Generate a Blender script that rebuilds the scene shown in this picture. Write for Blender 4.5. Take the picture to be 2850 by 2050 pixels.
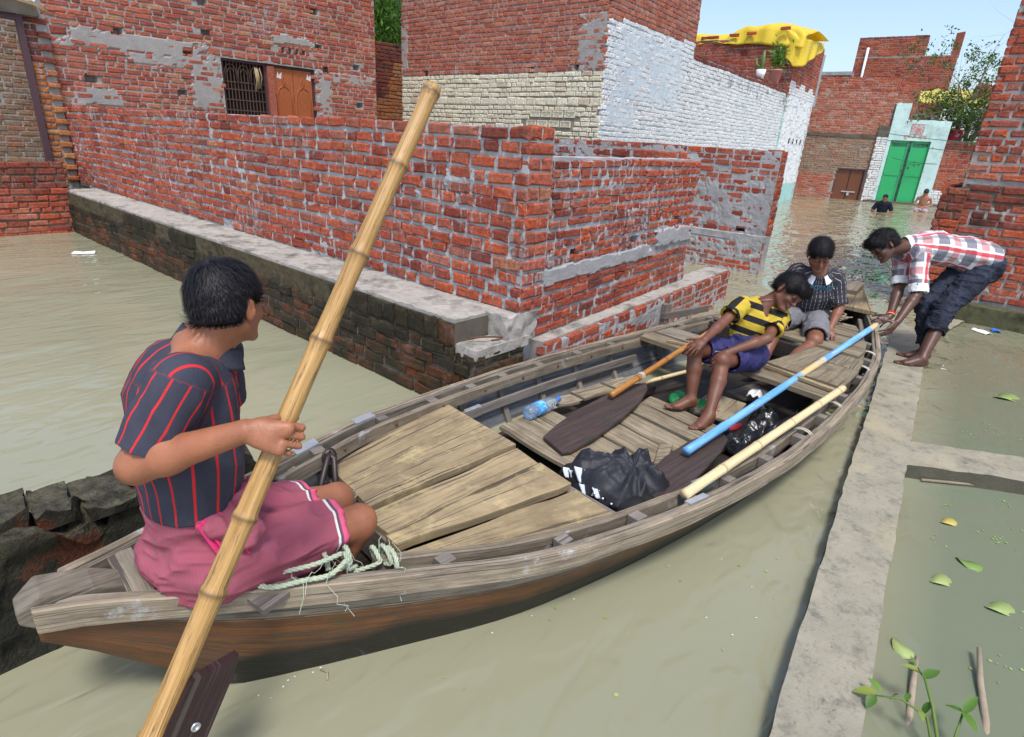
import bpy, math, random
import numpy as np
from mathutils import Matrix, Vector

for o in list(bpy.data.objects):
    bpy.data.objects.remove(o)
SC = bpy.context.scene
COL = SC.collection
rnd = random.Random(7)
nprng = np.random.RandomState(11)

# ------------------------------------------------------------------ camera
PITCH, ROLL, HEAD = math.radians(21.4), math.radians(3.31), math.radians(40.4)
_f = Vector((math.cos(HEAD) * math.cos(PITCH), math.sin(HEAD) * math.cos(PITCH), -math.sin(PITCH)))
_r0 = Vector((math.sin(HEAD), -math.cos(HEAD), 0.0))
_u0 = _r0.cross(_f)
_r = _r0 * math.cos(ROLL) + _u0 * math.sin(ROLL)
_u = -_r0 * math.sin(ROLL) + _u0 * math.cos(ROLL)
cam = bpy.data.cameras.new('camera')
camo = bpy.data.objects.new('camera', cam)
COL.objects.link(camo)
cam.sensor_fit = 'HORIZONTAL'
cam.sensor_width = 36.0
cam.lens = 20.716
cam.clip_start = 0.05
cam.clip_end = 2000.0
CAM = Vector((0, 0, 1.6))
camo.matrix_world = Matrix(((_r.x, _u.x, -_f.x, CAM.x), (_r.y, _u.y, -_f.y, CAM.y), (_r.z, _u.z, -_f.z, CAM.z), (0, 0, 0, 1)))
SC.camera = camo

# ------------------------------------------------------------------ sky, sun, exposure
SUN_EL, SUN_AZ = math.radians(64), math.radians(-128)   # azimuth of the sun in the x-y plane (from +x, counter-clockwise)
world = bpy.data.worlds.new('World')
SC.world = world
world.use_nodes = True
wn = world.node_tree
bg = wn.nodes['Background']
sky = wn.nodes.new('ShaderNodeTexSky')
sky.sky_type = 'NISHITA'
sky.sun_disc = False
sky.sun_elevation = SUN_EL
sky.sun_rotation = math.radians(90) - SUN_AZ
sky.altitude = 80
sky.air_density = 1.0
sky.dust_density = 2.5
sky.ozone_density = 1.0
wn.links.new(sky.outputs[0], bg.inputs[0])
bg.inputs[1].default_value = 0.15
sun = bpy.data.lights.new('sun', 'SUN')
sun.energy = 1.9
sun.angle = math.radians(12)
sun.color = (1.0, 0.965, 0.92)
suno = bpy.data.objects.new('sun', sun)
COL.objects.link(suno)
_sd = Vector((math.cos(SUN_EL) * math.cos(SUN_AZ), math.cos(SUN_EL) * math.sin(SUN_AZ), math.sin(SUN_EL)))
suno.rotation_euler = _sd.to_track_quat('Z', 'Y').to_euler()
suno.location = (0, -5, 12)
SC.view_settings.view_transform = 'Standard'
SC.view_settings.look = 'None'
SC.view_settings.exposure = 0.70
SC.view_settings.gamma = 1.0

# ------------------------------------------------------------------ helpers: objects
def link(o, parent=None):
    COL.objects.link(o)
    if parent is not None:
        o.parent = parent
    return o

def tag(o, label=None, cat=None, group=None, kind=None):
    if label: o['label'] = label
    if cat: o['category'] = cat
    if group: o['group'] = group
    if kind: o['kind'] = kind
    return o

def empty(name, loc, label=None, cat=None, group=None):
    o = bpy.data.objects.new(name, None)
    o.location = loc
    o.empty_display_size = 0.1
    COL.objects.link(o)
    o.matrix_world = Matrix.Translation(Vector(loc))
    return tag(o, label, cat, group)

def mkmesh(name, V, F, mats, mi=None, smooth=False, uv=None):
    me = bpy.data.meshes.new(name)
    V = np.asarray(V, dtype=np.float32)
    if isinstance(F, np.ndarray):
        n, k = F.shape
        me.vertices.add(len(V)); me.vertices.foreach_set('co', V.ravel())
        me.loops.add(n * k); me.loops.foreach_set('vertex_index', F.astype(np.int32).ravel())
        me.polygons.add(n)
        me.polygons.foreach_set('loop_start', np.arange(0, n * k, k, dtype=np.int32))
        me.polygons.foreach_set('loop_total', np.full(n, k, dtype=np.int32))
    else:
        me.from_pydata([tuple(v) for v in V.tolist()], [], [tuple(f) for f in F])
    for m in mats: me.materials.append(m)
    if mi is not None:
        me.polygons.foreach_set('material_index', np.asarray(mi, dtype=np.int32))
    if smooth is True or smooth is False:
        me.polygons.foreach_set('use_smooth', np.full(len(me.polygons), bool(smooth)))
    if uv is not None:
        L = me.uv_layers.new(name='UVMap')
        vi = np.zeros(len(me.loops), dtype=np.int32); me.loops.foreach_get('vertex_index', vi)
        uv = np.asarray(uv, dtype=np.float32)
        L.data.foreach_set('uv', uv[vi].ravel() if len(uv) == len(V) else uv.ravel())
    me.update(calc_edges=True)
    me.validate()
    return me

def obj(name, me, parent=None, world_verts=True):
    o = bpy.data.objects.new(name, me)
    COL.objects.link(o)
    if parent is not None:
        o.parent = parent
        if world_verts:
            o.matrix_parent_inverse = parent.matrix_world.inverted()
    return o

# ------------------------------------------------------------------ helpers: shader graph
class G:
    def __init__(s, name):
        s.m = bpy.data.materials.new(name); s.m.use_nodes = True
        s.t = s.m.node_tree
        s.b = s.t.nodes['Principled BSDF']
        s.out = s.t.nodes['Material Output']
    def n(s, typ, **kw):
        nd = s.t.nodes.new('ShaderNode' + typ)
        for k, v in kw.items(): setattr(nd, k, v)
        return nd
    def put(s, sock, v):
        if isinstance(v, bpy.types.NodeSocket): s.t.links.new(v, sock)
        elif v is not None:
            if isinstance(v, (tuple, list)) and len(v) == 3 and sock.type == 'RGBA': v = (*v, 1)
            sock.default_value = v
    def pos(s): return s.n('NewGeometry').outputs['Position']
    def uv(s): return s.n('UVMap', uv_map='UVMap').outputs[0]
    def objc(s): return s.n('TexCoord').outputs['Object']
    def attr(s, nm): return s.n('Attribute', attribute_name=nm).outputs['Fac']
    def mp(s, vec, scale=(1, 1, 1), loc=(0, 0, 0), rot=(0, 0, 0)):
        m = s.n('Mapping'); s.put(m.inputs[0], vec)
        m.inputs[1].default_value = loc; m.inputs[2].default_value = rot; m.inputs[3].default_value = scale
        return m.outputs[0]
    def noise(s, vec, scale=5.0, detail=3.0, rough=0.55, dist=0.0, col=False):
        nd = s.n('TexNoise'); s.put(nd.inputs['Vector'], vec)
        nd.inputs['Scale'].default_value = scale; nd.inputs['Detail'].default_value = detail
        nd.inputs['Roughness'].default_value = rough; nd.inputs['Distortion'].default_value = dist
        return nd.outputs['Color' if col else 'Fac']
    def ramp(s, fac, stops, interp='LINEAR'):
        nd = s.n('ValToRGB'); s.put(nd.inputs[0], fac); cr = nd.color_ramp; cr.interpolation = interp
        while len(cr.elements) > 1: cr.elements.remove(cr.elements[-1])
        for i, (p, c) in enumerate(stops):
            e = cr.elements[0] if i == 0 else cr.elements.new(p)
            e.position = p
            e.color = (c, c, c, 1) if isinstance(c, (int, float)) else (*c[:3], 1)
        return nd.outputs[0]
    def mix(s, fac, a, b, mode='MIX'):
        nd = s.n('MixRGB', blend_type=mode); s.put(nd.inputs[0], fac); s.put(nd.inputs[1], a); s.put(nd.inputs[2], b)
        return nd.outputs[0]
    def ma(s, op, a, b=None, c=None, clamp=False):
        nd = s.n('Math', operation=op, use_clamp=clamp); s.put(nd.inputs[0], a)
        if b is not None: s.put(nd.inputs[1], b)
        if c is not None: s.put(nd.inputs[2], c)
        return nd.outputs[0]
    def xyz(s, vec):
        nd = s.n('SeparateXYZ'); s.put(nd.inputs[0], vec); return nd.outputs
    def rand(s):
        a = s.n('NewGeometry').outputs['Random Per Island']; b = s.n('ObjectInfo').outputs['Random']
        return s.ma('FRACT', s.ma('ADD', a, s.ma('MULTIPLY', b, 3.7)))
    def bump(s, h, dist=0.005, strength=0.6, nrm=None):
        nd = s.n('Bump'); s.put(nd.inputs['Height'], h); nd.inputs['Distance'].default_value = dist
        nd.inputs['Strength'].default_value = strength
        if nrm is not None: s.put(nd.inputs['Normal'], nrm)
        return nd.outputs[0]
    def fin(s, col=None, rough=0.8, nrm=None, spec=0.3, **kw):
        s.put(s.b.inputs['Base Color'], col); s.put(s.b.inputs['Roughness'], rough)
        if nrm is not None: s.put(s.b.inputs['Normal'], nrm)
        s.b.inputs['Specular IOR Level'].default_value = spec
        for k, v in kw.items(): s.put(s.b.inputs[k], v)
        return s.m

def srgb(r, g, b):
    f = lambda c: (c / 255 / 12.92) if c <= 10 else ((c / 255 + 0.055) / 1.055) ** 2.4
    return (f(r), f(g), f(b))

# ------------------------------------------------------------------ helpers: numpy noise
def _h(i, j, seed):
    n = (i.astype(np.int64) * 374761393 + j.astype(np.int64) * 668265263 + seed * 974634777) & 0x7fffffff
    n = ((n ^ (n >> 13)) * 1274126177) & 0x7fffffff
    return ((n ^ (n >> 16)) & 0xffff) / 65535.0
def vn2(x, y, seed=0):
    x = np.asarray(x, float); y = np.asarray(y, float)
    i = np.floor(x); j = np.floor(y); fx = x - i; fy = y - j
    fx = fx * fx * (3 - 2 * fx); fy = fy * fy * (3 - 2 * fy)
    i = i.astype(np.int64); j = j.astype(np.int64)
    a = _h(i, j, seed); b = _h(i + 1, j, seed); c = _h(i, j + 1, seed); d = _h(i + 1, j + 1, seed)
    return (a * (1 - fx) + b * fx) * (1 - fy) + (c * (1 - fx) + d * fx) * fy
def fbm2(x, y, seed=0, oct=3):
    s = 0; a = 0.5; t = 0
    for k in range(oct):
        s = s + a * vn2(x * 2 ** k, y * 2 ** k, seed + k * 17); t += a; a *= 0.5
    return s / t
def vn3(p, seed=0):
    p = np.asarray(p, float)
    k = np.floor(p[:, 2]); f = p[:, 2] - k; f = f * f * (3 - 2 * f)
    k = k.astype(np.int64)
    out = np.zeros(len(p))
    for kk, w in ((k, 1 - f), (k + 1, f)):
        i = np.floor(p[:, 0]); j = np.floor(p[:, 1]); fx = p[:, 0] - i; fy = p[:, 1] - j
        fx = fx * fx * (3 - 2 * fx); fy = fy * fy * (3 - 2 * fy)
        i = i.astype(np.int64); j = j.astype(np.int64)
        h = lambda a, b: _h(a + kk * 7919, b + kk * 104729, seed)
        out += w * ((h(i, j) * (1 - fx) + h(i + 1, j) * fx) * (1 - fy) + (h(i, j + 1) * (1 - fx) + h(i + 1, j + 1) * fx) * fy)
    return out
# ------------------------------------------------------------------ materials: masonry
def mat_brick(name, stops, wash=0.5, washcol=(0.34, 0.33, 0.33), dirt=0.25, grime=None, rough=0.9, zstain=None, dirtcol=(0.035, 0.03, 0.025), dlo=0.50):
    g = G(name)
    p = g.pos()
    c = g.ramp(g.rand(), stops)
    f = g.noise(p, 38, 4, 0.65)
    c = g.mix(g.ramp(f, [(0.32, 0.0), (0.68, 1.0)]), g.mix(1.0, c, (0.55, 0.54, 0.56), 'MULTIPLY'), g.mix(1.0, c, (1.18, 1.16, 1.12), 'MULTIPLY'))
    # pale lime bloom
    f2 = g.noise(p, 5.5, 4, 0.6)
    c = g.mix(g.ramp(f2, [(0.52, 0.0), (0.80, 0.22)]), c, (0.44, 0.30, 0.26))
    # mortar smeared and run down the face
    sm = g.noise(g.mp(p, (26, 26, 4.5)), 1.0, 4, 0.65)
    big = g.noise(p, 1.6, 2, 0.5)
    sm = g.ma('ADD', g.ma('MULTIPLY', sm, 0.75), g.ma('MULTIPLY', big, 0.45))
    c = g.mix(g.ramp(sm, [(0.80 - 0.22 * wash, 0.0), (0.86 - 0.22 * wash, 0.85 * min(1, wash * 1.8))]), c, washcol)
    if dirt:
        d = g.noise(p, 3.1, 5, 0.7)
        c = g.mix(g.ramp(d, [(dlo, 0.0), (dlo + 0.20, dirt)]), c, dirtcol)
    if zstain:   # wet and algae-dark band above the flood line: (z_top, amount, colour)
        zt, amt, scol = zstain
        z = g.xyz(p)[2]
        w = g.ma('ADD', z, g.ma('MULTIPLY', g.noise(p, 2.5, 4, 0.7), -0.5 * zt))
        c = g.mix(g.ma('MULTIPLY', g.ramp(g.ma('DIVIDE', w, zt), [(0.25, 1.0), (0.75, 0.0)]), amt), c, scol)
    h = g.ma('ADD', g.noise(p, 60, 5, 0.7), g.ma('MULTIPLY', g.noise(p, 17, 3, 0.6), 0.8))
    return g.fin(c, rough, g.bump(h, 0.011, 0.9), 0.2)

def mat_mortar(name, col=(0.36, 0.355, 0.35), var=0.5, dirt=0.2, dirtcol=(0.05, 0.045, 0.04), scale=1.0, zstain=None):
    g = G(name)
    p = g.pos()
    f = g.noise(p, 9 * scale, 5, 0.65)
    c = g.mix(f, tuple(x * (1 - 0.55 * var) for x in col), tuple(min(0.8, x * (1 + 0.45 * var)) for x in col))
    d = g.noise(p, 2.7 * scale, 5, 0.7)
    c = g.mix(g.ramp(d, [(0.5, 0.0), (0.7, dirt)]), c, dirtcol)
    if zstain:
        zt, amt, scol = zstain
        z = g.xyz(p)[2]
        w = g.ma('ADD', z, g.ma('MULTIPLY', g.noise(p, 2.5, 4, 0.7), -0.5 * zt))
        c = g.mix(g.ma('MULTIPLY', g.ramp(g.ma('DIVIDE', w, zt), [(0.25, 1.0), (0.75, 0.0)]), amt), c, scol)
    h = g.ma('ADD', g.noise(p, 45, 6, 0.75), g.noise(p, 140, 3, 0.6))
    return g.fin(c, 0.95, g.bump(h, 0.006, 0.9), 0.2)

RED = [(0.0, (0.33, 0.066, 0.038)), (0.12, (0.45, 0.110, 0.060)), (0.25, (0.25, 0.052, 0.036)), (0.4, (0.47, 0.125, 0.066)), (0.55, (0.36, 0.092, 0.060)), (0.68, (0.50, 0.105, 0.042)), (0.78, (0.20, 0.050, 0.038)), (0.88, (0.42, 0.155, 0.105)), (0.95, (0.30, 0.085, 0.058)), (1.0, (0.44, 0.19, 0.10))]
HOUSE = [(0.0, (0.36, 0.088, 0.055)), (0.25, (0.46, 0.135, 0.082)), (0.42, (0.26, 0.066, 0.048)), (0.6, (0.46, 0.150, 0.092)), (0.78, (0.33, 0.092, 0.062)), (0.9, (0.48, 0.19, 0.12)), (1.0, (0.42, 0.23, 0.12))]
PALE = [(0.0, (0.40, 0.12, 0.075)), (0.3, (0.46, 0.17, 0.11)), (0.5, (0.34, 0.10, 0.07)), (0.75, (0.43, 0.15, 0.095)), (1.0, (0.47, 0.22, 0.15))]
ORNG = [(0.0, (0.42, 0.14, 0.05)), (0.4, (0.48, 0.20, 0.07)), (0.7, (0.36, 0.12, 0.05)), (1.0, (0.45, 0.24, 0.10))]
MOSSY = [(0.0, (0.15, 0.04, 0.018)), (0.25, (0.09, 0.045, 0.018)), (0.45, (0.21, 0.055, 0.022)), (0.65, (0.055, 0.042, 0.022)), (0.85, (0.17, 0.055, 0.024)), (1.0, (0.10, 0.06, 0.028))]
CREAM = [(0.0, (0.72, 0.69, 0.55)), (0.5, (0.79, 0.76, 0.60)), (0.9, (0.68, 0.64, 0.48)), (1.0, (0.55, 0.42, 0.32))]
WHITE = [(0.0, (0.74, 0.78, 0.80)), (0.5, (0.79, 0.81, 0.81)), (0.9, (0.68, 0.74, 0.77)), (1.0, (0.60, 0.62, 0.62))]
DARKR = [(0.0, (0.20, 0.055, 0.04)), (0.4, (0.27, 0.07, 0.045)), (0.7, (0.16, 0.05, 0.04)), (1.0, (0.30, 0.10, 0.06))]

MB = {
    'red': mat_brick('brick_red', RED, 0.50, (0.34, 0.33, 0.33), dirt=0.45, dirtcol=(0.10, 0.05, 0.035)),
    'red2': mat_brick('brick_red_washed', RED, 0.62, (0.36, 0.35, 0.35), dirt=0.12),
    'redlow': mat_brick('brick_red_damp', RED, 0.35, dirt=0.5),
    'house': mat_brick('brick_house', HOUSE, 0.48, dirt=0.4, dirtcol=(0.12, 0.06, 0.042)),
    'pale': mat_brick('brick_pale', PALE, 0.45, (0.42, 0.39, 0.37), dirt=0.15),
    'orange': mat_brick('brick_orange', ORNG, 0.5, dirt=0.3),
    'mossy': mat_brick('brick_mossy', MOSSY, 0.12, (0.17, 0.155, 0.11), dirt=1.0, dirtcol=(0.030, 0.026, 0.014), rough=0.75, dlo=0.38),
    'mossdark': mat_brick('brick_moss_black', [(0, (0.030, 0.024, 0.013)), (0.5, (0.060, 0.045, 0.024)), (0.85, (0.035, 0.032, 0.018)), (1, (0.11, 0.04, 0.018))], 0.10, (0.13, 0.12, 0.085), dirt=0.9, dirtcol=(0.016, 0.015, 0.009), rough=0.75, dlo=0.42),
    'cream': mat_brick('brick_cream_paint', CREAM, 0.15, (0.5, 0.48, 0.42), dirt=0.2, dirtcol=(0.25, 0.22, 0.17)),
    'white': mat_brick('brick_white_paint', WHITE, 0.2, (0.62, 0.70, 0.75), dirt=0.12, dirtcol=(0.25, 0.27, 0.28)),
    'whitetop': mat_brick('brick_white_paint_blackened', WHITE, 0.2, (0.5, 0.52, 0.54), dirt=0.85, dirtcol=(0.06, 0.06, 0.06)),
    'dark': mat_brick('brick_dark', DARKR, 0.3, dirt=0.8, dirtcol=(0.02, 0.02, 0.018)),
    'rightb': mat_brick('brick_right_house', RED, 0.5, (0.40, 0.38, 0.36), dirt=0.3),
    'rightlow': mat_brick('brick_right_house_low', RED, 0.45, (0.34, 0.31, 0.27), dirt=0.55, dirtcol=(0.05, 0.035, 0.03)),
    'far': mat_brick('brick_far', PALE, 0.5, (0.36, 0.31, 0.27), dirt=0.35, dirtcol=(0.08, 0.06, 0.05)),
    'farred': mat_brick('brick_far_red', RED, 0.3, (0.36, 0.31, 0.27), dirt=0.35, dirtcol=(0.08, 0.06, 0.05)),
    'fartan': mat_brick('brick_far_tan', [(0.0, (0.24, 0.17, 0.12)), (0.5, (0.30, 0.20, 0.13)), (1.0, (0.34, 0.15, 0.09))], 0.7, (0.26, 0.22, 0.18), dirt=0.4),
}
MM = {
    'grey': mat_mortar('mortar_grey', (0.38, 0.385, 0.395)),
    'dark': mat_mortar('mortar_dark', (0.12, 0.105, 0.085), dirt=0.7, dirtcol=(0.03, 0.026, 0.018)),
    'house': mat_mortar('mortar_house', (0.33, 0.315, 0.30)),
    'cream': mat_mortar('mortar_cream', (0.26, 0.24, 0.19), dirt=0.5, dirtcol=(0.12, 0.1, 0.08)),
    'white': mat_mortar('mortar_white', (0.56, 0.64, 0.69), 0.35, dirt=0.25, dirtcol=(0.2, 0.2, 0.2)),
    'whitetop': mat_mortar('mortar_white_blackened', (0.42, 0.45, 0.47), 0.6, dirt=0.9, dirtcol=(0.04, 0.04, 0.04)),
    'cement': mat_mortar('cement_render', (0.36, 0.36, 0.365), 0.5, dirt=0.35, scale=0.8),
    'ledge': mat_mortar('cement_ledge', (0.40, 0.375, 0.34), 0.9, dirt=0.95, dirtcol=(0.09, 0.085, 0.07), scale=1.6),
    'far': mat_mortar('mortar_far', (0.30, 0.26, 0.22)),
    'moss': mat_mortar('moss_cement', (0.085, 0.070, 0.042), 0.9, dirt=0.9, dirtcol=(0.02, 0.019, 0.012), scale=2.0),
}

# ------------------------------------------------------------------ brick pieces
def brick_template(L, h, fine, seed, proud=0.013, bev=0.011, depth=0.06):
    r = np.random.RandomState(seed)
    if fine:
        ring = np.array([(-1, -1), (0, -1), (1, -1), (1, 0), (1, 1), (0, 1), (-1, 1), (-1, 0)], float)
    else:
        ring = np.array([(-1, -1), (1, -1), (1, 1), (-1, 1)], float)
    n = len(ring)
    hl, hh = L / 2, h / 2
    j1 = r.uniform(-1, 1, (n, 2)) * 0.0075
    R1 = ring * [hl, hh] + j1
    R2 = ring * [hl - bev, hh - bev] + j1 * 0.6 + r.uniform(-1, 1, (n, 2)) * 0.003
    V = []
    for q in R1: V.append((q[0], -depth, q[1]))
    for q in R1: V.append((q[0], proud - bev * 0.75 + r.uniform(-1, 1) * 0.0025, q[1]))
    for q in R2: V.append((q[0], proud + r.uniform(-1, 1) * 0.0018, q[1]))
    F = []
    for k in range(n):
        m = (k + 1) % n
        F.append((k, m, n + m, n + k)); F.append((n + k, n + m, 2 * n + m, 2 * n + k))
    if fine:
        V.append((r.uniform(-.2, .2) * hl, proud + r.uniform(-0.5, 1) * 0.0025, 0))
        c = len(V) - 1
        for k in range(n): F.append((2 * n + k, 2 * n + (k + 1) % n, c))
    else:
        F.append((8, 9, 10, 11))
    return np.array(V), F
# local axes of a brick: x along the wall, y outwards, z up
_tcache, _mcache = {}, {}
def tmpl(cls, fine, var):
    k = (cls, fine, var)
    if k not in _tcache:
        _tcache[k] = brick_template(0.22 if cls else 0.11, 0.072, fine, 31 * var + 7 * cls + (3 if fine else 0) + 100)
    return _tcache[k]
def brick_mesh(cls, var, mat):
    k = (cls, var, mat.name)
    if k not in _mcache:
        V, F = tmpl(cls, True, var)
        _mcache[k] = mkmesh('brick', V, F, [mat])
    return _mcache[k]

def rows(L, z0, z1, course, pst=0.6, sl=0.225, hl=0.108, joint=0.011, seed=0, jit=0.15, head_top=False):
    """list of (u0,u1,za,zb) for rough brickwork"""
    r = random.Random(seed)
    out = []
    n = max(1, int(round((z1 - z0) / course))); ch = (z1 - z0) / n
    ph = [r.uniform(0, 6.28) for _ in range(4)]
    for i in range(n):
        u = -r.uniform(0, 0.9) * (sl if i % 2 else hl * 1.3)
        while u < L:
            st = r.random() < pst
            if head_top and i == n - 1: st = True
            l = (sl if st else hl) * r.uniform(1 - jit, 1 + jit * 0.7)
            j = joint * r.uniform(0.6, 1.9)
            a, b = max(0.0, u), min(L, u + l)
            if b - a > 0.045:
                dz = 0.007 * math.sin(a * 2.1 + ph[i % 4]) + r.uniform(-1, 1) * 0.0035
                jz = joint * r.uniform(0.7, 1.2)
                out.append((a, b, z0 + i * ch + jz * 0.5 + dz, z0 + (i + 1) * ch - jz * 0.5 + dz))
            u += l + j
    return out

REST = {}
def visible_score(P):
    v = Vector(P) - CAM
    d = v.dot(_f)
    if d < 0.3: return 0.0
    x = v.dot(_r) / d; y = v.dot(_u) / d
    inside = abs(x) < 0.88 and abs(y) < 0.64
    return (1.0 if inside else 0.05) / v.length

def brickwork(parent, O, U, bricks, zone, nout, keep=300, fine_rest=False, seed=0, pj=0.004, skip=None):
    """O (x,y) origin, U (ux,uy) unit direction, nout +1/-1: outward normal is U rotated by -90 deg * nout"""
    r = random.Random(seed)
    U = np.array(U, float); U /= np.linalg.norm(U)
    N = np.array((U[1], -U[0])) * nout
    items = []
    for (a, b, z0, z1) in bricks:
        u, z = (a + b) / 2, (z0 + z1) / 2
        if skip and skip(u, z): continue
        mk = zone(u, z)
        if mk is None: continue
        P = (O[0] + U[0] * u, O[1] + U[1] * u, z)
        items.append((visible_score(P), u, z, b - a, z1 - z0, mk, P))
    items.sort(key=lambda t: -t[0])
    ang = math.atan2(U[1], U[0])
    # template x -> U, template y -> N ; handedness flips for nout=+1 so use rotation with sign
    near, rest = items[:keep], items[keep:]
    for (_, u, z, l, h, mk, P) in near:
        cls = 1 if l > 0.15 else 0
        me = brick_mesh(cls, r.randrange(8), MB[mk] if isinstance(mk, str) else mk)
        o = bpy.data.objects.new('brick', me)
        COL.objects.link(o)
        sx = l / (0.22 if cls else 0.11); sz = h / 0.072
        off = r.uniform(-1, 1) * pj
        ty = r.uniform(-1, 1) * 0.012; tz = r.uniform(-1, 1) * 0.012
        ux = U if nout < 0 else -U          # keep right-handed: x cross y = z  -> with y=N
        X = Vector((ux[0], ux[1], ty * (1 if nout < 0 else -1)))
        Y = Vector((N[0], N[1], 0)) + X * tz
        Z = Vector((0, 0, 1)) - X * 0 + Vector((N[0], N[1], 0)) * r.uniform(-0.02, 0.02)
        X *= sx; Z *= sz
        o.matrix_world = Matrix(((X.x, Y.x, Z.x, P[0] + N[0] * off), (X.y, Y.y, Z.y, P[1] + N[1] * off), (X.z, Y.z, Z.z, P[2]), (0, 0, 0, 1)))
        o.parent = parent
        o.matrix_parent_inverse = parent.matrix_world.inverted()
    if rest:
        bym = {}
        VV, FF, MI, mats = [], [], [], []
        nv = 0
        for (_, u, z, l, h, mk, P) in rest:
            m = MB[mk] if isinstance(mk, str) else mk
            if m not in mats: mats.append(m)
            cls = 1 if l > 0.15 else 0
            V, F = tmpl(cls, fine_rest, r.randrange(8))
            off = r.uniform(-1, 1) * pj
            x = V[:, 0] * l / (0.22 if cls else 0.11); y = V[:, 1] + off; zz = V[:, 2] * h / 0.072 + z
            ux = U if nout < 0 else -U
            W = np.stack([P[0] + ux[0] * x + N[0] * y, P[1] + ux[1] * x + N[1] * y, zz], 1)
            VV.append(W)
            FF += [tuple(i + nv for i in f) for f in F]
            MI += [mats.index(m)] * len(F)
            nv += len(V)
        REST.setdefault(parent.name, []).append((np.concatenate(VV), FF, MI, mats))

def flush_bricks():
    """the bricks past the 300 that show largest: one mass per building"""
    for pn, L in REST.items():
        V, F, MI, mats, nv = [], [], [], [], 0
        for v, f, mi, ms in L:
            for m in ms:
                if m not in mats: mats.append(m)
            V.append(v); F += [tuple(i + nv for i in q) for q in f]; MI += [mats.index(ms[k]) for k in mi]; nv += len(v)
        o = obj('brick_mass', mkmesh('brick_mass', np.concatenate(V), F, mats, MI), bpy.data.objects[pn])
        o['kind'] = 'stuff'

def core(parent, O, U, L, z0, z1, nout, thick, matz, res=0.02, lvl=0.0, n1=0.006, smear=0.0, smear_h=0.012, holes=(), openings=(), seed=0, back=True, name='mortar', topnoise=0.0, patches=()):
    """mortar body of a wall: relief on the face, plain on the other sides"""
    U = np.array(U, float); U /= np.linalg.norm(U); N = np.array((U[1], -U[0])) * nout
    nu = max(2, int(L / res) + 1); nz = max(2, int((z1 - z0) / res) + 1)
    u = np.linspace(0, L, nu); z = np.linspace(z0, z1, nz)
    UU, ZZ = np.meshgrid(u, z, indexing='ij')
    d = lvl + n1 * (fbm2(UU / 0.05, ZZ / 0.03, seed) - 0.5) * 2
    if smear:
        big = fbm2(UU / 0.55, ZZ / 0.22, seed + 5) * 0.6 + fbm2(UU / 0.045, ZZ / 0.11, seed + 9) * 0.4
        d += smear_h * np.clip((big - (0.72 - 0.3 * smear)) * 9, 0, 1)
    for (pu0, pu1, pz0, pz1, ph) in patches:
        cu, cz, hu, hz = (pu0 + pu1) / 2, (pz0 + pz1) / 2, (pu1 - pu0) / 2, (pz1 - pz0) / 2
        e = np.maximum(np.abs(UU - cu) / hu, np.abs(ZZ - cz) / hz) + (fbm2(UU / 0.12, ZZ / 0.07, seed + 77) - 0.5) * 0.9
        d = np.where(e < 0.95, np.maximum(d, ph + 0.004 * (fbm2(UU / 0.03, ZZ / 0.02, seed + 3) - 0.5)), d)
    for (a, b, c, e) in holes:
        d[(UU > a) & (UU < b) & (ZZ > c) & (ZZ < e)] = -min(0.13, thick * 0.6)
    ztop = np.zeros_like(ZZ)
    if topnoise:
        ztop[:, -1] = topnoise * (fbm2(u / 0.12, u * 0, seed + 2) - 0.5) * 2
    X = O[0] + U[0] * UU + N[0] * d; Y = O[1] + U[1] * UU + N[1] * d
    V = np.stack([X.ravel(), Y.ravel(), (ZZ + ztop).ravel()], 1)
    i, j = np.meshgrid(np.arange(nu - 1), np.arange(nz - 1), indexing='ij')
    q = np.stack([i * nz + j, (i + 1) * nz + j, (i + 1) * nz + j + 1, i * nz + j + 1], -1).reshape(-1, 4)
    uc = (u[:-1] + u[1:]) / 2; zc = (z[:-1] + z[1:]) / 2
    UC, ZC = np.meshgrid(uc, zc, indexing='ij'); UC = UC.ravel(); ZC = ZC.ravel()
    keep = np.ones(len(q), bool)
    for (a, b, c, e) in openings: keep &= ~((UC > a) & (UC < b) & (ZC > c) & (ZC < e))
    q = q[keep]; UC = UC[keep]; ZC = ZC[keep]
    mats = []
    MI = []
    for a, b in zip(UC, ZC):
        m = matz(a, b)
        if m not in mats: mats.append(m)
        MI.append(mats.index(m))
    if nout < 0: pass
    F = q.tolist()
    # back, ends, top, bottom
    def W(uu, dd, zz): return (O[0] + U[0] * uu + N[0] * dd, O[1] + U[1] * uu + N[1] * dd, zz)
    nb = len(V)
    extra = [W(0, -thick, z0), W(L, -thick, z0), W(L, -thick, z1), W(0, -thick, z1)]
    V = np.concatenate([V, np.array(extra)])
    m0 = MI[0] if MI else 0
    if back: F.append((nb, nb + 1, nb + 2, nb + 3)); MI.append(m0)
    top = [k * nz + nz - 1 for k in range(nu)]
    F.append(top + [nb + 2, nb + 3]); MI.append(MI[-2] if len(MI) > 1 else 0)
    F.append([0 + k for k in range(nz)] + [nb + 3, nb]); MI.append(m0)
    F.append([(nu - 1) * nz + k for k in range(nz)] + [nb + 2, nb + 1]); MI.append(m0)
    for (a, b, c, e) in openings:      # reveals
        t = min(thick, 0.22)
        k = len(V)
        V = np.concatenate([V, np.array([W(a, 0, c), W(b, 0, c), W(b, 0, e), W(a, 0, e), W(a, -t, c), W(b, -t, c), W(b, -t, e), W(a, -t, e)])])
        for (p, s) in ((0, 1), (1, 2), (2, 3), (3, 0)):
            F.append((k + p, k + s, k + 4 + s, k + 4 + p)); MI.append(m0)
    me = mkmesh(name, V, F, mats, MI)
    return obj(name, me, parent)

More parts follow.
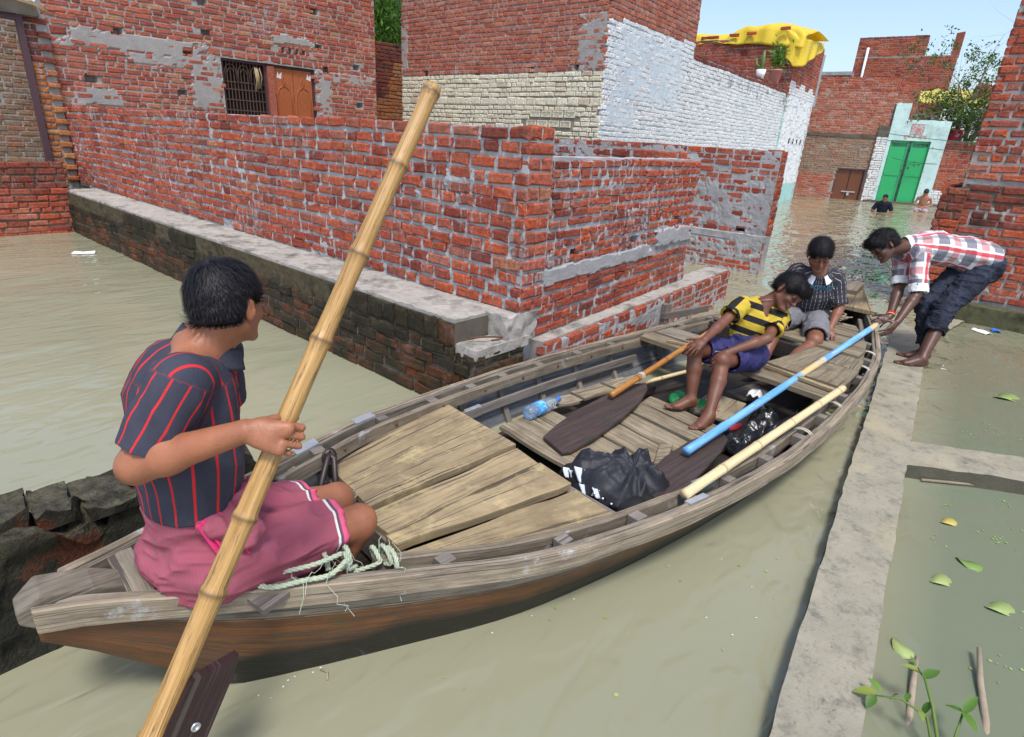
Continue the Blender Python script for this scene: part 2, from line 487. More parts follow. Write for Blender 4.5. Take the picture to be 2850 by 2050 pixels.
def box_mesh(name, lo, hi, mats, rot=0.0, noise=0.0, res=None, seed=0):
    lo = np.array(lo, float); hi = np.array(hi, float)
    V = np.array([(x, y, z) for x in (lo[0], hi[0]) for y in (lo[1], hi[1]) for z in (lo[2], hi[2])])
    F = [(0, 1, 3, 2), (4, 6, 7, 5), (0, 4, 5, 1), (2, 3, 7, 6), (0, 2, 6, 4), (1, 5, 7, 3)]
    return mkmesh(name, V, F, mats)

def slab(name, poly, z0, z1, mat, res=0.04, amp=0.012, edge=0.02, seed=0, parent=None, smooth=True, crumble=0.0):
    """rough masonry slab: quad poly (4 xy corners, ccw), top with relief, sides with relief"""
    p = np.array(poly, float)
    Lu = np.linalg.norm(p[1] - p[0]); Lv = np.linalg.norm(p[3] - p[0])
    nu = max(2, int(Lu / res) + 1); nv = max(2, int(Lv / res) + 1); nz = max(2, int((z1 - z0) / res) + 1)
    V, F = [], []
    def grid(fn, a, b):
        k0 = len(V)
        for i in range(a):
            for j in range(b): V.append(fn(i / (a - 1), j / (b - 1)))
        for i in range(a - 1):
            for j in range(b - 1):
                F.append((k0 + i * b + j, k0 + (i + 1) * b + j, k0 + (i + 1) * b + j + 1, k0 + i * b + j + 1))
    def XY(s, t): return (p[0] * (1 - s) + p[1] * s) * (1 - t) + (p[3] * (1 - s) + p[2] * s) * t
    grid(lambda s, t: (*XY(s, t), z1), nu, nv)
    grid(lambda s, t: (*XY(s, 0), z0 + (z1 - z0) * t), nu, nz)
    grid(lambda s, t: (*XY(1, s), z0 + (z1 - z0) * t), nv, nz)
    grid(lambda s, t: (*XY(1 - s, 1), z0 + (z1 - z0) * t), nu, nz)
    grid(lambda s, t: (*XY(0, 1 - s), z0 + (z1 - z0) * t), nv, nz)
    V = np.array(V)
    # shared 3-D displacement keeps the seams closed
    D = np.stack([vn3(V / edge + 3.1 * k, seed + k) - 0.5 + 0.6 * (vn3(V / (edge * 4) + 9.7 * k, seed + 10 + k) - 0.5) for k in range(3)], 1)
    lowf = np.clip((V[:, 2] - z0) / max(1e-3, z1 - z0) * 4, 0, 1)[:, None]
    c = p.mean(0)
    V = V + D * amp * np.array([1, 1, 0.8]) * lowf
    if crumble:
        e = vn3(V / 0.11, seed + 40)
        V[:, 2] -= np.where(V[:, 2] > z1 - amp * 3, np.clip(e - 0.62, 0, 1) * crumble * 4, 0)
    me = mkmesh(name, V, F, [mat], smooth=smooth)
    return obj(name, me, parent)
# ------------------------------------------------------------------ water
def mat_water():
    g = G('flood_water')
    p = g.pos()
    big = g.noise(p, 0.35, 3, 0.5)
    c = g.mix(g.ramp(big, [(0.3, 0.0), (0.7, 1.0)]), (0.232, 0.232, 0.150), (0.295, 0.292, 0.200))
    sx = g.xyz(p)
    pool = g.ramp(g.ma('SUBTRACT', g.ma('MULTIPLY', sx[0], 0.085), sx[1]), [(0.0, 0.0), (0.35, 1.0)])
    c = g.mix(pool, c, (0.150, 0.178, 0.120))
    c = g.mix(g.ramp(g.ma('DIVIDE', sx[0], 14.0), [(0.35, 0.0), (0.8, 0.6)]), c, (0.27, 0.225, 0.13))
    w1 = g.noise(g.mp(p, (0.9, 1.6, 1), rot=(0, 0, 0.35)), 1.1, 1, 0.4, 0.7)
    w2 = g.noise(g.mp(p, (1.0, 2.2, 1), rot=(0, 0, -0.5)), 4.0, 1, 0.4, 0.8)
    w3 = g.noise(p, 16, 2, 0.5)
    # the alley is ruffled, the basin by the long wall lies still
    xs = g.xyz(p)
    calm = g.ma('MULTIPLY', g.ramp(g.ma('SUBTRACT', xs[1], 1.75), [(0.0, 1.0), (1.0, 0.22)]), 1.0)
    far = g.ramp(g.ma('DIVIDE', xs[0], 12.0), [(0.30, 0.0), (0.75, 1.0)])
    amt = g.ma('ADD', calm, g.ma('MULTIPLY', far, 0.9))
    h = g.ma('ADD', g.ma('MULTIPLY', w1, 0.9), g.ma('ADD', g.ma('MULTIPLY', w2, 0.34), g.ma('MULTIPLY', w3, 0.012)))
    near = g.ramp(g.ma('DIVIDE', xs[0], 12.0), [(0.60, 1.0), (0.72, 0.0)])
    amt = g.ma('MULTIPLY', amt, g.ma('SUBTRACT', 1.0, g.ma('MULTIPLY', g.ma('MULTIPLY', pool, near), 0.86)))
    h = g.ma('MULTIPLY', h, amt)
    n = g.bump(h, 0.14, 0.9)
    # murky body: scattered light ignores the ripples; only the mirror layer follows them
    df = g.n('BsdfDiffuse'); g.put(df.inputs['Color'], c)
    gl = g.n('BsdfGlossy'); gl.inputs['Roughness'].default_value = 0.03; gl.inputs['Color'].default_value = (1, 1, 1, 1); g.put(gl.inputs['Normal'], n)
    fz_ = g.n('Fresnel'); fz_.inputs['IOR'].default_value = 1.42; g.put(fz_.inputs['Normal'], n)
    mx = g.n('MixShader'); g.put(mx.inputs[0], fz_.outputs[0]); g.t.links.new(df.outputs[0], mx.inputs[1]); g.t.links.new(gl.outputs[0], mx.inputs[2])
    g.t.links.new(mx.outputs[0], g.out.inputs[0])
    return g.m
M_WATER = mat_water()
wv = [(-150, -150, 0), (150, -150, 0), (150, 150, 0), (-150, 150, 0)]
tag(obj('water', mkmesh('water', wv, [(0, 1, 2, 3)], [M_WATER])), kind='structure')
g = G('lane_mud'); gm = g.fin(g.mix(g.noise(g.pos(), 3, 4), (0.12, 0.09, 0.06), (0.2, 0.16, 0.1)), 0.95)
tag(obj('ground', mkmesh('ground', [(-150, -150, -1.2), (150, -150, -1.2), (150, 150, -1.2), (-150, 150, -1.2)], [(0, 1, 2, 3)], [gm])), kind='structure')

# ------------------------------------------------------------------ long wall of the roofless enclosure
w1 = empty('brick_wall', (2.8, 6.5, 0.575), 'long raw red brick wall with grey mortar behind the boatman', 'wall', 'half built enclosure walls')
core(w1, (2.735, 2.289), (0, 1), 9.07, 0.56, 1.655, -1, 0.22, lambda u, z: MM['grey'], res=0.0125, lvl=-0.002, n1=0.010, smear=0.34, smear_h=0.011, seed=3, topnoise=0.006)
holes1 = [(7.0, 7.1, 0.60, 0.68), (3.9, 4.0, 0.60, 0.67)]
br = rows(9.07, 0.575, 1.672, 0.0845, pst=0.78, sl=0.185, hl=0.105, joint=0.020, seed=5, jit=0.28, head_top=True)
brickwork(w1, (2.735, 2.289), (0, 1), br, lambda u, z: 'red' , -1, keep=270, fine_rest=True, seed=1, pj=0.005, skip=lambda u, z: any(a < u < b and c < z < e for a, b, c, e in holes1))
# end of that wall: the corner bricks show their short side
core(w1, (2.735, 2.289), (1, 0), 0.21, 0.57, 1.65, 1, 0.05, lambda u, z: MM['grey'], res=0.015, lvl=-0.004, n1=0.005, seed=8, name='mortar')
be = []
for i in range(13):
    z0 = 0.575 + i * 0.0844
    if i % 2: be.append((0.0, 0.21, z0 + 0.007, z0 + 0.077))
    else: be += [(0.0, 0.10, z0 + 0.007, z0 + 0.077), (0.112, 0.21, z0 + 0.007, z0 + 0.077)]
brickwork(w1, (2.735, 2.289), (1, 0), be, lambda u, z: 'red', 1, keep=22, fine_rest=True, seed=2)

# plinth under the long wall
pl = empty('wall_plinth', (2.5, 6.4, 0), 'dark mossy brick plinth with a cement ledge along the still water', 'plinth')
PZ = 0.405
def plz(u, z): return 'mossdark' if z > 0.27 + 0.10 * math.sin(u * 1.7) * math.sin(u * 4.3) else 'mossy'
core(pl, (2.31, 2.43), (0, 1), 8.1, -0.4, 0.55, -1, 0.42, lambda u, z: MM['dark'] if z < 0.38 else MM['moss'], res=0.02, lvl=0.0, n1=0.007, smear=0.12, seed=21, back=False)
bp = rows(8.2, -0.08, PZ, 0.081, pst=0.75, sl=0.21, seed=9, jit=0.25)
# top course: bricks laid on edge, much of it lost under moss and cement
rr = random.Random(4); u = 0.0
while u < 8.2:
    l = rr.uniform(0.10, 0.24); bp.append((u, min(8.2, u + l), PZ + 0.006, 0.545)); u += l + 0.012
brickwork(pl, (2.31, 2.43), (0, 1), bp, plz, -1, keep=290, fine_rest=True, seed=3, pj=0.007, skip=lambda u, z: (z > PZ and vn2(np.array([u * 1.3]), np.array([0.0]), 5)[0] < 0.42))
slab('ledge_top', [(2.325, 2.45), (2.745, 2.45), (2.745, 10.5), (2.325, 10.5)], 0.545, 0.572, MM['ledge'], 0.03, 0.016, 0.03, 5, pl)
# broken stepped end of the plinth
core(pl, (2.33, 2.27), (1, 0), 0.44, -0.4, 0.40, 1, 0.12, lambda u, z: MM['dark'], res=0.02, n1=0.008, seed=31, back=False)
b2 = rows(0.44, -0.08, 0.40, 0.082, pst=0.7, sl=0.2, seed=19)
brickwork(pl, (2.33, 2.27), (1, 0), b2, plz, 1, keep=0, fine_rest=True, seed=5, pj=0.006)
core(pl, (2.325, 2.27), (0, 1), 0.16, -0.4, 0.40, -1, 0.40, lambda u, z: MM['dark'], res=0.02, n1=0.008, seed=33, back=False)
b3 = rows(0.16, -0.08, 0.40, 0.082, pst=0.7, sl=0.2, seed=23)
brickwork(pl, (2.325, 2.27), (0, 1), b3, plz, -1, keep=0, fine_rest=True, seed=6, pj=0.006)
slab('ledge_step', [(2.32, 2.26), (2.80, 2.26), (2.80, 2.46), (2.32, 2.46)], 0.36, 0.425, MM['ledge'], 0.03, 0.016, 0.03, 8, pl)
slab('concrete_pad', [(2.60, 2.265), (2.87, 2.265), (2.87, 2.5), (2.60, 2.5)], 0.40, 0.572, MM['ledge'], 0.022, 0.035, 0.035, 12, pl)
M_RUST = G('rusty_iron'); gr = M_RUST; _c = gr.mix(gr.noise(gr.pos(), 60, 4), (0.16, 0.07, 0.035), (0.07, 0.04, 0.03)); M_RUST = gr.fin(_c, 0.85)

def tube_mesh(name, pts, rad, mats, seg=8, cap=True, smooth=True, uvlen=True):
    P = [Vector(p) for p in pts]
    n = len(P)
    R = rad if isinstance(rad, (list, tuple, np.ndarray)) else [rad] * n
    V, F, UV = [], [], []
    T = [(P[min(i + 1, n - 1)] - P[max(i - 1, 0)]).normalized() for i in range(n)]
    a = Vector((0, 0, 1)) if abs(T[0].z) < 0.9 else Vector((1, 0, 0))
    nrm = T[0].cross(a).normalized()
    ln = 0.0
    for i in range(n):
        if i: ln += (P[i] - P[i - 1]).length
        nrm = (nrm - T[i] * nrm.dot(T[i])).normalized(); b = T[i].cross(nrm)
        for k in range(seg):
            t = 2 * math.pi * k / seg
            V.append(P[i] + (nrm * math.cos(t) + b * math.sin(t)) * R[i]); UV.append((ln, k / seg))
    for i in range(n - 1):
        for k in range(seg):
            m = (k + 1) % seg
            F.append((i * seg + k, i * seg + m, (i + 1) * seg + m, (i + 1) * seg + k))
    if cap:
        F.append(tuple(range(seg))[::-1]); F.append(tuple((n - 1) * seg + k for k in range(seg)))
    return mkmesh(name, [tuple(v) for v in V], F, mats, smooth=smooth, uv=UV)

rb = obj('rebar_hook', tube_mesh('rebar_hook', [(2.40, 2.40, 0.45), (2.46, 2.36, 0.46), (2.54, 2.32, 0.455), (2.57, 2.28, 0.455), (2.54, 2.265, 0.455), (2.48, 2.285, 0.452)], 0.006, [M_RUST], 6), pl)

# ------------------------------------------------------------------ right face of the enclosure
UR = np.array((0.9964, 0.0847))
w2 = empty('brick_wall', (4.2, 2.5, 0.36), 'raw red brick wall face with cement band, right of the sharp corner', 'wall', 'half built enclosure walls')
def mw2(u, z): return MM['cement'] if 0.685 < z < 0.80 else MM['grey']
holes2 = [(0.62, 0.74, 0.84, 0.90), (1.55, 1.70, 0.83, 0.90), (2.45, 2.56, 0.93, 0.99)]
core(w2, (2.748, 2.345), UR, 2.9, 0.2, 1.475, 1, 0.21, mw2, res=0.0125, lvl=0.0, n1=0.006, smear=0.42, smear_h=0.011, seed=41, holes=holes2, topnoise=0.008,
     patches=((-0.1, 2.05, 0.69, 0.80, 0.020), (2.05, 2.95, 0.76, 0.90, 0.022), (-0.05, 0.1, 0.45, 0.86, 0.016)))
bl = rows(2.9, 0.345, 0.70, 0.071, pst=0.6, sl=0.2, hl=0.1, joint=0.015, seed=51)
bu = rows(2.9, 0.795, 1.49, 0.0632, pst=0.22, sl=0.19, hl=0.098, joint=0.017, seed=52, jit=0.25)
brickwork(w2, (2.748, 2.345), UR, bl + bu, lambda u, z: 'redlow' if z < 0.75 else 'red2', 1, keep=295, fine_rest=True, seed=8, pj=0.005, skip=lambda u, z: any(a < u < b and c < z < e for a, b, c, e in holes2))
e2 = np.array((2.748, 2.345)) + UR * 2.9
core(w2, e2, (-0.0847, 0.9964), 0.21, 0.2, 1.475, 1, 0.05, lambda u, z: MM['grey'], res=0.02, seed=44)
brickwork(w2, e2, (-0.0847, 0.9964), rows(0.21, 0.345, 1.49, 0.065, pst=0.5, sl=0.2, seed=53), lambda u, z: 'red2', 1, keep=0, fine_rest=True, seed=9)
slab('cement_cap', [tuple(np.array((2.95, 2.37))), tuple(e2 + (-0.02, 0.005)), tuple(e2 + (-0.04, 0.2)), (2.95, 2.56)], 1.465, 1.497, MM['grey'], 0.03, 0.012, 0.03, 6, w2)

# low footing in front of that face
ft = empty('brick_footing', (4.6, 2.3, 0), 'low brick footing with cement top running out beyond the boat', 'footing')
f0 = np.array((2.95, 2.235)); f1 = np.array((6.58, 2.48)); UF = (f1 - f0) / np.linalg.norm(f1 - f0); LF = float(np.linalg.norm(f1 - f0))
core(ft, f0, UF, LF, -0.4, 0.325, 1, 0.24, lambda u, z: MM['cement'], res=0.02, lvl=0.008, n1=0.006, smear=0.75, smear_h=0.010, seed=61, back=True)
bf = rows(LF, -0.04, 0.255, 0.075, pst=0.55, sl=0.2, seed=62)
u = 0.0
while u < LF:
    l = rr.uniform(0.19, 0.23); bf.append((u, min(LF, u + l), 0.262, 0.335)); u += l + rr.uniform(0.02, 0.09)
brickwork(ft, f0, UF, bf, lambda u, z: 'rightlow', 1, keep=120, fine_rest=True, seed=11, pj=0.005)
nF = np.array((-UF[1], UF[0]))
slab('footing_top', [tuple(f0 + nF * 0.02), tuple(f1 + nF * 0.015), tuple(f1 + nF * 0.24), tuple(f0 + nF * 0.26)], 0.28, 0.347, MM['ledge'], 0.03, 0.014, 0.03, 15, ft)
core(ft, f1, (-UF[1], UF[0]), 0.24, -0.4, 0.33, 1, 0.05, lambda u, z: MM['cement'], res=0.02, seed=66)
brickwork(ft, f1, (-UF[1], UF[0]), rows(0.24, -0.03, 0.335, 0.075, seed=67), lambda u, z: 'rightlow', 1, keep=0, fine_rest=True, seed=12)

# rear wall of the enclosure, only its top shows
w3 = empty('brick_wall', (5.7, 6, 0), 'rear enclosure wall whose top edge shows over the near brick face', 'wall', 'half built enclosure walls')
core(w3, (5.40, 2.62), (0, 1), 7.5, -0.4, 1.545, -1, 0.22, lambda u, z: MM['grey'], res=0.03, smear=0.6, seed=71)
brickwork(w3, (5.40, 2.62), (0, 1), rows(7.5, 1.22, 1.56, 0.083, pst=0.8, sl=0.22, seed=72), lambda u, z: 'red2', -1, keep=80, fine_rest=False, seed=13)
core(w3, (5.63, 2.66), (0, 1), 7.5, -0.4, 1.545, 1, 0.01, lambda u, z: MM['grey'], res=0.1, seed=73)

# ------------------------------------------------------------------ grey mortar-smeared wall in the lane
w4 = empty('brick_wall', (8.6, 5.5, 0), 'brick wall smeared all over with grey mortar, standing out into the lane', 'wall')
core(w4, (8.52, 2.81), (0, 1), 6.4, 0.45, 1.615, -1, 0.23, lambda u, z: MM['cement'], res=0.022, lvl=0.010, n1=0.004, smear=0.75, smear_h=0.010, seed=81, openings=((0.28, 0.43, 0.53, 0.60),))
brickwork(w4, (8.52, 2.81), (0, 1), rows(6.4, 0.50, 1.545, 0.079, pst=0.75, sl=0.22, seed=82) + rows(6.4, 1.545, 1.632, 0.085, pst=1, seed=83), lambda u, z: 'red2' if z < 1.54 else 'redlow', -1, keep=200, fine_rest=True, seed=14, pj=0.006, skip=lambda u, z: 0.25 < u < 0.46 and 0.52 < z < 0.61)
core(w4, (8.52, 2.81), (1, 0), 0.23, -0.3, 1.615, 1, 0.05, lambda u, z: MM['cement'], res=0.03, smear=0.3, seed=84)
brickwork(w4, (8.52, 2.81), (1, 0), rows(0.23, 0.50, 1.632, 0.081, pst=0.5, seed=85), lambda u, z: 'red2', 1, keep=20, fine_rest=True, seed=15)
core(w4, (8.42, 2.79), (0, 1), 6.4, -0.4, 0.49, -1, 0.12, lambda u, z: MM['cement'], res=0.025, lvl=0.012, smear=0.8, seed=86)
brickwork(w4, (8.42, 2.79), (0, 1), rows(6.4, -0.06, 0.40, 0.078, pst=0.75, seed=87), lambda u, z: 'rightlow', -1, keep=60, fine_rest=True, seed=16)
slab('cement_ledge', [(8.40, 2.78), (8.56, 2.78), (8.56, 9.2), (8.40, 9.2)], 0.43, 0.515, MM['cement'], 0.035, 0.02, 0.04, 18, w4)

# ------------------------------------------------------------------ left house
def metal(name, col, rough=0.55, dirt=0.3):
    g = G(name); p = g.pos()
    c = g.mix(g.ramp(g.noise(p, 14, 5, 0.7), [(0.45, 0.0), (0.75, dirt)]), col, (0.06, 0.035, 0.02))
    return g.fin(c, rough, g.bump(g.noise(p, 50, 3), 0.002, 0.3), 0.4)
M_GRILLE = metal('rusty_grille', (0.09, 0.05, 0.035), 0.7)
M_SHUTTER = metal('rust_red_shutter', (0.36, 0.105, 0.035), 0.55, 0.35)
M_DOORFR = metal('purple_brown_steel', (0.07, 0.035, 0.045), 0.6)
M_DARK = G('painted_dark_opening').fin((0.012, 0.011, 0.010), 0.95)  # near-black colour paints in the darkness of openings
h1 = empty('brick_house', (5.5, 11.5, 0), 'raw red brick house with barred window and rusty shutters, behind the long wall', 'house')
FX0, FX1, FY = 2.70, 8.37, 11.355
winU = (5.13 - FX0, 6.95 - FX0)
OP = ((winU[0], winU[1], 1.15, 2.62),)
hs = [(3.6, 2.78), (4.62, 2.62), (4.45, 1.98), (3.15, 2.08), (4.95, 2.95), (4.95, 3.4), (7.2, 2.62), (7.05, 3.0), (7.9, 2.75), (7.95, 2.05), (4.9, 3.9), (7.0, 3.6)]
holes = [(a - FX0 - 0.07, a - FX0 + 0.07, z - 0.045, z + 0.05) for a, z in hs]
vent = [(6.27 + 0.14 * k - FX0, 6.27 + 0.14 * k + 0.07 - FX0, 2.83, 2.90) for k in range(4)]
core(h1, (FX0, FY), (1, 0), FX1 - FX0, -0.4, 6.4, 1, 0.25, lambda u, z: MM['house'], res=0.028, lvl=0.0, n1=0.005, smear=0.18, smear_h=0.010, seed=91, holes=holes + vent, openings=OP, back=False,
     patches=((0.25, 2.1, 2.50, 2.78, 0.016), (0.9, 1.9, 2.36, 2.52, 0.013), (1.9, 2.4, 1.7, 2.6, 0.014), (3.35, 4.25, 2.97, 3.12, 0.02), (4.3, 5.65, 2.42, 2.60, 0.013), (0.2, 0.9, 1.72, 1.98, 0.013), (4.3, 4.6, 1.7, 2.5, 0.013)))
def hskip(u, z):
    if winU[0] - 0.02 < u < winU[1] + 0.02 and 1.1 < z < 2.63: return True
    if 2.63 <= z < 2.74 and u < winU[1] + 0.12: return True
    if 3.5 < u < 4.22 and 2.82 < z < 3.0: return True
    return any(a - 0.02 < u < b + 0.02 and c - 0.01 < z < e + 0.01 for a, b, c, e in holes)
bh = rows(FX1 - FX0, 1.25, 6.4, 0.0795, pst=0.55, sl=0.225, hl=0.11, joint=0.016, seed=92, jit=0.2)
u = 0.05                                     # course of bricks on edge at lintel height
while u < winU[1] + 0.1:
    bh.append((u, u + 0.19, 2.635, 2.735)); u += 0.22
hb = [b for b in bh if b[2] > 2.63 and b[3] < 2.74 and abs((b[3] - b[2]) - 0.10) < 0.004]
bh = [b for b in bh if b not in hb]
for k in range(5): hb.append((3.52 + 0.14 * k, 3.58 + 0.14 * k, 2.83, 2.90))
for k in range(8): hb.append((3.52 + 0.088 * k, 3.59 + 0.088 * k, 2.91, 3.0))
brickwork(h1, (FX0, FY), (1, 0), hb, lambda u, z: 'house', 1, keep=30, fine_rest=False, seed=17, pj=0.003)
brickwork(h1, (FX0, FY), (1, 0), bh, lambda u, z: 'house', 1, keep=270, fine_rest=False, seed=18, pj=0.006, skip=hskip)
# side wall of the house (faces the gap)
core(h1, (FX1, FY), (0, 1), 5.0, -0.4, 6.4, 1, 0.25, lambda u, z: MM['house'], res=0.06, seed=95)
brickwork(h1, (FX1, FY), (0, 1), rows(5.0, 1.0, 6.4, 0.0795, seed=96), lambda u, z: 'house', 1, keep=0, seed=19)
# window: frame, grille, shutters
wd_ = obj('window', box_mesh('window', (5.13, FY + 0.16, 1.15), (6.95, FY + 0.9, 2.62), [M_DARK]), h1)  # solid near-black box, its colour stands in for the unlit room
fr = []
def bars(name, boxes, mat, parent):
    V, F = [], []
    for lo, hi in boxes:
        k = len(V)
        V += [(x, y, z) for x in (lo[0], hi[0]) for y in (lo[1], hi[1]) for z in (lo[2], hi[2])]
        F += [tuple(k + i for i in f) for f in ((0, 1, 3, 2), (4, 6, 7, 5), (0, 4, 5, 1), (2, 3, 7, 6), (0, 2, 6, 4), (1, 5, 7, 3))]
    return obj(name, mkmesh(name, V, F, [mat]), parent)
bars('window_frame', [((5.13, FY + 0.05, 2.57), (6.95, FY + 0.10, 2.615)), ((5.135, FY + 0.05, 1.15), (5.18, FY + 0.10, 2.57)), ((6.90, FY + 0.05, 1.15), (6.945, FY + 0.10, 2.57)), ((5.93, FY + 0.05, 1.15), (5.97, FY + 0.10, 2.57))], M_DOORFR, h1)
gb = [((5.19 + 0.0615 * k, FY + 0.07, 1.15), (5.19 + 0.0615 * k + 0.014, FY + 0.084, 2.57)) for k in range(12)]
gb += [((5.18, FY + 0.066, z), (5.93, FY + 0.09, z + 0.016)) for z in (1.45, 1.62, 1.78, 1.95, 2.12, 2.24)]
gl = bars('grille', gb, M_GRILLE, h1)
for cx in (5.32, 5.555, 5.79):
    pts = [(cx + 0.10 * math.cos(t), FY + 0.06, 2.40 + 0.13 * math.sin(t)) for t in np.linspace(0, math.pi, 11)]
    obj('grille_arch', tube_mesh('grille_arch', [(cx + 0.10, FY + 0.06, 2.25)] + pts + [(cx - 0.10, FY + 0.06, 2.25)], 0.009, [M_GRILLE], 6), gl)
    obj('grille_arch', tube_mesh('grille_arch', [(cx + (0.055 * math.cos(t)), FY + 0.06, 2.38 + 0.085 * math.sin(t)) for t in np.linspace(0, math.pi, 9)], 0.007, [M_GRILLE], 6), gl)
bars('mullion_bricks', [((5.975, FY - 0.005, 1.15), (6.10, FY + 0.09, 2.57))], MB['house'], h1)
for sx in (6.11, 6.505):
    s = obj('shutter', box_mesh('shutter', (sx, FY + 0.055, 1.15), (sx + 0.385, FY + 0.09, 2.56), [M_SHUTTER]), h1)
    # pressed ribs and onion-arch moulding
    bars('shutter_rib', [((sx + 0.07 + 0.035 * k, FY + 0.046, 1.3), (sx + 0.085 + 0.035 * k, FY + 0.056, 2.08 + 0.10 * math.sin(math.pi * (k + 0.5) / 8))) for k in range(8)], M_SHUTTER, s)
    a = [(sx + 0.04, FY + 0.05, 1.25), (sx + 0.04, FY + 0.05, 2.08), (sx + 0.10, FY + 0.05, 2.22), (sx + 0.19, FY + 0.05, 2.27), (sx + 0.16, FY + 0.05, 2.33), (sx + 0.19, FY + 0.05, 2.45), (sx + 0.22, FY + 0.05, 2.33), (sx + 0.19, FY + 0.05, 2.27), (sx + 0.29, FY + 0.05, 2.22), (sx + 0.345, FY + 0.05, 2.08), (sx + 0.345, FY + 0.05, 1.25)]
    obj('shutter_moulding', tube_mesh('shutter_moulding', a, 0.010, [M_SHUTTER], 6), s)
M_PAPER = G('torn_paper').fin((0.62, 0.64, 0.64), 0.9)
for (x, z) in ((6.17, 2.40), (6.78, 2.42)):
    obj('torn_notice', mkmesh('torn_notice', [(x, FY + 0.052, z), (x + 0.09, FY + 0.053, z - 0.02), (x + 0.11, FY + 0.051, z + 0.10), (x + 0.03, FY + 0.052, z + 0.11), (x + 0.04, FY + 0.046, z + 0.05)], [(0, 1, 2, 4), (0, 4, 3)], [M_PAPER]), h1)
# bundle of dry grass tied to the grille
M_STRAW = G('dry_straw').fin((0.33, 0.25, 0.14), 0.9)
tt = []
st = empty('straw_charm', (5.78, FY + 0.02, 2.35), 'bundle of dry straw hanging on the barred window', 'straw')
for k in range(9):
    x = 5.74 + rnd.uniform(0, .1); obj('straw_stalk', tube_mesh('straw_stalk', [(x, FY + 0.03, 2.52 - rnd.uniform(0, .05)), (x + rnd.uniform(-.03, .03), FY + 0.0, 2.36), (x + rnd.uniform(-.05, .05), FY + 0.02, 2.2 - rnd.uniform(0, .12))], 0.008, [M_STRAW], 5), st)

# ------------------------------------------------------------------ old doorway at the far left
dw = empty('ruined_doorway', (2.4, 11.4, 0), 'ruined brick doorway with a bare purple steel frame at the left edge', 'doorway')
core(dw, (2.43, 11.33), (1, 0), 0.28, 0.4, 2.85, 1, 0.3, lambda u, z: MM['house'], res=0.025, smear=0.35, seed=101)
tb = []
for i in range(28):
    z = 0.55 + i * 0.0805
    w_ = 0.27 if i % 2 else 0.15
    if i % 3 == 0: tb.append((0.02, w_, z, z + 0.066))
    else: tb += [(0.02, 0.02 + (w_ - 0.03) / 2, z, z + 0.066), (0.03 + (w_ - 0.03) / 2, w_, z, z + 0.066)]
brickwork(dw, (2.43, 11.325), (1, 0), tb, lambda u, z: 'orange' if z < 2.2 else 'dark', 1, keep=60, fine_rest=True, seed=21, pj=0.01)
# toothing bricks that stick out towards the wall end
for i in range(13):
    z = 0.62 + i * 0.161
    me = brick_mesh(1, i % 8, MB['orange'] if z < 2.2 else MB['dark'])
    o = bpy.data.objects.new('brick', me); COL.objects.link(o)
    o.matrix_world = Matrix(((-0.62, 0, 0, 2.655), (0, -1, 0, 11.285), (0, 0, 0.98, z + 0.033), (0, 0, 0, 1)))
    o.parent = dw; o.matrix_parent_inverse = dw.matrix_world.inverted()
bars('door_frame', [((2.36, 11.25, 0.58), (2.43, 11.36, 2.79)), ((1.0, 11.25, 2.73), (2.36, 11.36, 2.80))], M_DOORFR, dw)
slab('lintel', [(1.0, 11.2), (2.62, 11.2), (2.62, 11.5), (1.0, 11.5)], 2.80, 2.98, MM['dark'], 0.05, 0.03, 0.05, 22, dw)
for k in range(3):
    obj('cane', tube_mesh('cane', [(1.2, 11.15, 2.99 + 0.03 * k), (2.0, 11.12, 3.01 + 0.02 * k), (2.55, 11.1, 2.93 + .02 * k), (2.72, 11.05, 2.84)], 0.009, [M_STRAW], 5), dw)
yd = empty('yard_wall', (1.5, 13.0, 0), 'grey rendered brick wall seen through the old doorway', 'wall')
core(yd, (0.2, 12.9), (1, 0), 2.6, -0.4, 3.2, 1, 0.2, lambda u, z: MM['house'], res=0.04, lvl=0.004, smear=0.5, seed=103)
brickwork(yd, (0.2, 12.9), (1, 0), rows(2.6, 0.7, 3.2, 0.08, pst=0.6, seed=104), lambda u, z: 'fartan', 1, keep=100, seed=22)
lw = empty('low_wall', (1.0, 10.4, 0), 'low weathered brick wall standing in the water below the old doorway', 'wall')
core(lw, (-1.2, 10.42), (1, 0.0), 3.55, -0.4, 0.93, 1, 0.25, lambda u, z: MM['dark'], res=0.03, n1=0.01, seed=105)
brickwork(lw, (-1.2, 10.42), (1, 0.0), rows(3.55, 0.60, 0.95, 0.085, pst=0.7, seed=106), lambda u, z: 'dark' if vn2(np.array([u * 2]), np.array([z * 6]), 3)[0] > 0.45 else 'orange', 1, keep=50, fine_rest=True, seed=23, pj=0.012)
core(lw, (-1.2, 10.34), (1, 0.0), 3.55, -0.4, 0.60, 1, 0.08, lambda u, z: MM['dark'], res=0.03, n1=0.008, seed=107)
brickwork(lw, (-1.2, 10.34), (1, 0.0), rows(3.55, -0.05, 0.60, 0.083, pst=0.75, sl=0.22, seed=108), lambda u, z: 'redlow', 1, keep=110, fine_rest=True, seed=24, pj=0.008)
core(lw, (2.35, 10.34), (0, 1), 1.0, -0.4, 0.6, 1, 0.06, lambda u, z: MM['dark'], res=0.04, seed=109)

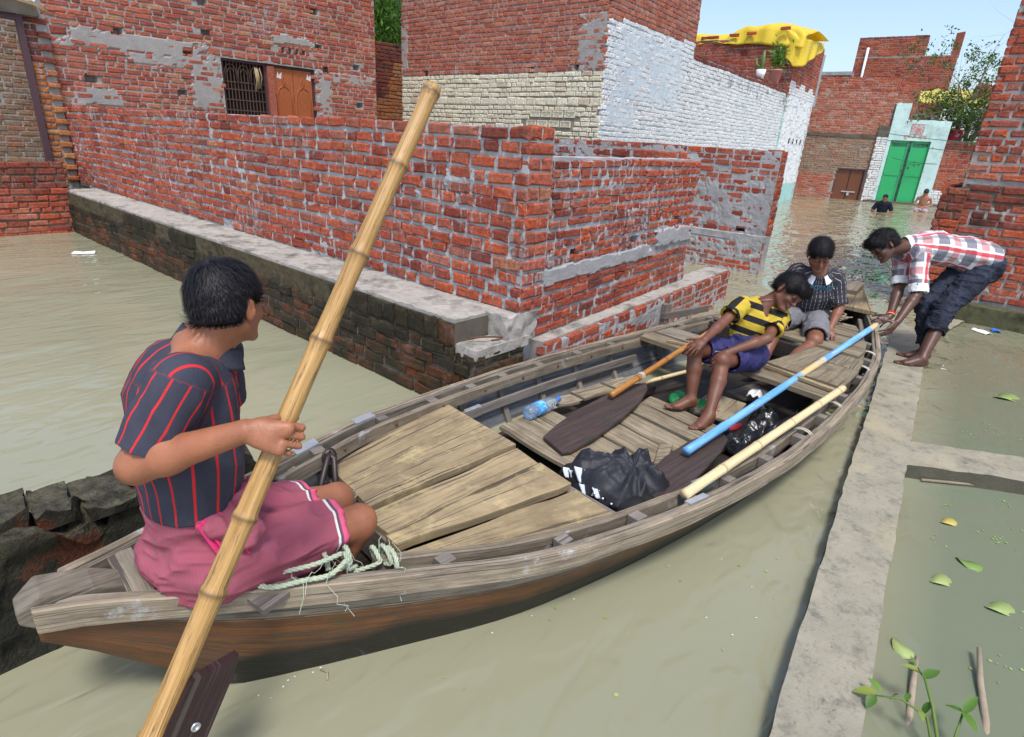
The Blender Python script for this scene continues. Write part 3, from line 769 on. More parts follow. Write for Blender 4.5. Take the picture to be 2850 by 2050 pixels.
# ------------------------------------------------------------------ white painted house
h2 = empty('painted_house', (10, 8, 0), 'brick house with cream front and white painted side wall', 'house')
HX, HY0, HY1 = 9.0, 6.05, 11.25
def z_front(u, z):
    if z < 2.69: return 'cream'
    return 'pale'
hf = [(0.55, 2.74), (1.55, 2.72), (2.9, 2.72), (4.4, 2.71)]
hfh = [(a - .05, a + .05, z - .02, z + .07) for a, z in hf]
core(h2, (HX, HY0 + 0.03), (0, 1), HY1 - HY0 - 0.03, 0.0, 6.2, -1, 0.25, lambda u, z: MM['cream'] if z < 2.69 else MM['house'], res=0.03, n1=0.005, smear=0.15, seed=111, holes=hfh, patches=((0.02, 0.55, 2.72, 3.5, 0.014), (4.95, 5.2, 2.8, 3.6, 0.014)))
bfr = rows(HY1 - HY0, 1.2, 2.15, 0.078, pst=0.4, sl=0.20, joint=0.014, seed=112) + rows(HY1 - HY0, 2.30, 2.69, 0.078, pst=0.45, seed=113) + rows(HY1 - HY0, 2.70, 6.2, 0.076, pst=0.4, seed=114)
u = 0.0
while u < HY1 - HY0: bfr.append((u, min(HY1 - HY0, u + 0.225), 2.16, 2.29)); u += 0.235
# frogged bricks laid face-out: each shows its maker's frame
frog = [(0.62 + 0.26 * k, 2.02) for k in range(4)] + [(0.70 + 0.26 * k, 1.86) for k in range(4)] + [(0.72 + 0.26 * k, 1.60) for k in range(2)]
def fskip(u, z): return any(abs(u - a) < 0.16 and abs(z - b) < 0.075 for a, b in frog) or any(a < u < b and c < z < e for a, b, c, e in hfh)
brickwork(h2, (HX, HY0), (0, 1), bfr, z_front, -1, keep=150, seed=25, pj=0.005, skip=fskip)
M_CREAM = MB['cream']
for (a, b) in frog:
    y0, z0 = HY0 + a, b
    s = obj('stamped_brick', box_mesh('stamped_brick', (HX - 0.012, y0 - 0.115, z0 - 0.055), (HX + 0.03, y0 + 0.115, z0 + 0.055), [M_CREAM]), h2)
    fr = 0.012
    bars('frog_rim', [((HX - 0.022, y0 - 0.11, z0 + 0.035), (HX - 0.012, y0 + 0.11, z0 + 0.05)), ((HX - 0.022, y0 - 0.11, z0 - 0.05), (HX - 0.012, y0 + 0.11, z0 - 0.035)),
                      ((HX - 0.022, y0 + 0.095, z0 - 0.035), (HX - 0.012, y0 + 0.11, z0 + 0.035)), ((HX - 0.022, y0 - 0.11, z0 - 0.035), (HX - 0.012, y0 - 0.095, z0 + 0.035))], M_CREAM, s)
    if b > 1.8:
        cu = bpy.data.curves.new('stamp', 'FONT'); cu.body = 'RBF'; cu.size = 0.075; cu.extrude = 0.004; cu.align_x = 'CENTER'; cu.align_y = 'CENTER'
        to = bpy.data.objects.new('stamp', cu); COL.objects.link(to)
        dg = bpy.context.evaluated_depsgraph_get(); tme = bpy.data.meshes.new_from_object(to.evaluated_get(dg)); bpy.data.objects.remove(to)
        tme.materials.clear(); tme.materials.append(M_CREAM)
        t2 = bpy.data.objects.new('stamped_letters', tme); COL.objects.link(t2)
        t2.matrix_world = Matrix(((0, 0, -1, HX - 0.015), (-1, 0, 0, y0), (0, 1, 0, z0), (0, 0, 0, 1)))
        t2.parent = s; t2.matrix_parent_inverse = s.matrix_world.inverted()
# side wall, white
SL = 3.70                                     # tall front block
def z_side(u, z):
    lim = 3.47 + 0.03 * u
    if z > lim: return 'pale'
    return 'white'
core(h2, np.array((HX, HY0)) + UR * 0.05, UR, SL - 0.05, 0.0, 6.2, 1, 0.25, lambda u, z: MM['white'] if z < 3.47 + .03 * u else MM['house'], res=0.03, n1=0.006, smear=0.1, seed=121, patches=((0.15, 3.2, 2.3, 3.42, 0.013), (0.1, 1.3, 1.9, 2.3, 0.012)))
brickwork(h2, (HX, HY0), UR, rows(SL, 1.0, 6.2, 0.079, pst=0.45, seed=122), z_side, 1, keep=70, seed=26, pj=0.006)
c2 = np.array((HX, HY0)) + UR * SL
core(h2, c2, (-0.0847, 0.9964), 4.5, 0.0, 6.2, 1, 0.25, lambda u, z: MM['house'], res=0.08, seed=123)
brickwork(h2, c2, (-0.0847, 0.9964), rows(4.5, 3.3, 6.2, 0.079, pst=0.45, seed=124), lambda u, z: 'pale', 1, keep=0, seed=27)
# long lower part of the side wall
SL2 = 7.9
def mside2(u, z):
    t = 3.40 + 0.016 * u
    return MM['whitetop'] if z > t - 0.42 + 0.2 * math.sin(u * 3) * 0.5 else MM['white']
core(h2, c2, UR, SL2, 0.0, 3.42, 1, 0.25, mside2, res=0.035, n1=0.006, smear=0.08, seed=125)
def z_side2(u, z):
    if z > 3.30: return 'dark'
    if z > 3.0 + 0.12 * math.sin(u * 2.3) + 0.1 * math.sin(u * 7.1): return 'whitetop'
    return 'white'
brickwork(h2, c2, UR, rows(SL2, 0.9, 3.46, 0.080, pst=0.5, seed=126), z_side2, 1, keep=75, seed=28, pj=0.007)

# ------------------------------------------------------------------ narrow wing with the tarpaulin
h3 = empty('tarp_house', (22, 9, 0), 'narrow white and brick house wing with yellow tarpaulin on its roof', 'house')
c3 = np.array((HX, HY0)) + UR * (SL + SL2)
WL = 3.6
M_TURQ = mat_mortar('turquoise_wash', (0.36, 0.60, 0.58), 0.3, dirt=0.3)
M_WHITEW = mat_mortar('white_wash', (0.74, 0.80, 0.83), 0.25, dirt=0.15, dirtcol=(0.4, 0.42, 0.42))
core(h3, c3 + (0.02, -0.06), UR, WL, -0.3, 5.0, 1, 0.25, lambda u, z: M_TURQ if z < 0.62 else (M_WHITEW if z < 3.62 else MM['house']), res=0.05, n1=0.005, seed=131)
brickwork(h3, c3 + (0.02, -0.06), UR, rows(WL, 0.62, 4.95, 0.079, pst=0.5, seed=132), lambda u, z: 'white' if z < 3.62 + 0.1 * math.sin(u * 5) else 'farred', 1, keep=90, seed=29, skip=lambda u, z: z < 3.3 and (int(u * 11 + z * 7) % 3 != 0))
core(h3, c3 + (0.02, -0.06), (-0.0847, 0.9964), 6.0, 2.8, 4.86, -1, 0.25, lambda u, z: MM['house'], res=0.05, seed=133)
brickwork(h3, c3 + (0.02, -0.06), (-0.0847, 0.9964), rows(6.0, 3.2, 4.84, 0.079, pst=0.6, seed=134), lambda u, z: 'farred', -1, keep=90, seed=30)
e3 = c3 + (0.02, -0.06) + UR * WL
core(h3, e3, (-0.0847, 0.9964), 4.0, -0.3, 5.0, 1, 0.25, lambda u, z: MM['house'], res=0.1, seed=135)
core(h3, e3 + UR * 0.02, UR, 0.35, 3.2, 4.85, 1, 0.3, lambda u, z: MM['cement'], res=0.06, seed=136, name='cement_pier')
for k in range(4):
    q = c3 + UR * (1.2 + 0.55 * k)
    obj('painted_wall_slot', box_mesh('painted_wall_slot', (q[0], q[1] - 0.085, 1.9), (q[0] + 0.06, q[1] - 0.065, 2.06), [M_DARK]), h3)  # dark box on the wall face, shade of a slot painted in

# ------------------------------------------------------------------ far end of the lane
FD = np.array((0.42, -0.908)); FO = np.array((26.33, 8.05)) - FD * 1.6
def fz(u, z):
    if z > 3.9: return 'farred'
    if z > 2.3: return 'far'
    return 'fartan' if not (z < 0.9) else 'far'
h4 = empty('lane_end_house', (27, 7, 0), 'weathered two storey brick house closing the lane, with a low brown door', 'house')
core(h4, FO, FD, 4.55, -0.4, 4.36, 1, 0.3, lambda u, z: MM['far'], res=0.06, n1=0.006, lvl=0.002, smear=0.3, seed=141, openings=((3.1, 4.15, -0.4, 1.18),))
brickwork(h4, FO, FD, rows(4.55, 0.0, 2.30, 0.082, pst=0.7, seed=142) + rows(4.55, 2.42, 4.4, 0.082, pst=0.7, seed=143), fz, 1, keep=300, seed=31, pj=0.008, skip=lambda u, z: 3.05 < u < 4.2 and z < 1.22)
core(h4, FO + FD * 4.55 + np.array((0.908, 0.42)) * 0.25, FD, 0.80, 1.5, 4.25, 1, 0.3, lambda u, z: MM['far'], res=0.08, smear=0.3, seed=144)
brickwork(h4, FO + FD * 4.55 + np.array((0.908, 0.42)) * 0.25, FD, rows(0.80, 2.2, 4.3, 0.082, pst=0.7, seed=145), fz, 1, keep=0, seed=131)
slab('string_course', [tuple(FO + FD * 0.0 + (-0.03, -0.03)), tuple(FO + FD * 4.5 + (-0.03, -0.03)), tuple(FO + FD * 4.5 + (0.1, 0.1)), tuple(FO + (0.1, 0.1))], 2.31, 2.41, MM['dark'], 0.2, 0.01, 0.1, 30, h4)
M_BROWN = metal('brown_door_paint', (0.13, 0.042, 0.018), 0.5)
def fpt(u, d, z): q = FO + FD * u; return (q[0] + 0.0 - 0.908 * d * 1.0, q[1] - 0.42 * d, z)
def fbox(name, u0, u1, d0, d1, z0, z1, mat, parent):
    V = [fpt(u, d, z) for u in (u0, u1) for d in (d0, d1) for z in (z0, z1)]
    return obj(name, mkmesh(name, V, [(0, 1, 3, 2), (4, 6, 7, 5), (0, 4, 5, 1), (2, 3, 7, 6), (0, 2, 6, 4), (1, 5, 7, 3)], [mat]), parent)
dr = fbox('door', 3.1, 4.15, -0.14, -0.1, -0.4, 1.18, M_BROWN, h4)
fbox('door_leaf', 3.16, 3.60, -0.10, -0.06, -0.4, 1.12, M_BROWN, h4); fbox('door_leaf', 3.64, 4.09, -0.10, -0.06, -0.4, 1.12, M_BROWN, h4)
fbox('door_frame', 3.1, 3.15, -0.08, 0.01, -0.4, 1.18, M_DOORFR, h4); fbox('door_frame', 4.1, 4.15, -0.08, 0.01, -0.4, 1.18, M_DOORFR, h4); fbox('door_frame', 3.15, 4.1, -0.08, 0.01, 1.13, 1.18, M_DOORFR, h4)
M_STEEL = G('bright_latch').fin((0.6, 0.6, 0.62), 0.3, Metallic=0.9)
fbox('latch', 3.45, 3.95, -0.05, -0.02, 0.28, 0.32, M_STEEL, h4); fbox('padlock', 3.66, 3.74, -0.05, -0.02, 0.16, 0.27, M_STEEL, h4)
# gate with the green doors
M_MINT = mat_mortar('mint_plaster', (0.50, 0.68, 0.66), 0.25, dirt=0.5, dirtcol=(0.14, 0.17, 0.15), scale=0.6)
M_GREEN = metal('green_door_paint', (0.02, 0.36, 0.12), 0.45, 0.12)
gt = empty('gateway', (27.9, 4.7, 0), 'pale mint plastered gateway with tall green metal doors', 'gateway')
G0 = 4.58
core(gt, FO + FD * G0 + np.array((-0.908, -0.42)) * 0.12, FD, 1.95, -0.3, 3.0, 1, 0.35, lambda u, z: M_MINT, res=0.06, n1=0.004, seed=151, openings=((0.14, 1.48, -0.3, 2.28),), topnoise=0.03)
core(gt, FO + FD * G0 + np.array((-0.908, -0.42)) * 0.12, FD, 0.5, 3.0, 3.55, 1, 0.35, lambda u, z: M_MINT, res=0.06, n1=0.004, seed=152, topnoise=0.04)
def gbox(name, u0, u1, d0, d1, z0, z1, mat, parent): return fbox(name, G0 + u0, G0 + u1, 0.12 + d0, 0.12 + d1, z0, z1, mat, parent)
for (a, b) in ((0.15, 0.76), (0.86, 1.47)):
    s = gbox('door_leaf', a, b, -0.12, -0.08, 0.06, 2.06, M_GREEN, gt)
    gbox('door_rail', a, b, -0.08, -0.06, 1.02, 1.08, M_GREEN, s)
    gbox('door_rail', a, b, -0.12, -0.07, 2.20, 2.26, M_GREEN, s)
    for k in range(8): gbox('vent_bar', a + 0.03 + 0.075 * k, a + 0.055 + 0.075 * k, -0.11, -0.09, 2.06, 2.20, M_GREEN, s)
    gbox('door_stile', a, a + 0.04, -0.08, -0.06, 0.06, 2.20, M_GREEN, s); gbox('door_stile', b - 0.04, b, -0.08, -0.06, 0.06, 2.20, M_GREEN, s)
M_YARD = G('lit_yard_beyond').fin((0.55, 0.55, 0.53), 0.9)
gbox('yard_panel', 0.1, 1.85, -0.9, -0.85, -0.3, 2.6, MB['fartan'], gt)
gbox('threshold', -0.3, 3.6, 0.0, 0.18, -0.3, 0.07, MM['dark'], gt)
M_PLAQ = G('red_plaque'); M_PLAQ = M_PLAQ.fin(M_PLAQ.mix(M_PLAQ.ramp(M_PLAQ.noise(M_PLAQ.pos(), 18, 3), [(0.5, 0.0), (0.6, 1.0)]), (0.42, 0.40, 0.40), (0.36, 0.12, 0.11)), 0.8)
gbox('plaque', 0.68, 1.12, 0.002, 0.02, 2.52, 2.88, M_PLAQ, gt)
M_REDP = G('red_lettering').fin((0.55, 0.10, 0.07), 0.8)
_devs = {}
def letters(body, size, parent, mat, X, Y, loc, name='lettering', ext=0.003, shear=0.0):
    cu = bpy.data.curves.new('t', 'FONT'); cu.body = body; cu.size = size; cu.extrude = ext; cu.align_x = 'CENTER'; cu.align_y = 'CENTER'; cu.shear = shear
    to = bpy.data.objects.new('t', cu); COL.objects.link(to)
    dg = bpy.context.evaluated_depsgraph_get(); tme = bpy.data.meshes.new_from_object(to.evaluated_get(dg)); bpy.data.objects.remove(to)
    tme.materials.clear(); tme.materials.append(mat)
    X = Vector(X).normalized(); Y = Vector(Y).normalized(); Z = X.cross(Y)
    o = bpy.data.objects.new(name, tme); COL.objects.link(o)
    o.matrix_world = Matrix(((X.x, Y.x, Z.x, loc[0]), (X.y, Y.y, Z.y, loc[1]), (X.z, Y.z, Z.z, loc[2]), (0, 0, 0, 1)))
    if parent is not None:
        o.parent = parent; o.matrix_parent_inverse = parent.matrix_world.inverted()
    return o
letters('शुभ-ॐ लाभ', 0.17, gt, M_REDP, (FD[0], FD[1], 0), (0, 0, 1), fpt(G0 + 0.88, 0.125, 2.42))
letters('ॐ', 0.20, gt, M_REDP, (FD[0], FD[1], 0), (0, 0, 1), fpt(G0 + 0.9, 0.142, 2.62))
# white brick pier left of the gate, raw brick wall right of it
wp = empty('white_brick_pier', (27.4, 5.5, 0), 'flaking whitewashed brick pier between brown door and green gate', 'pier')
core(wp, FO + FD * 4.2 + np.array((-0.908, -0.42)) * 0.10, FD, 0.42, -0.3, 2.75, 1, 0.3, lambda u, z: MM['far'] if z < 2.2 else MM['dark'], res=0.05, seed=155)
brickwork(wp, FO + FD * 4.2 + np.array((-0.908, -0.42)) * 0.10, FD, rows(0.42, 0.0, 2.35, 0.085, pst=0.6, seed=156), lambda u, z: 'white', 1, keep=60, seed=32)
w5 = empty('brick_wall', (28.8, 2.8, 0), 'flaking brick wall with black top right of the green gate', 'wall')
core(w5, FO + FD * (G0 + 1.95), FD, 4.0, -0.4, 2.35, 1, 0.3, lambda u, z: MM['dark'] if z > 2.0 else MM['far'], res=0.05, seed=157, smear=0.3)
brickwork(w5, FO + FD * (G0 + 1.95), FD, rows(4.0, 0.0, 2.3, 0.083, pst=0.65, seed=158), lambda u, z: 'dark' if z > 1.9 + 0.2 * math.sin(u * 4) else ('white' if (z < 0.6 and u < 0.8) else 'farred' if u < 1.0 else 'fartan'), 1, keep=120, seed=33)
# tall house behind
h5 = empty('tower_house', (38, 8, 0), 'tall raw brick house rising behind the lane end, with a white drainpipe', 'house')
TD = np.array((0.10, -0.995)); TO = np.array((34.0, 8.78))
core(h5, TO, TD, 2.75, 0.0, 6.78, 1, 0.3, lambda u, z: MM['far'], res=0.12, smear=0.15, seed=161)
brickwork(h5, TO, TD, rows(2.75, 3.6, 5.93, 0.085, pst=0.7, seed=162) + rows(2.75, 6.0, 6.8, 0.085, pst=0.7, seed=163), lambda u, z: 'farred' if z < 6.72 else 'dark', 1, keep=60, seed=34, pj=0.008)
core(h5, TO + TD * 2.75, TD, 1.25, 0.0, 5.98, 1, 0.3, lambda u, z: MM['far'], res=0.12, seed=165)
brickwork(h5, TO + TD * 2.75, TD, rows(1.25, 3.6, 5.95, 0.085, pst=0.7, seed=166), lambda u, z: 'farred', 1, keep=0, seed=35)
core(h5, TO + TD * 3.72, TD, 0.3, 5.9, 6.85, 1, 0.3, lambda u, z: MB['farred'], res=0.12, seed=167, topnoise=0.08)
M_PIPE = G('white_pvc').fin((0.72, 0.78, 0.80), 0.4)
q = TO + TD * 0.42
obj('drainpipe', tube_mesh('drainpipe', [(q[0] - 0.10, q[1] - 0.04, 3.6), (q[0] - 0.10, q[1] - 0.04, 6.35)], 0.055, [M_PIPE], 10), h5)
h6 = empty('roof_shelter', (33, 10.5, 0), 'flat roofed concrete shelter peeping over the red parapet', 'house')
core(h6, (33.0, 10.6), TD, 2.0, 3.0, 5.12, 1, 0.3, lambda u, z: MM['far'], res=0.15, seed=168, openings=((0.9, 1.7, 4.7, 5.05),))
slab('roof_slab', [(32.8, 10.9), (33.0, 8.55), (35, 8.8), (34.8, 11.0)][::-1], 5.12, 5.27, MM['cement'], 0.3, 0.02, 0.2, 33, h6)

# ------------------------------------------------------------------ house at the right edge
h7 = empty('brick_house', (8.5, -1.5, 0), 'raw brick house at the right edge, standing on a blackened lower wall', 'house')
RX = 8.14
core(h7, (RX, -4.0), (0, 1), 4.75, 1.36, 5.2, -1, 0.3, lambda u, z: MM['house'], res=0.03, n1=0.006, smear=0.2, seed=171)
brickwork(h7, (RX, -4.0), (0, 1), rows(4.75, 1.45, 5.2, 0.083, pst=0.6, sl=0.235, seed=172, joint=0.016), lambda u, z: 'rightb', -1, keep=150, fine_rest=True, seed=36, pj=0.007)
core(h7, (RX, 0.75), (1, 0), 3.5, 1.36, 5.2, -1, 0.3, lambda u, z: MM['house'], res=0.06, seed=173)
brickwork(h7, (RX, 0.75), (1, 0), rows(3.5, 1.45, 5.2, 0.083, pst=0.6, seed=174), lambda u, z: 'rightb', -1, keep=0, seed=37)
core(h7, (RX - 0.06, -4.0), (0, 1), 4.72, -0.4, 1.40, -1, 0.3, lambda u, z: MM['house'] if z < 1.2 else MM['dark'], res=0.03, n1=0.006, smear=0.45, seed=175)
brickwork(h7, (RX - 0.06, -4.0), (0, 1), rows(4.72, 0.22, 1.40, 0.083, pst=0.75, sl=0.235, seed=176, joint=0.016), lambda u, z: 'dark' if z > 1.22 or (z > 1.0 and 4.2 < u < 4.6) else 'rightlow', -1, keep=120, fine_rest=True, seed=38, pj=0.006)
core(h7, (RX - 0.10, 0.68), (0, 1), 0.22, -0.4, 1.35, -1, 0.4, lambda u, z: MM['dark'], res=0.03, seed=177)
brickwork(h7, (RX - 0.10, 0.68), (0, 1), rows(0.22, 0.1, 1.37, 0.083, pst=0.75, seed=178), lambda u, z: 'dark' if z > 1.05 else 'rightlow', -1, keep=30, fine_rest=True, seed=39)
core(h7, (RX - 0.10, 0.90), (1, 0), 3.4, -0.4, 1.35, -1, 0.1, lambda u, z: MM['dark'], res=0.05, seed=179)
brickwork(h7, (RX - 0.10, 0.90), (1, 0), rows(3.4, 0.1, 1.37, 0.083, pst=0.6, seed=180), lambda u, z: 'rightlow', -1, keep=0, seed=40)
M_MOSSG = mat_mortar('mossy_footing', (0.10, 0.10, 0.055), 0.9, dirt=0.8, dirtcol=(0.02, 0.02, 0.012), scale=2)
slab('mossy_footing', [(RX - 0.26, -4.0), (RX - 0.05, -4.0), (RX - 0.05, 0.55), (RX - 0.26, 0.55)], -0.3, 0.19, M_MOSSG, 0.04, 0.03, 0.05, 41, h7)

# ------------------------------------------------------------------ concrete wall tops in the water (right)
def mat_wetconc(name):
    g = G(name); p = g.pos()
    c = g.mix(g.noise(p, 5, 5, 0.65), (0.20, 0.188, 0.14), (0.36, 0.335, 0.255))
    c = g.mix(g.ramp(g.noise(p, 11, 5, 0.75), [(0.5, 0.0), (0.68, 0.75)]), c, (0.11, 0.105, 0.09))
    c = g.mix(g.ramp(g.noise(p, 3.2, 4, 0.6), [(0.52, 0.0), (0.66, 0.55)]), c, (0.38, 0.33, 0.22))
    c = g.mix(g.ramp(g.noise(p, 60, 4, 0.7), [(0.60, 0.0), (0.70, 0.6)]), c, (0.07, 0.065, 0.05))
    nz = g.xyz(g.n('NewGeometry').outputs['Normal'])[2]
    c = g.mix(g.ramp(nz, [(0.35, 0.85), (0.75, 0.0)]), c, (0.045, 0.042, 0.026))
    h = g.ma('ADD', g.noise(p, 40, 5, 0.7), g.ma('MULTIPLY', g.noise(p, 8, 3), 0.8))
    return g.fin(c, g.ramp(g.noise(p, 4, 3), [(0.4, 0.55), (0.6, 0.9)]), g.bump(h, 0.006, 0.7), 0.35)
M_CONC = mat_wetconc('lime_stained_concrete')
cw = empty('concrete_wall', (3.5, 0.2, 0), 'grey concrete wall top just above the water with a side branch', 'wall')
slab('wall_top', [(0.2, -0.167), (6.76, 0.52), (6.76, 0.815), (0.2, 0.03)], -0.35, 0.088, M_CONC, 0.03, 0.012, 0.075, 51, cw)
slab('wall_branch', [(3.50, 0.24), (3.84, 0.27), (4.8, -1.5), (4.46, -1.5)][::-1], -0.35, 0.080, M_CONC, 0.03, 0.012, 0.075, 52, cw)
slab('wall_branch', [(6.55, 0.5), (6.85, 0.5), (8.0, 0.62), (8.0, 0.32)][::-1], -0.35, 0.02, M_CONC, 0.05, 0.014, 0.035, 53, cw)

# ------------------------------------------------------------------ ruined wall at the lower left
M_RUIN = G('black_algae_masonry'); gq = M_RUIN; p_ = gq.pos()
nz_ = gq.n('NewGeometry').outputs['Normal']
c_ = gq.mix(gq.ramp(gq.noise(p_, 9, 5, 0.7), [(0.42, 0.0), (0.62, 1.0)]), (0.012, 0.012, 0.008), (0.045, 0.042, 0.022))
c_ = gq.mix(gq.ramp(gq.noise(p_, 4.3, 4, 0.6), [(0.60, 0.0), (0.66, 0.9)]), c_, (0.11, 0.03, 0.012))
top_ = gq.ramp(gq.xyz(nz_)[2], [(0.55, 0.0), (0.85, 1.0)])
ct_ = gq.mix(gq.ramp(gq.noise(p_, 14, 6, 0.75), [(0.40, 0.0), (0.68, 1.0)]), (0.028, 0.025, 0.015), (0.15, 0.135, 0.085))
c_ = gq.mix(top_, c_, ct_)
M_RUIN = gq.fin(c_, 0.7, gq.bump(gq.ma('ADD', gq.noise(p_, 22, 6, 0.75), gq.noise(p_, 70, 4, 0.7)), 0.02, 1.0), 0.35)
rw = empty('ruined_wall', (0.0, 2.1, 0), 'black mossy broken wall stump beside the stern of the boat', 'wall')
rng = random.Random(3)
ww = slab('wall_stump', [(-1.5, 1.93), (0.86, 2.0), (0.86, 2.22), (-1.5, 2.15)], -0.3, 0.44, M_RUIN, 0.028, 0.05, 0.07, 55, rw, crumble=0.10)
u = -0.75; k = 0
while u < 0.85:
    l = rng.uniform(0.06, 0.15); dy = rng.uniform(-0.02, 0.04)
    if not (-0.02 < u < 0.05):
        slab('rubble_brick', [(u, 1.99 + dy), (u + l, 1.99 + dy), (u + l, 2.18 + dy), (u, 2.18 + dy)], 0.40, 0.435 + rng.uniform(0, 0.055), M_RUIN, 0.022, 0.045, 0.035, 60 + k, rw)
    u += l + rng.uniform(0.0, 0.02); k += 1
# ------------------------------------------------------------------ tarpaulin on the narrow house
def mat_cloth(name, col, rough=0.6, var=0.15, trans=0.0, bscale=25):
    g = G(name); p = g.pos()
    c = g.mix(g.noise(p, 6, 4, 0.6), tuple(x * (1 - var) for x in col), tuple(min(0.9, x * (1 + var)) for x in col))
    m = g.fin(c, rough, g.bump(g.noise(p, bscale, 4, 0.6), 0.006, 0.5), 0.35)
    if trans:
        g.b.inputs['Transmission Weight'].default_value = 0.0
        g.b.inputs['Subsurface Weight'].default_value = 0.0
        tr = g.n('BsdfTranslucent'); g.put(tr.inputs[0], c); mx = g.n('MixShader'); mx.inputs[0].default_value = trans
        g.t.links.new(g.b.outputs[0], mx.inputs[1]); g.t.links.new(tr.outputs[0], mx.inputs[2]); g.t.links.new(mx.outputs[0], g.out.inputs[0])
    return m
M_TARP = mat_cloth('yellow_tarpaulin', (0.85, 0.66, 0.06), 0.5, 0.06, 0.35, 12)
tp = empty('tarpaulin', (20.5, 8, 5), 'bright yellow tarpaulin draped over the roof of the narrow house', 'tarpaulin')
def sheet(name, fn, nu, nv, mat, parent, thick=0.004):
    V, F = [], []
    for i in range(nu):
        for j in range(nv): V.append(fn(i / (nu - 1), j / (nv - 1)))
    for i in range(nu - 1):
        for j in range(nv - 1): F.append((i * nv + j, (i + 1) * nv + j, (i + 1) * nv + j + 1, i * nv + j + 1))
    o = obj(name, mkmesh(name, V, F, [mat], smooth=True), parent)
    md = o.modifiers.new('thickness', 'SOLIDIFY'); md.thickness = thick; md.offset = 0
    return o
def tarp_fn(s, t):
    # s along the parapet (towards the lane), t from the back over the ridge and down the front
    y = 10.9 - 4.15 * s
    prof = np.interp(s, [0, 0.15, 0.28, 0.40, 0.55, 0.70, 0.9, 1.0], [5.14, 5.22, 5.17, 5.12, 5.36, 5.38, 5.28, 5.08])
    front = np.interp(s, [0, 0.2, 0.35, 0.4, 0.7, 0.9, 1.0], [4.80, 4.72, 4.80, 4.74, 4.66, 4.58, 4.50])
    x = np.interp(t, [0, 0.5, 0.62, 1.0], [22.6, 20.9, 20.45, 20.32]) + 0.085 * (s - .5)
    z = np.interp(t, [0, 0.35, 0.62, 0.70, 1.0], [5.0, prof, prof - 0.16, prof - 0.3, front])
    w = 0.022 * math.sin(s * 31 + t * 7) + 0.07 * (abs(math.sin(s * 8.5 - t * 4)) - .5)
    return (x + 0.6 * w * (t > 0.6) + 0.05 * math.sin(s * 50) * t, y, z + w * (1 - abs(t - .5)))
sheet('tarp_top', tarp_fn, 34, 18, M_TARP, tp)
def tarp_corner(s, t):
    # flap hanging over the lane-side corner
    q = np.interp(s, [0, 0.25, 1], [-0.35, 0.0, 2.4])
    if q < 0: bx, by = c3[0] - 0.12, c3[1] - 0.1 - q
    else: bx, by = c3[0] - 0.05 + UR[0] * q, c3[1] - 0.24 + UR[1] * q
    low = np.interp(s, [0, 0.22, 0.3, 0.7, 1], [4.25, 4.02, 4.05, 4.45, 4.75])
    top = np.interp(s, [0, 0.3, 1.0], [4.95, 5.15, 5.10])
    z = top + (low - top) * t
    k = 0.05 * math.sin(s * 22 + t * 3) * t
    return (bx - 0.1 * t + k, by - 0.08 * t + k + (0.5 * (1 - t * 3) if t < 0.33 else 0), z)
sheet('tarp_flap', tarp_corner, 34, 22, M_TARP, tp)
for (y, z) in ((9.85, 4.93), (9.55, 4.93), (8.9, 4.96), (8.35, 4.98), (7.35, 5.06)):
    bme = brick_mesh(1, int(y * 7) % 8, MB['farred'])
    o = bpy.data.objects.new('weight_brick', bme); COL.objects.link(o)
    o.matrix_world = Matrix(((0, -1, 0, 20.28), (-1.3, 0, 0, y), (0, 0, 1.1, z), (0, 0, 0, 1)))
    tag(o, {9.85: 'leftmost red brick weighing down the yellow tarpaulin', 9.55: 'second red brick from the left on the tarpaulin edge', 8.9: 'middle red brick on the tarpaulin edge', 8.35: 'red brick right of the middle one on the tarpaulin', 7.35: 'highest red brick, on the tarpaulin corner nearest the lane'}[y], 'brick', 'bricks weighing down the tarpaulin')

# ------------------------------------------------------------------ leaves and trees
def leaf_mat(name, stops, trans=0.35):
    g = G(name)
    c = g.ramp(g.rand(), stops)
    tr = g.n('BsdfTranslucent'); g.put(tr.inputs[0], c); mx = g.n('MixShader'); mx.inputs[0].default_value = trans
    g.fin(c, 0.5, None, 0.4)
    g.t.links.new(g.b.outputs[0], mx.inputs[1]); g.t.links.new(tr.outputs[0], mx.inputs[2]); g.t.links.new(mx.outputs[0], g.out.inputs[0])
    return g.m
M_LEAFB = leaf_mat('bamboo_leaf', [(0, (0.07, 0.17, 0.015)), (0.4, (0.12, 0.26, 0.03)), (0.8, (0.05, 0.12, 0.012)), (1, (0.20, 0.30, 0.05))])
M_LEAFD = leaf_mat('scrub_leaf', [(0, (0.035, 0.085, 0.015)), (0.5, (0.06, 0.12, 0.02)), (0.85, (0.09, 0.17, 0.03)), (0.96, (0.14, 0.2, 0.04)), (1, (0.42, 0.30, 0.03))])
M_BARK = G('grey_bark'); M_BARK = M_BARK.fin(M_BARK.mix(M_BARK.noise(M_BARK.pos(), 20, 4), (0.10, 0.085, 0.07), (0.24, 0.21, 0.18)), 0.9)
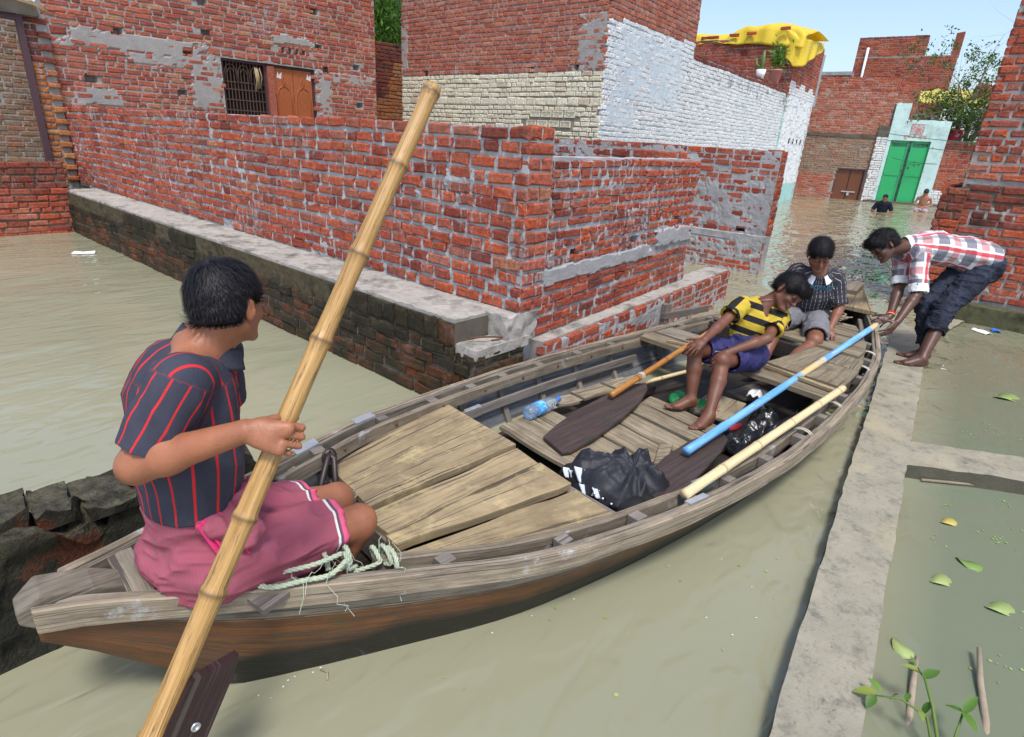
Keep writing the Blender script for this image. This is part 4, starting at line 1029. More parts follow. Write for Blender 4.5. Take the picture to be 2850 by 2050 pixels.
def leaf_mesh(name, pts, dirs, size, mat, aspect=0.4, seed=0):
    r = np.random.RandomState(seed); n = len(pts)
    d = dirs / (np.linalg.norm(dirs, axis=1)[:, None] + 1e-9)
    a = r.normal(size=(n, 3)); a -= (a * d).sum(1)[:, None] * d; a /= np.linalg.norm(a, axis=1)[:, None]
    nn = np.cross(d, a)
    L = size * r.uniform(0.6, 1.35, n)[:, None]; W = L * aspect * r.uniform(0.7, 1.3, n)[:, None]
    V = np.stack([pts, pts + d * L * 0.45 + a * W * 0.5 + nn * L * 0.06, pts + d * L, pts + d * L * 0.45 - a * W * 0.5 + nn * L * 0.06], 1).reshape(-1, 3)
    F = np.arange(4 * n).reshape(-1, 4)
    return mkmesh(name, V, F, [mat])
# bamboo clump in the gap behind the left house
bt = empty('bamboo_clump', (13, 17.5, 0), 'bright green bamboo foliage in the gap between the two houses', 'bamboo')
r = np.random.RandomState(5)
def culm(b, top, k):
    pts = [(b[0] + (top[0] - b[0]) * t ** 1.6, b[1] + (top[1] - b[1]) * t ** 1.6, b[2] + (top[2] - b[2]) * (t - 0.12 * t ** 4)) for t in np.linspace(0, 1, 9)]
    return pts
LP, LD = [], []
M_CULM = G('green_culm').fin((0.10, 0.16, 0.03), 0.5)
for k in range(22):
    b = (r.uniform(11.6, 14.0), r.uniform(15.6, 18.0), -0.3); tp_ = (b[0] + r.normal() * 0.7, b[1] + r.normal() * 0.7, r.uniform(5.0, 8.0))
    pts = culm(b, tp_, k)
    obj('culm', tube_mesh('culm', pts, [0.035 * (1 - 0.8 * t) for t in np.linspace(0, 1, 9)], [M_CULM], 5), bt)
    for q in range(1100):
        t = r.uniform(0.3, 1.0); i = min(7, int(t * 8)); f = t * 8 - i
        p = np.array(pts[i]) * (1 - f) + np.array(pts[i + 1]) * f
        LP.append(p + r.normal(size=3) * np.array([0.35, 0.35, 0.28])); LD.append(r.normal(size=3) * 0.7 + np.array([0, 0, -0.8]))
lf = obj('foliage', leaf_mesh('foliage', np.array(LP), np.array(LD), 0.20, M_LEAFB, 0.22, 3), bt); lf['kind'] = 'stuff'
# dark back wall in the gap
gw = empty('gap_wall', (9, 12.7, 0), 'dark weathered brick wall closing the gap under the bamboo', 'wall')
core(gw, (7.9, 12.75), (1, 0.0), 2.6, -0.3, 3.5, 1, 0.25, lambda u, z: MM['dark'], res=0.05, seed=181)
brickwork(gw, (7.9, 12.75), (1, 0.0), rows(2.6, 1.2, 3.52, 0.08, pst=0.55, seed=182), lambda u, z: 'dark' if z > 2.7 - 0.5 * math.sin(u * 5) else 'orange', 1, keep=80, seed=41, pj=0.006)
# scrub tree right of the gate
tr_ = empty('scrub_tree', (30.2, 3.3, 2.3), 'sparse thorny tree with bare branches behind the wall by the gate', 'tree')
r = np.random.RandomState(9)
TLP, TLD = [], []
def branch(p, d, L, rad, depth, bare):
    pts = [p]; rr_ = [rad]; q = np.array(p, float); dd = np.array(d, float)
    n = 6
    for i in range(n):
        dd = dd + r.normal(size=3) * 0.13 + np.array([0, 0, 0.02]); dd /= np.linalg.norm(dd)
        q = q + dd * L / n; pts.append(tuple(q)); rr_.append(rad * (1 - 0.75 * (i + 1) / n))
    BR.append((pts, rr_))
    if depth == 0:
        nl = 0 if r.uniform() < bare else r.randint(8, 26)
        for _ in range(nl):
            t = r.uniform(0.2, 1); i = min(n - 1, int(t * n)); TLP.append(np.array(pts[i]) + r.normal(size=3) * 0.06); TLD.append(r.normal(size=3) + np.array([0, 0, -0.2]))
        return
    for _ in range(r.randint(3, 5)):
        i = r.randint(2, n + 1); nd = dd * 0.6 + r.normal(size=3) * 0.6; nd /= np.linalg.norm(nd)
        branch(pts[i], nd, L * r.uniform(0.5, 0.75), rr_[i] * 0.65, depth - 1, bare)
BR = []
for d, L, bare in (((-.1, 1.2, .55), 3.2, .85), ((0, .9, 1.0), 3.0, .8), ((.1, .2, 1.1), 3.4, .75), ((0, -.3, 1.2), 3.3, .7), ((0.0, 0.75, 0.75), 2.6, 0.45), ((-0.2, 0.45, 1), 2.4, 0.25), ((0.1, -0.15, 1), 2.4, 0.2), ((0.1, -0.5, 0.9), 2.4, 0.35), ((-0.1, 1.0, 0.35), 2.6, 0.6), ((0, 0.1, 1), 3.0, 0.5), ((-0.3, -0.2, 0.7), 1.8, 0.1), ((-0.2, 0.3, 0.5), 1.5, 0.05), ((-0.1, -0.6, 0.5), 1.8, 0.05)):
    d = np.array(d, float); d /= np.linalg.norm(d)
    branch((30.1 + r.normal() * 0.15, 3.35 + r.normal() * 0.2, 2.2), d, L, 0.055, 3, bare)
V, F = [], []; nv = 0
for pts, rr_ in BR:
    seg = 4 if rr_[0] < 0.02 else 6
    me = tube_mesh('t', pts, rr_, [M_BARK], seg, cap=False); v = [tuple(x.co) for x in me.vertices]; f = [tuple(p.vertices) for p in me.polygons]
    V += v; F += [tuple(i + nv for i in q) for q in f]; nv += len(v); bpy.data.meshes.remove(me)
obj('branches', mkmesh('branches', V, F, [M_BARK], smooth=True), tr_)
obj('trunk', tube_mesh('trunk', [(30.15, 3.3, 0.5), (30.1, 3.35, 1.4), (30.1, 3.35, 2.3)], [0.10, 0.08, 0.06], [M_BARK], 8), tr_)
lf = obj('foliage', leaf_mesh('foliage', np.array(TLP), np.array(TLD), 0.11, M_LEAFD, 0.5, 4), tr_); lf['kind'] = 'stuff'
# lower, denser part of the crown
P = r.normal(size=(2600, 3)) * np.array([0.5, 0.85, 0.55]) + np.array([30.0, 3.6, 3.4])
lf = obj('low_foliage', leaf_mesh('low_foliage', P, r.normal(size=(2600, 3)), 0.11, M_LEAFD, 0.5, 5), tr_); lf['kind'] = 'stuff'

# ------------------------------------------------------------------ cloth canopies behind the tree
M_YEL = mat_cloth('pale_yellow_cloth', (0.75, 0.66, 0.16), 0.7, 0.15, 0.35, 8)
M_PINK = mat_cloth('pink_cloth', (0.62, 0.12, 0.16), 0.7, 0.4, 0.3, 8)
cn = empty('cloth_canopy', (31, 4, 4), 'pale yellow cloth canopy seen through the thorny tree', 'canopy')
sheet('canopy_cloth', lambda s, t: (30.9 + 0.9 * t + 0.05 * math.sin(9 * s), 5.45 - 2.7 * s, 3.75 + 0.62 * t + 0.10 * math.sin(s * 6.3) * (1 - t) + 0.05 * math.sin(s * 21 + 3 * t)), 40, 10, M_YEL, cn)
for k in range(4): obj('canopy_pole', tube_mesh('canopy_pole', [(31.0 + 0.8 * (k % 2), 5.4 - 2.6 * (k // 2), 1.5), (31.0 + 0.8 * (k % 2), 5.4 - 2.6 * (k // 2), 3.8 + .5 * (k % 2))], 0.03, [M_STRAW], 6), cn)
pk = empty('patterned_cloth', (30.5, 3.4, 2.7), 'red and pink patterned cloth hung behind the wall by the tree', 'cloth')
g = G('red_patterned_cloth'); v = g.n('TexVoronoi'); g.put(v.inputs['Vector'], g.pos()); v.inputs['Scale'].default_value = 9
M_PAT = g.fin(g.ramp(v.outputs['Color'], [(0.2, (0.5, 0.03, 0.06)), (0.5, (0.6, 0.25, 0.3)), (0.8, (0.35, 0.03, 0.12))], 'CONSTANT'), 0.8)
sheet('hung_cloth', lambda s, t: (29.75 + 0.05 * math.sin(15 * s), 4.35 - 1.1 * s, 2.35 + 0.45 * t), 20, 6, M_PAT, pk)
sheet('hung_cloth', lambda s, t: (31.3 + 0.08 * math.sin(15 * s), 3.5 - 1.3 * s, 3.95 + 0.5 * t + .1 * math.sin(7 * s)), 20, 6, M_PINK, pk)
wv_ = empty('washing', (31, 2.6, 3), 'white and blue washing hung at the far right of the lane', 'washing')
M_WHC = mat_cloth('white_washing', (0.7, 0.72, 0.75), 0.8); M_BLC = mat_cloth('blue_washing', (0.06, 0.10, 0.32), 0.8)
sheet('washing_white', lambda s, t: (30.9 + .05 * math.sin(12 * s), 3.1 - 0.5 * s, 2.6 + 0.8 * t), 12, 8, M_WHC, wv_)
sheet('washing_blue', lambda s, t: (30.8 + .05 * math.sin(12 * s), 2.85 - 0.35 * s, 3.3 + 0.5 * t), 12, 8, M_BLC, wv_)
# wires
M_WIRE = G('green_wire').fin((0.03, 0.14, 0.10), 0.5)
for k, (a, b, sag) in enumerate((((26.6, 6.2, 2.62), (28.9, 1.6, 2.35), 0.12), ((27.0, 5.2, 2.25), (28.9, 1.6, 2.05), 0.14), ((27.2, 4.9, 1.65), (28.2, 3.6, 1.52), 0.05), ((29.0, 5.0, 3.3), (14.0, 0.8, 3.1), 0.25))):
    pts = [tuple(np.array(a) * (1 - t) + np.array(b) * t - np.array([0.05, 0, sag * 4 * t * (1 - t)])) for t in np.linspace(0, 1, 14)]
    o = obj('hanging_wire', tube_mesh('hanging_wire', pts, 0.012 if k < 3 else 0.006, [M_WIRE if k < 3 else M_STRAW], 4, cap=False))
    tag(o, ['green wire slung highest across the gateway', 'green wire slung over the top of the green doors', 'short green wire low across the right green door', 'thin pale line strung in front of the thorny tree'][k], 'wire', 'wires at the end of the lane')
# flower pot on the parapet
M_POT = mat_cloth('pink_pot', (0.50, 0.20, 0.19), 0.7)
def lathe(name, prof, loc, mats, seg=20, smooth=True, axis=None):
    V, F = [], []
    for (rr_, z) in prof:
        for k in range(seg):
            t = 2 * math.pi * k / seg; V.append((rr_ * math.cos(t), rr_ * math.sin(t), z))
    for i in range(len(prof) - 1):
        for k in range(seg): F.append((i * seg + k, i * seg + (k + 1) % seg, (i + 1) * seg + (k + 1) % seg, (i + 1) * seg + k))
    F.append(tuple(range(seg))[::-1]); F.append(tuple((len(prof) - 1) * seg + k for k in range(seg)))
    V = np.array(V)
    if axis is not None:
        q = Vector((0, 0, 1)).rotation_difference(Vector(axis).normalized()).to_matrix(); V = V @ np.array(q).T
    return mkmesh(name, V + np.array(loc), F, mats, smooth=smooth)
pp = empty('flower_pot', (19.2, 6.95, 3.47), 'pink tapering flower pot with a green plant on the white parapet', 'pot')
obj('pot', lathe('pot', [(0.11, 0), (0.175, 0.32), (0.19, 0.32), (0.19, 0.36), (0.15, 0.36), (0.14, 0.32)], (19.2, 6.98, 3.46), [M_POT]), pp)
P = r.normal(size=(260, 3)) * np.array([0.09, 0.09, 0.17]) + np.array([19.2, 6.98, 4.08])
lf = obj('plant_leaves', leaf_mesh('plant_leaves', P, r.normal(size=(260, 3)) + [0, 0, 0.5], 0.13, M_LEAFB, 0.4, 8), pp)
obj('plant_stem', tube_mesh('plant_stem', [(19.2, 6.98, 3.9), (19.2, 6.98, 4.4)], 0.02, [M_CULM], 6), pp)
p2_ = empty('cactus_pot', (17.6, 6.82, 3.45), 'small white pot with a cactus on the white parapet', 'pot')
obj('pot', lathe('pot', [(0.09, 0), (0.13, 0.22), (0.11, 0.22)], (17.7, 6.84, 3.44), [M_PIPE]), p2_)
obj('cactus_stem', tube_mesh('cactus_stem', [(17.7, 6.84, 3.62), (17.71, 6.84, 3.85), (17.7, 6.84, 4.12)], [0.05, 0.06, 0.03], [M_CULM], 8), p2_)
obj('cactus_stem', tube_mesh('cactus_stem', [(17.7, 6.84, 3.7), (17.7, 7.0, 3.78), (17.7, 7.02, 3.95)], [0.03, 0.04, 0.02], [M_CULM], 8), p2_)
# ------------------------------------------------------------------ the boat
BT0 = np.array((0.105, 1.646)); BA = np.array((0.9958, -0.0915)); BN = np.array((-0.0915, -0.9958)); BL = 6.066
_ss = [0, .16, .34, .48, .77, 1.23, 1.6, 1.87, 2.24, 2.74, 3.3, 4.03, 4.6, 5.27, 5.87, 6.06]
_ww = [.055, .125, .215, .29, .42, .63, .715, .76, .805, .833, .818, .755, .655, .42, .12, .045]
def hw(s):          # half width at the gunwale, smoothed
    return sum(np.interp(np.clip(s + d, 0, BL), _ss, _ww) for d in (-.12, -.06, 0, .06, .12)) / 5
def hz(s): return 0.27 + 0.19 * (2 * abs(s / BL - 0.5)) ** 2.2
def kz(s):          # keel line
    return np.interp(s, [0, .12, .25, .42, .7, 1.0, 5.0, 5.5, 5.8, 6.06], [.34, .24, .12, -.01, -.10, -.14, -.14, -.02, .14, .36])
def bw(s, n, z):
    p = BT0 + BA * s + BN * n
    return (p[0], p[1], z)

def mat_wood(name, c1, c2, dark=(0.06, 0.05, 0.045), stain=0.5, stcol=(0.12, 0.10, 0.085), rough=0.8, grain=1.0, extra=None, spec=0.3):
    g = G(name); uv = g.uv(); p = g.pos()
    ri = g.n('ObjectInfo').outputs['Random']
    off = g.n('CombineXYZ'); g.put(off.inputs[0], g.ma('MULTIPLY', ri, 17.0)); g.put(off.inputs[1], g.ma('MULTIPLY', ri, 31.0))
    va = g.n('VectorMath', operation='ADD'); g.put(va.inputs[0], uv); g.put(va.inputs[1], off.outputs[0]); uvo = va.outputs[0]
    gr = g.noise(g.mp(uvo, (2.2 * grain, 55 * grain, 1)), 1.0, 5, 0.7, 0.4)
    c = g.mix(g.ramp(gr, [(0.3, 0.0), (0.7, 1.0)]), c1, c2)
    c = g.mix(1.0, c, g.ramp(ri, [(0, 0.82), (1, 1.12)]), 'MULTIPLY')
    st = g.noise(g.mp(uvo, (4, 9, 1)), 1.0, 5, 0.7)
    c = g.mix(g.ramp(st, [(0.46, 0.0), (0.68, stain)]), c, stcol)
    cr = g.noise(g.mp(uvo, (1.3, 90, 1)), 1.0, 3, 0.6, 0.8)
    c = g.mix(g.ramp(cr, [(0.565, 0.0), (0.63, 0.9)]), c, dark)
    if extra:
        ec, lo, hi, amt = extra
        e = g.noise(p, 7, 5, 0.7)
        c = g.mix(g.ramp(e, [(lo, 0.0), (hi, amt)]), c, ec)
    h = g.ma('ADD', gr, g.ma('MULTIPLY', cr, -0.6))
    return g.fin(c, rough, g.bump(h, 0.004, 0.8), spec)
W_GREY = mat_wood('weathered_grey_wood', (0.150, 0.128, 0.098), (0.285, 0.25, 0.195), stain=0.75, stcol=(0.07, 0.058, 0.045))
W_RAIL = mat_wood('rail_wood', (0.185, 0.15, 0.105), (0.335, 0.28, 0.205), stain=0.75, stcol=(0.085, 0.065, 0.048), extra=((0.50, 0.53, 0.56), 0.60, 0.70, 0.5))
W_DECK = mat_wood('deck_wood_yellowed', (0.26, 0.20, 0.115), (0.43, 0.335, 0.19), stain=0.7, stcol=(0.15, 0.11, 0.065), extra=((0.58, 0.47, 0.22), 0.56, 0.72, 0.55))
W_FLOOR = mat_wood('floor_boards', (0.185, 0.15, 0.095), (0.35, 0.295, 0.205), stain=0.75, stcol=(0.095, 0.07, 0.04))
W_BROWN = mat_wood('hull_brown_wood', (0.085, 0.036, 0.014), (0.17, 0.072, 0.026), stain=0.7, stcol=(0.035, 0.03, 0.025), rough=0.5, extra=((0.05, 0.07, 0.02), 0.58, 0.7, 0.5))
def _tar(m):
    nt = m.node_tree; b = nt.nodes['Principled BSDF']; old = b.inputs['Base Color'].links[0].from_socket
    geo = nt.nodes.new('ShaderNodeNewGeometry'); sx = nt.nodes.new('ShaderNodeSeparateXYZ'); nt.links.new(geo.outputs['Position'], sx.inputs[0])
    no = nt.nodes.new('ShaderNodeTexNoise'); no.inputs['Scale'].default_value = 4; nt.links.new(geo.outputs['Position'], no.inputs['Vector'])
    ad = nt.nodes.new('ShaderNodeMath'); ad.operation = 'MULTIPLY_ADD'; nt.links.new(no.outputs['Fac'], ad.inputs[0]); ad.inputs[1].default_value = -0.10; nt.links.new(sx.outputs[2], ad.inputs[2])
    rp = nt.nodes.new('ShaderNodeValToRGB'); nt.links.new(ad.outputs[0], rp.inputs[0]); rp.color_ramp.elements[0].position = 0.05; rp.color_ramp.elements[0].color = (1, 1, 1, 1); rp.color_ramp.elements[1].position = 0.10; rp.color_ramp.elements[1].color = (0, 0, 0, 1)
    mx = nt.nodes.new('ShaderNodeMixRGB'); nt.links.new(rp.outputs[0], mx.inputs[0]); nt.links.new(old, mx.inputs[1]); mx.inputs[2].default_value = (0.018, 0.017, 0.013, 1)
    nt.links.new(mx.outputs[0], b.inputs['Base Color'])
_tar(W_BROWN)
W_INNER = mat_wood('hull_inside_slate', (0.085, 0.095, 0.11), (0.19, 0.205, 0.22), stain=0.6, stcol=(0.04, 0.042, 0.045), grain=0.7)
W_WET = mat_wood('wet_dark_wood', (0.02, 0.017, 0.014), (0.06, 0.05, 0.042), stain=0.5, stcol=(0.012, 0.01, 0.01), rough=0.4)
W_OAR = mat_wood('oar_blade_wood', (0.035, 0.024, 0.022), (0.085, 0.058, 0.052), stain=0.4, stcol=(0.02, 0.016, 0.015), rough=0.5, extra=((0.02, 0.045, 0.02), 0.56, 0.7, 0.6))
W_RIB = mat_wood('rib_wood', (0.13, 0.115, 0.10), (0.24, 0.215, 0.185))

def strip(name, A, B, C, D, mats, parent, mi=None, uvs=None):
    """closed bar from four edge polylines (outer-top, inner-top, inner-bottom, outer-bottom)"""
    E = [np.array(x) for x in (A, B, C, D)]; n = len(A)
    V = np.concatenate(E); F = []; UV = []
    ln = np.concatenate([[0], np.cumsum(np.linalg.norm(np.diff(E[0], axis=0), axis=1))])
    wv = [0, 0.05, 0.10, 0.15]
    UV = np.concatenate([np.stack([ln, np.full(n, wv[k])], 1) for k in range(4)])
    for k in range(4):
        m = (k + 1) % 4
        for i in range(n - 1): F.append((k * n + i, k * n + i + 1, m * n + i + 1, m * n + i))
    F.append((0, n, 2 * n, 3 * n)); F.append((n - 1, 4 * n - 1, 3 * n - 1, 2 * n - 1))
    me = mkmesh(name, V, F, mats, mi, uv=UV)
    return obj(name, me, parent)

def rail(name, side, s0, s1, o0, o1, zt, h, mat, parent, seg=70, wob=0.003, seed=0):
    """bar following the gunwale between inward offsets o0 (outer) and o1 (inner)"""
    S = np.linspace(s0, s1, seg)
    r = np.random.RandomState(seed + 1000)
    wbl = lambda: (vn2(S * 7, S * 0 + r.uniform(0, 99), seed) - 0.5) * 2 * wob + (vn2(S * 31, S * 0 + r.uniform(0, 99), seed) - 0.5) * wob
    def line(o, dz):
        a, b = wbl(), wbl()
        return [bw(s, side * max(0.004, hw(s) - o) + a[i], hz(s) + dz + b[i]) for i, s in enumerate(S)]
    ob = strip(name, line(o0, zt), line(o1, zt), line(o1, zt - h), line(o0, zt - h), [mat], parent)
    md = ob.modifiers.new('bevel', 'BEVEL'); md.width = 0.004; md.segments = 1; md.limit_method = 'ANGLE'; md.angle_limit = 1.0
    return ob

def qplank(name, q, z, th, mat, parent, dz=0.0, wob=0.004, seed=0, ax=None, frame=bw):
    """plank from 4 (s,n) corners: q0->q1 is the grain direction, q3->q2 the other long edge; z may be 4 values"""
    q = [np.array(x, float) for x in q]
    zz = z if isinstance(z, (list, tuple)) else [z] * 4
    nu, nv = 12, 3
    L = np.linalg.norm(q[1] - q[0]); Wd = np.linalg.norm(q[3] - q[0])
    V, UV, F = [], [], []
    r0 = seed * 13.7
    for lay, zo in ((0, 0.0), (1, -th)):
        for i in range(nu):
            s = i / (nu - 1)
            for j in range(nv):
                t = j / (nv - 1)
                p = (q[0] * (1 - s) + q[1] * s) * (1 - t) + (q[3] * (1 - s) + q[2] * s) * t
                e = (float(vn2(np.array([s * L * 9 + r0]), np.array([t * 5.0 + lay * 0.3]), 3)[0]) - 0.5) * 2 * wob
                f = (float(vn2(np.array([s * L * 5 + r0]), np.array([9 + t]), 5)[0]) - 0.5) * 2 * wob
                d = (q[3] - q[0]) / max(Wd, 1e-6)
                if j != 1: p = p + d * e
                zv = (zz[0] * (1 - s) + zz[1] * s) * (1 - t) + (zz[3] * (1 - s) + zz[2] * s) * t + dz + zo + f * 0.6
                V.append(frame(p[0], p[1], zv)); UV.append((s * L, t * Wd + lay * 0.5))
    N = nu * nv
    for i in range(nu - 1):
        for j in range(nv - 1):
            F.append((i * nv + j, (i + 1) * nv + j, (i + 1) * nv + j + 1, i * nv + j + 1))
            F.append((N + i * nv + j, N + i * nv + j + 1, N + (i + 1) * nv + j + 1, N + (i + 1) * nv + j))
        F.append((i * nv, N + i * nv, N + (i + 1) * nv, (i + 1) * nv))
        k = nv - 1; F.append((i * nv + k, (i + 1) * nv + k, N + (i + 1) * nv + k, N + i * nv + k))
    for j in range(nv - 1):
        F.append((j, j + 1, N + j + 1, N + j)); k = (nu - 1) * nv
        F.append((k + j, N + k + j, N + k + j + 1, k + j + 1))
    o = obj(name, mkmesh(name, V, F, [mat], uv=UV), parent)
    md = o.modifiers.new('bevel', 'BEVEL'); md.width = 0.003; md.segments = 2; md.limit_method = 'ANGLE'; md.angle_limit = 0.9
    return o

boat = empty('rowing_boat', bw(3.0, 0, 0), 'long weathered wooden rowing boat with plank decks lying across the flooded lane', 'boat')
# hull strakes
SS = np.linspace(0.0, BL, 64)
def hullpt(s, side, f, off=0.0):
    """f=0 gunwale, f=1 chine"""
    w = hw(s) - 0.02 + off; zg = hz(s) - 0.03; zk = min(kz(s), zg - 0.02)
    wc = w * 0.74
    nn = w + (wc - w) * (f ** 1.25); z = zg + (zk - zg) * f
    return side * max(0.004, nn), z
for side in (1, -1):
    for k in range(4):
        f0, f1 = k / 4 - (0.02 if k else 0), (k + 1) / 4
        A, B, C, D = [], [], [], []
        for s in SS:
            n0, z0 = hullpt(s, side, max(0, f0), 0.004 * k * 0); n1, z1 = hullpt(s, side, f1)
            th = 0.016
            ov = 0.005
            A.append(bw(s, n0 + side * 0.0, z0)); D.append(bw(s, n1 + side * ov * 0.0, z1))
            B.append(bw(s, n0 - side * min(th, abs(n0) * .8), z0)); C.append(bw(s, n1 - side * min(th, abs(n1) * .8), z1))
        n = len(SS)
        mi = [0] * (n - 1) + [1] * (n - 1) + [0] * (n - 1) + [0] * (n - 1) + [0, 0]
        # face order in strip(): top, inner, bottom, outer
        strip('hull_strake', A, B, C, D, [W_GREY if k == 0 else W_BROWN, W_INNER], boat, mi)
V, F, UV = [], [], []
for s in SS:
    for side in (-1, 0, 1):
        n1, z1 = hullpt(s, side if side else 1, 1.0); V.append(bw(s, n1 if side else 0, z1)); UV.append((s, side * 0.4))
for i in range(len(SS) - 1):
    for j in range(2): F.append((i * 3 + j, i * 3 + j + 1, (i + 1) * 3 + j + 1, (i + 1) * 3 + j))
obj('hull_bottom', mkmesh('hull_bottom', V, F, [W_BROWN], uv=UV), boat)
# dark bilge boards
for k, (n0, n1) in enumerate(((-.58, -.33), (-.325, -.02), (-.015, .30), (.305, .58))):
    qplank('bilge_board', [(0.75, n0 * 0.5), (2.4, n0), (2.4, n1), (0.75, n1 * 0.5)], 0.028, 0.02, W_WET, boat, seed=k + 3)
    qplank('bilge_board', [(2.405, n0), (5.2, n0 * 0.55), (5.2, n1 * 0.55), (2.405, n1)], 0.028, 0.02, W_WET, boat, seed=k + 9)
# rails
for side in (1, -1):
    rail('outer_rail', side, 0.0 if side > 0 else 0.07, 6.0, 0.0, 0.030, 0.0, 0.075, W_RAIL, boat, seed=3 * side + 5)
    rail('rail_strip', side, 0.03, 5.95, 0.033, 0.052, -0.004, 0.05, W_GREY, boat, seed=5 * side + 7)
    rail('inner_rail', side, 0.80 if side > 0 else 0.75, 5.35, 0.105, 0.138, -0.004, 0.062, W_RAIL, boat, seed=7 * side + 9)
    for s in (0.98, 1.38, 1.72, 2.02, 2.30, 2.62, 3.0, 3.35, 3.75, 4.15, 4.5, 4.85):
        w = hw(s); j = rnd.uniform(-.01, .01)
        qplank('spacer_block', [(s - .025, side * (w - .054)), (s + .03, side * (w - .054)), (s + .03, side * (w - .104)), (s - .025, side * (w - .104))], hz(s) - 0.006 + j * .5, 0.055, W_RIB, boat, seed=int(s * 100))
    # ribs and stringer
    for s in (0.85, 1.95, 2.28, 2.62, 2.98, 3.35, 3.9, 4.3, 4.75, 5.1):
        A, B, C, D = [], [], [], []
        for f in np.linspace(0.02, 0.95, 10):
            nn, z = hullpt(s, side, f); nn -= side * 0.016
            A.append(bw(s - .018, nn, z)); B.append(bw(s + .018, nn, z)); C.append(bw(s + .018, nn - side * 0.03, z)); D.append(bw(s - .018, nn - side * 0.03, z))
        strip('rib', A, B, C, D, [W_RIB], boat)
    for (sa, sb) in ((1.80, 2.92), (2.90, 3.56)):
        S = np.linspace(sa, sb, 16); A, B, C, D = [], [], [], []
        for s in S:
            n0, z0 = hullpt(s, side, 0.42); n0 -= side * 0.047
            z0 = hz(s) - 0.115; 
            A.append(bw(s, n0, z0)); B.append(bw(s, n0 - side * 0.02, z0)); C.append(bw(s, n0 - side * 0.02, z0 - 0.05)); D.append(bw(s, n0, z0 - 0.05))
        strip('stringer', A, B, C, D, [W_RIB], boat)
# stern: block, cross piece, seat planks
V = []
for (s, hn, z0, z1) in ((-0.03, 0.032, 0.405, 0.445), (0.02, 0.050, 0.37, 0.482), (0.13, 0.050, 0.34, 0.450), (0.21, 0.040, 0.33, 0.405)):
    V += [bw(s, -hn, z0), bw(s, hn, z0), bw(s, hn, z1), bw(s, -hn * 0.85, z1 + 0.006)]
F = [(0, 1, 2, 3), (12, 15, 14, 13)]
for i in range(3):
    for k in range(4): F.append((i * 4 + k, (i + 1) * 4 + k, (i + 1) * 4 + (k + 1) % 4, i * 4 + (k + 1) % 4))
UV = [(v[0], v[2] + v[1]) for v in V]
o = obj('stern_block', mkmesh('stern_block', V, F, [W_GREY], uv=UV), boat); md = o.modifiers.new('bevel', 'BEVEL'); md.width = 0.006; md.segments = 2
qplank('cross_piece', [(0.185, -0.10), (0.195, 0.115), (0.255, 0.13), (0.245, -0.11)], [0.425, 0.405, 0.405, 0.425], 0.022, W_GREY, boat, seed=4)
for k, (a, b) in enumerate(((-1, -.42), (-.40, .02), (.04, .45), (.47, 1))):
    w0, w1 = hw(0.20) - 0.05, hw(0.62) - 0.06
    qplank('seat_plank', [(0.20, a * w0), (0.62, a * w1), (0.62, b * w1), (0.20, b * w0)], [0.375, 0.345, 0.345, 0.375], 0.022, W_GREY, boat, dz=-0.004 * (k % 2), seed=20 + k)
qplank('loose_board', [(0.42, 0.20), (0.56, 0.17), (0.58, 0.30), (0.45, 0.335)], 0.385, 0.02, W_RIB, boat, seed=31)
# stern deck
DK = [((-.446, -.62), (-.066, -.072), 0.0), ((-.050, -.054), (.104, .090), -0.014), ((.122, .108), (.190, .312), -0.004), ((.214, .340), (.300, .575), -0.02)]
for k, ((a0, a1), (b0, b1), dz) in enumerate(DK):
    s0, s1 = (1.03 - 0.25 * (a0 + .446) * 0.35, 1.79)
    qplank('deck_plank', [(1.02 - 0.05 * (k > 0) - .02 * k * .3, a0), (1.80 - 0.02 * k, a1), (1.785 - 0.02 * k, b1), (1.0 - 0.02 * k, b0)], 0.262, 0.034, W_DECK, boat, dz=dz, wob=0.007, seed=40 + k)
qplank('deck_beam', [(0.985, -.47), (0.955, .33), (0.99, .33), (1.02, -.47)], 0.215, 0.16, W_RIB, boat, seed=51)
qplank('deck_beam', [(1.74, -.64), (1.72, .60), (1.77, .60), (1.79, -.64)], 0.222, 0.10, W_RIB, boat, seed=52)
# floor boards amidships
FB = [((2.03, -.46), (1.985, .50), (2.20, .50), (2.25, -.46), 0.125), ((2.26, -.47), (2.21, .30), (2.37, .32), (2.43, -.47), 0.118), ((2.445, -.30), (2.385, .30), (2.56, .30), (2.62, -.32), 0.122),
      ((2.635, -.25), (2.575, .36), (2.74, .36), (2.79, -.25), 0.115), ((2.81, -.22), (2.765, .34), (2.90, .33), (2.96, -.20), 0.12), ((2.98, -.18), (2.92, .34), (3.06, .30), (3.10, -.2), 0.112)]
for k, (a, b, c, d, z) in enumerate(FB):
    qplank('floor_board', [a, b, c, d], z, 0.024, W_FLOOR, boat, wob=0.006, seed=60 + k)
for k, q in enumerate([[(2.50, -.54), (2.66, -.50), (2.64, -.40), (2.49, -.43)], [(2.70, -.53), (2.95, -.49), (2.93, -.38), (2.69, -.40)], [(2.98, -.50), (3.16, -.47), (3.15, -.36), (2.99, -.36)], [(2.35, .33), (2.42, .36), (2.62, .27), (2.55, .23)]]):
    qplank('broken_board', q, 0.135, 0.02, W_FLOOR, boat, wob=0.01, seed=70 + k)
qplank('floor_bearer', [(2.05, -.40), (3.3, -.34), (3.3, -.29), (2.05, -.35)], 0.095, 0.05, W_WET, boat, seed=80)
qplank('floor_bearer', [(2.05, .36), (3.4, .36), (3.4, .42), (2.05, .42)], 0.095, 0.05, W_WET, boat, seed=81)
qplank('bottom_board', [(3.15, .05), (3.45, .02), (3.47, .26), (3.2, .30)], [0.10, 0.13, 0.13, 0.10], 0.02, W_FLOOR, boat, seed=82)
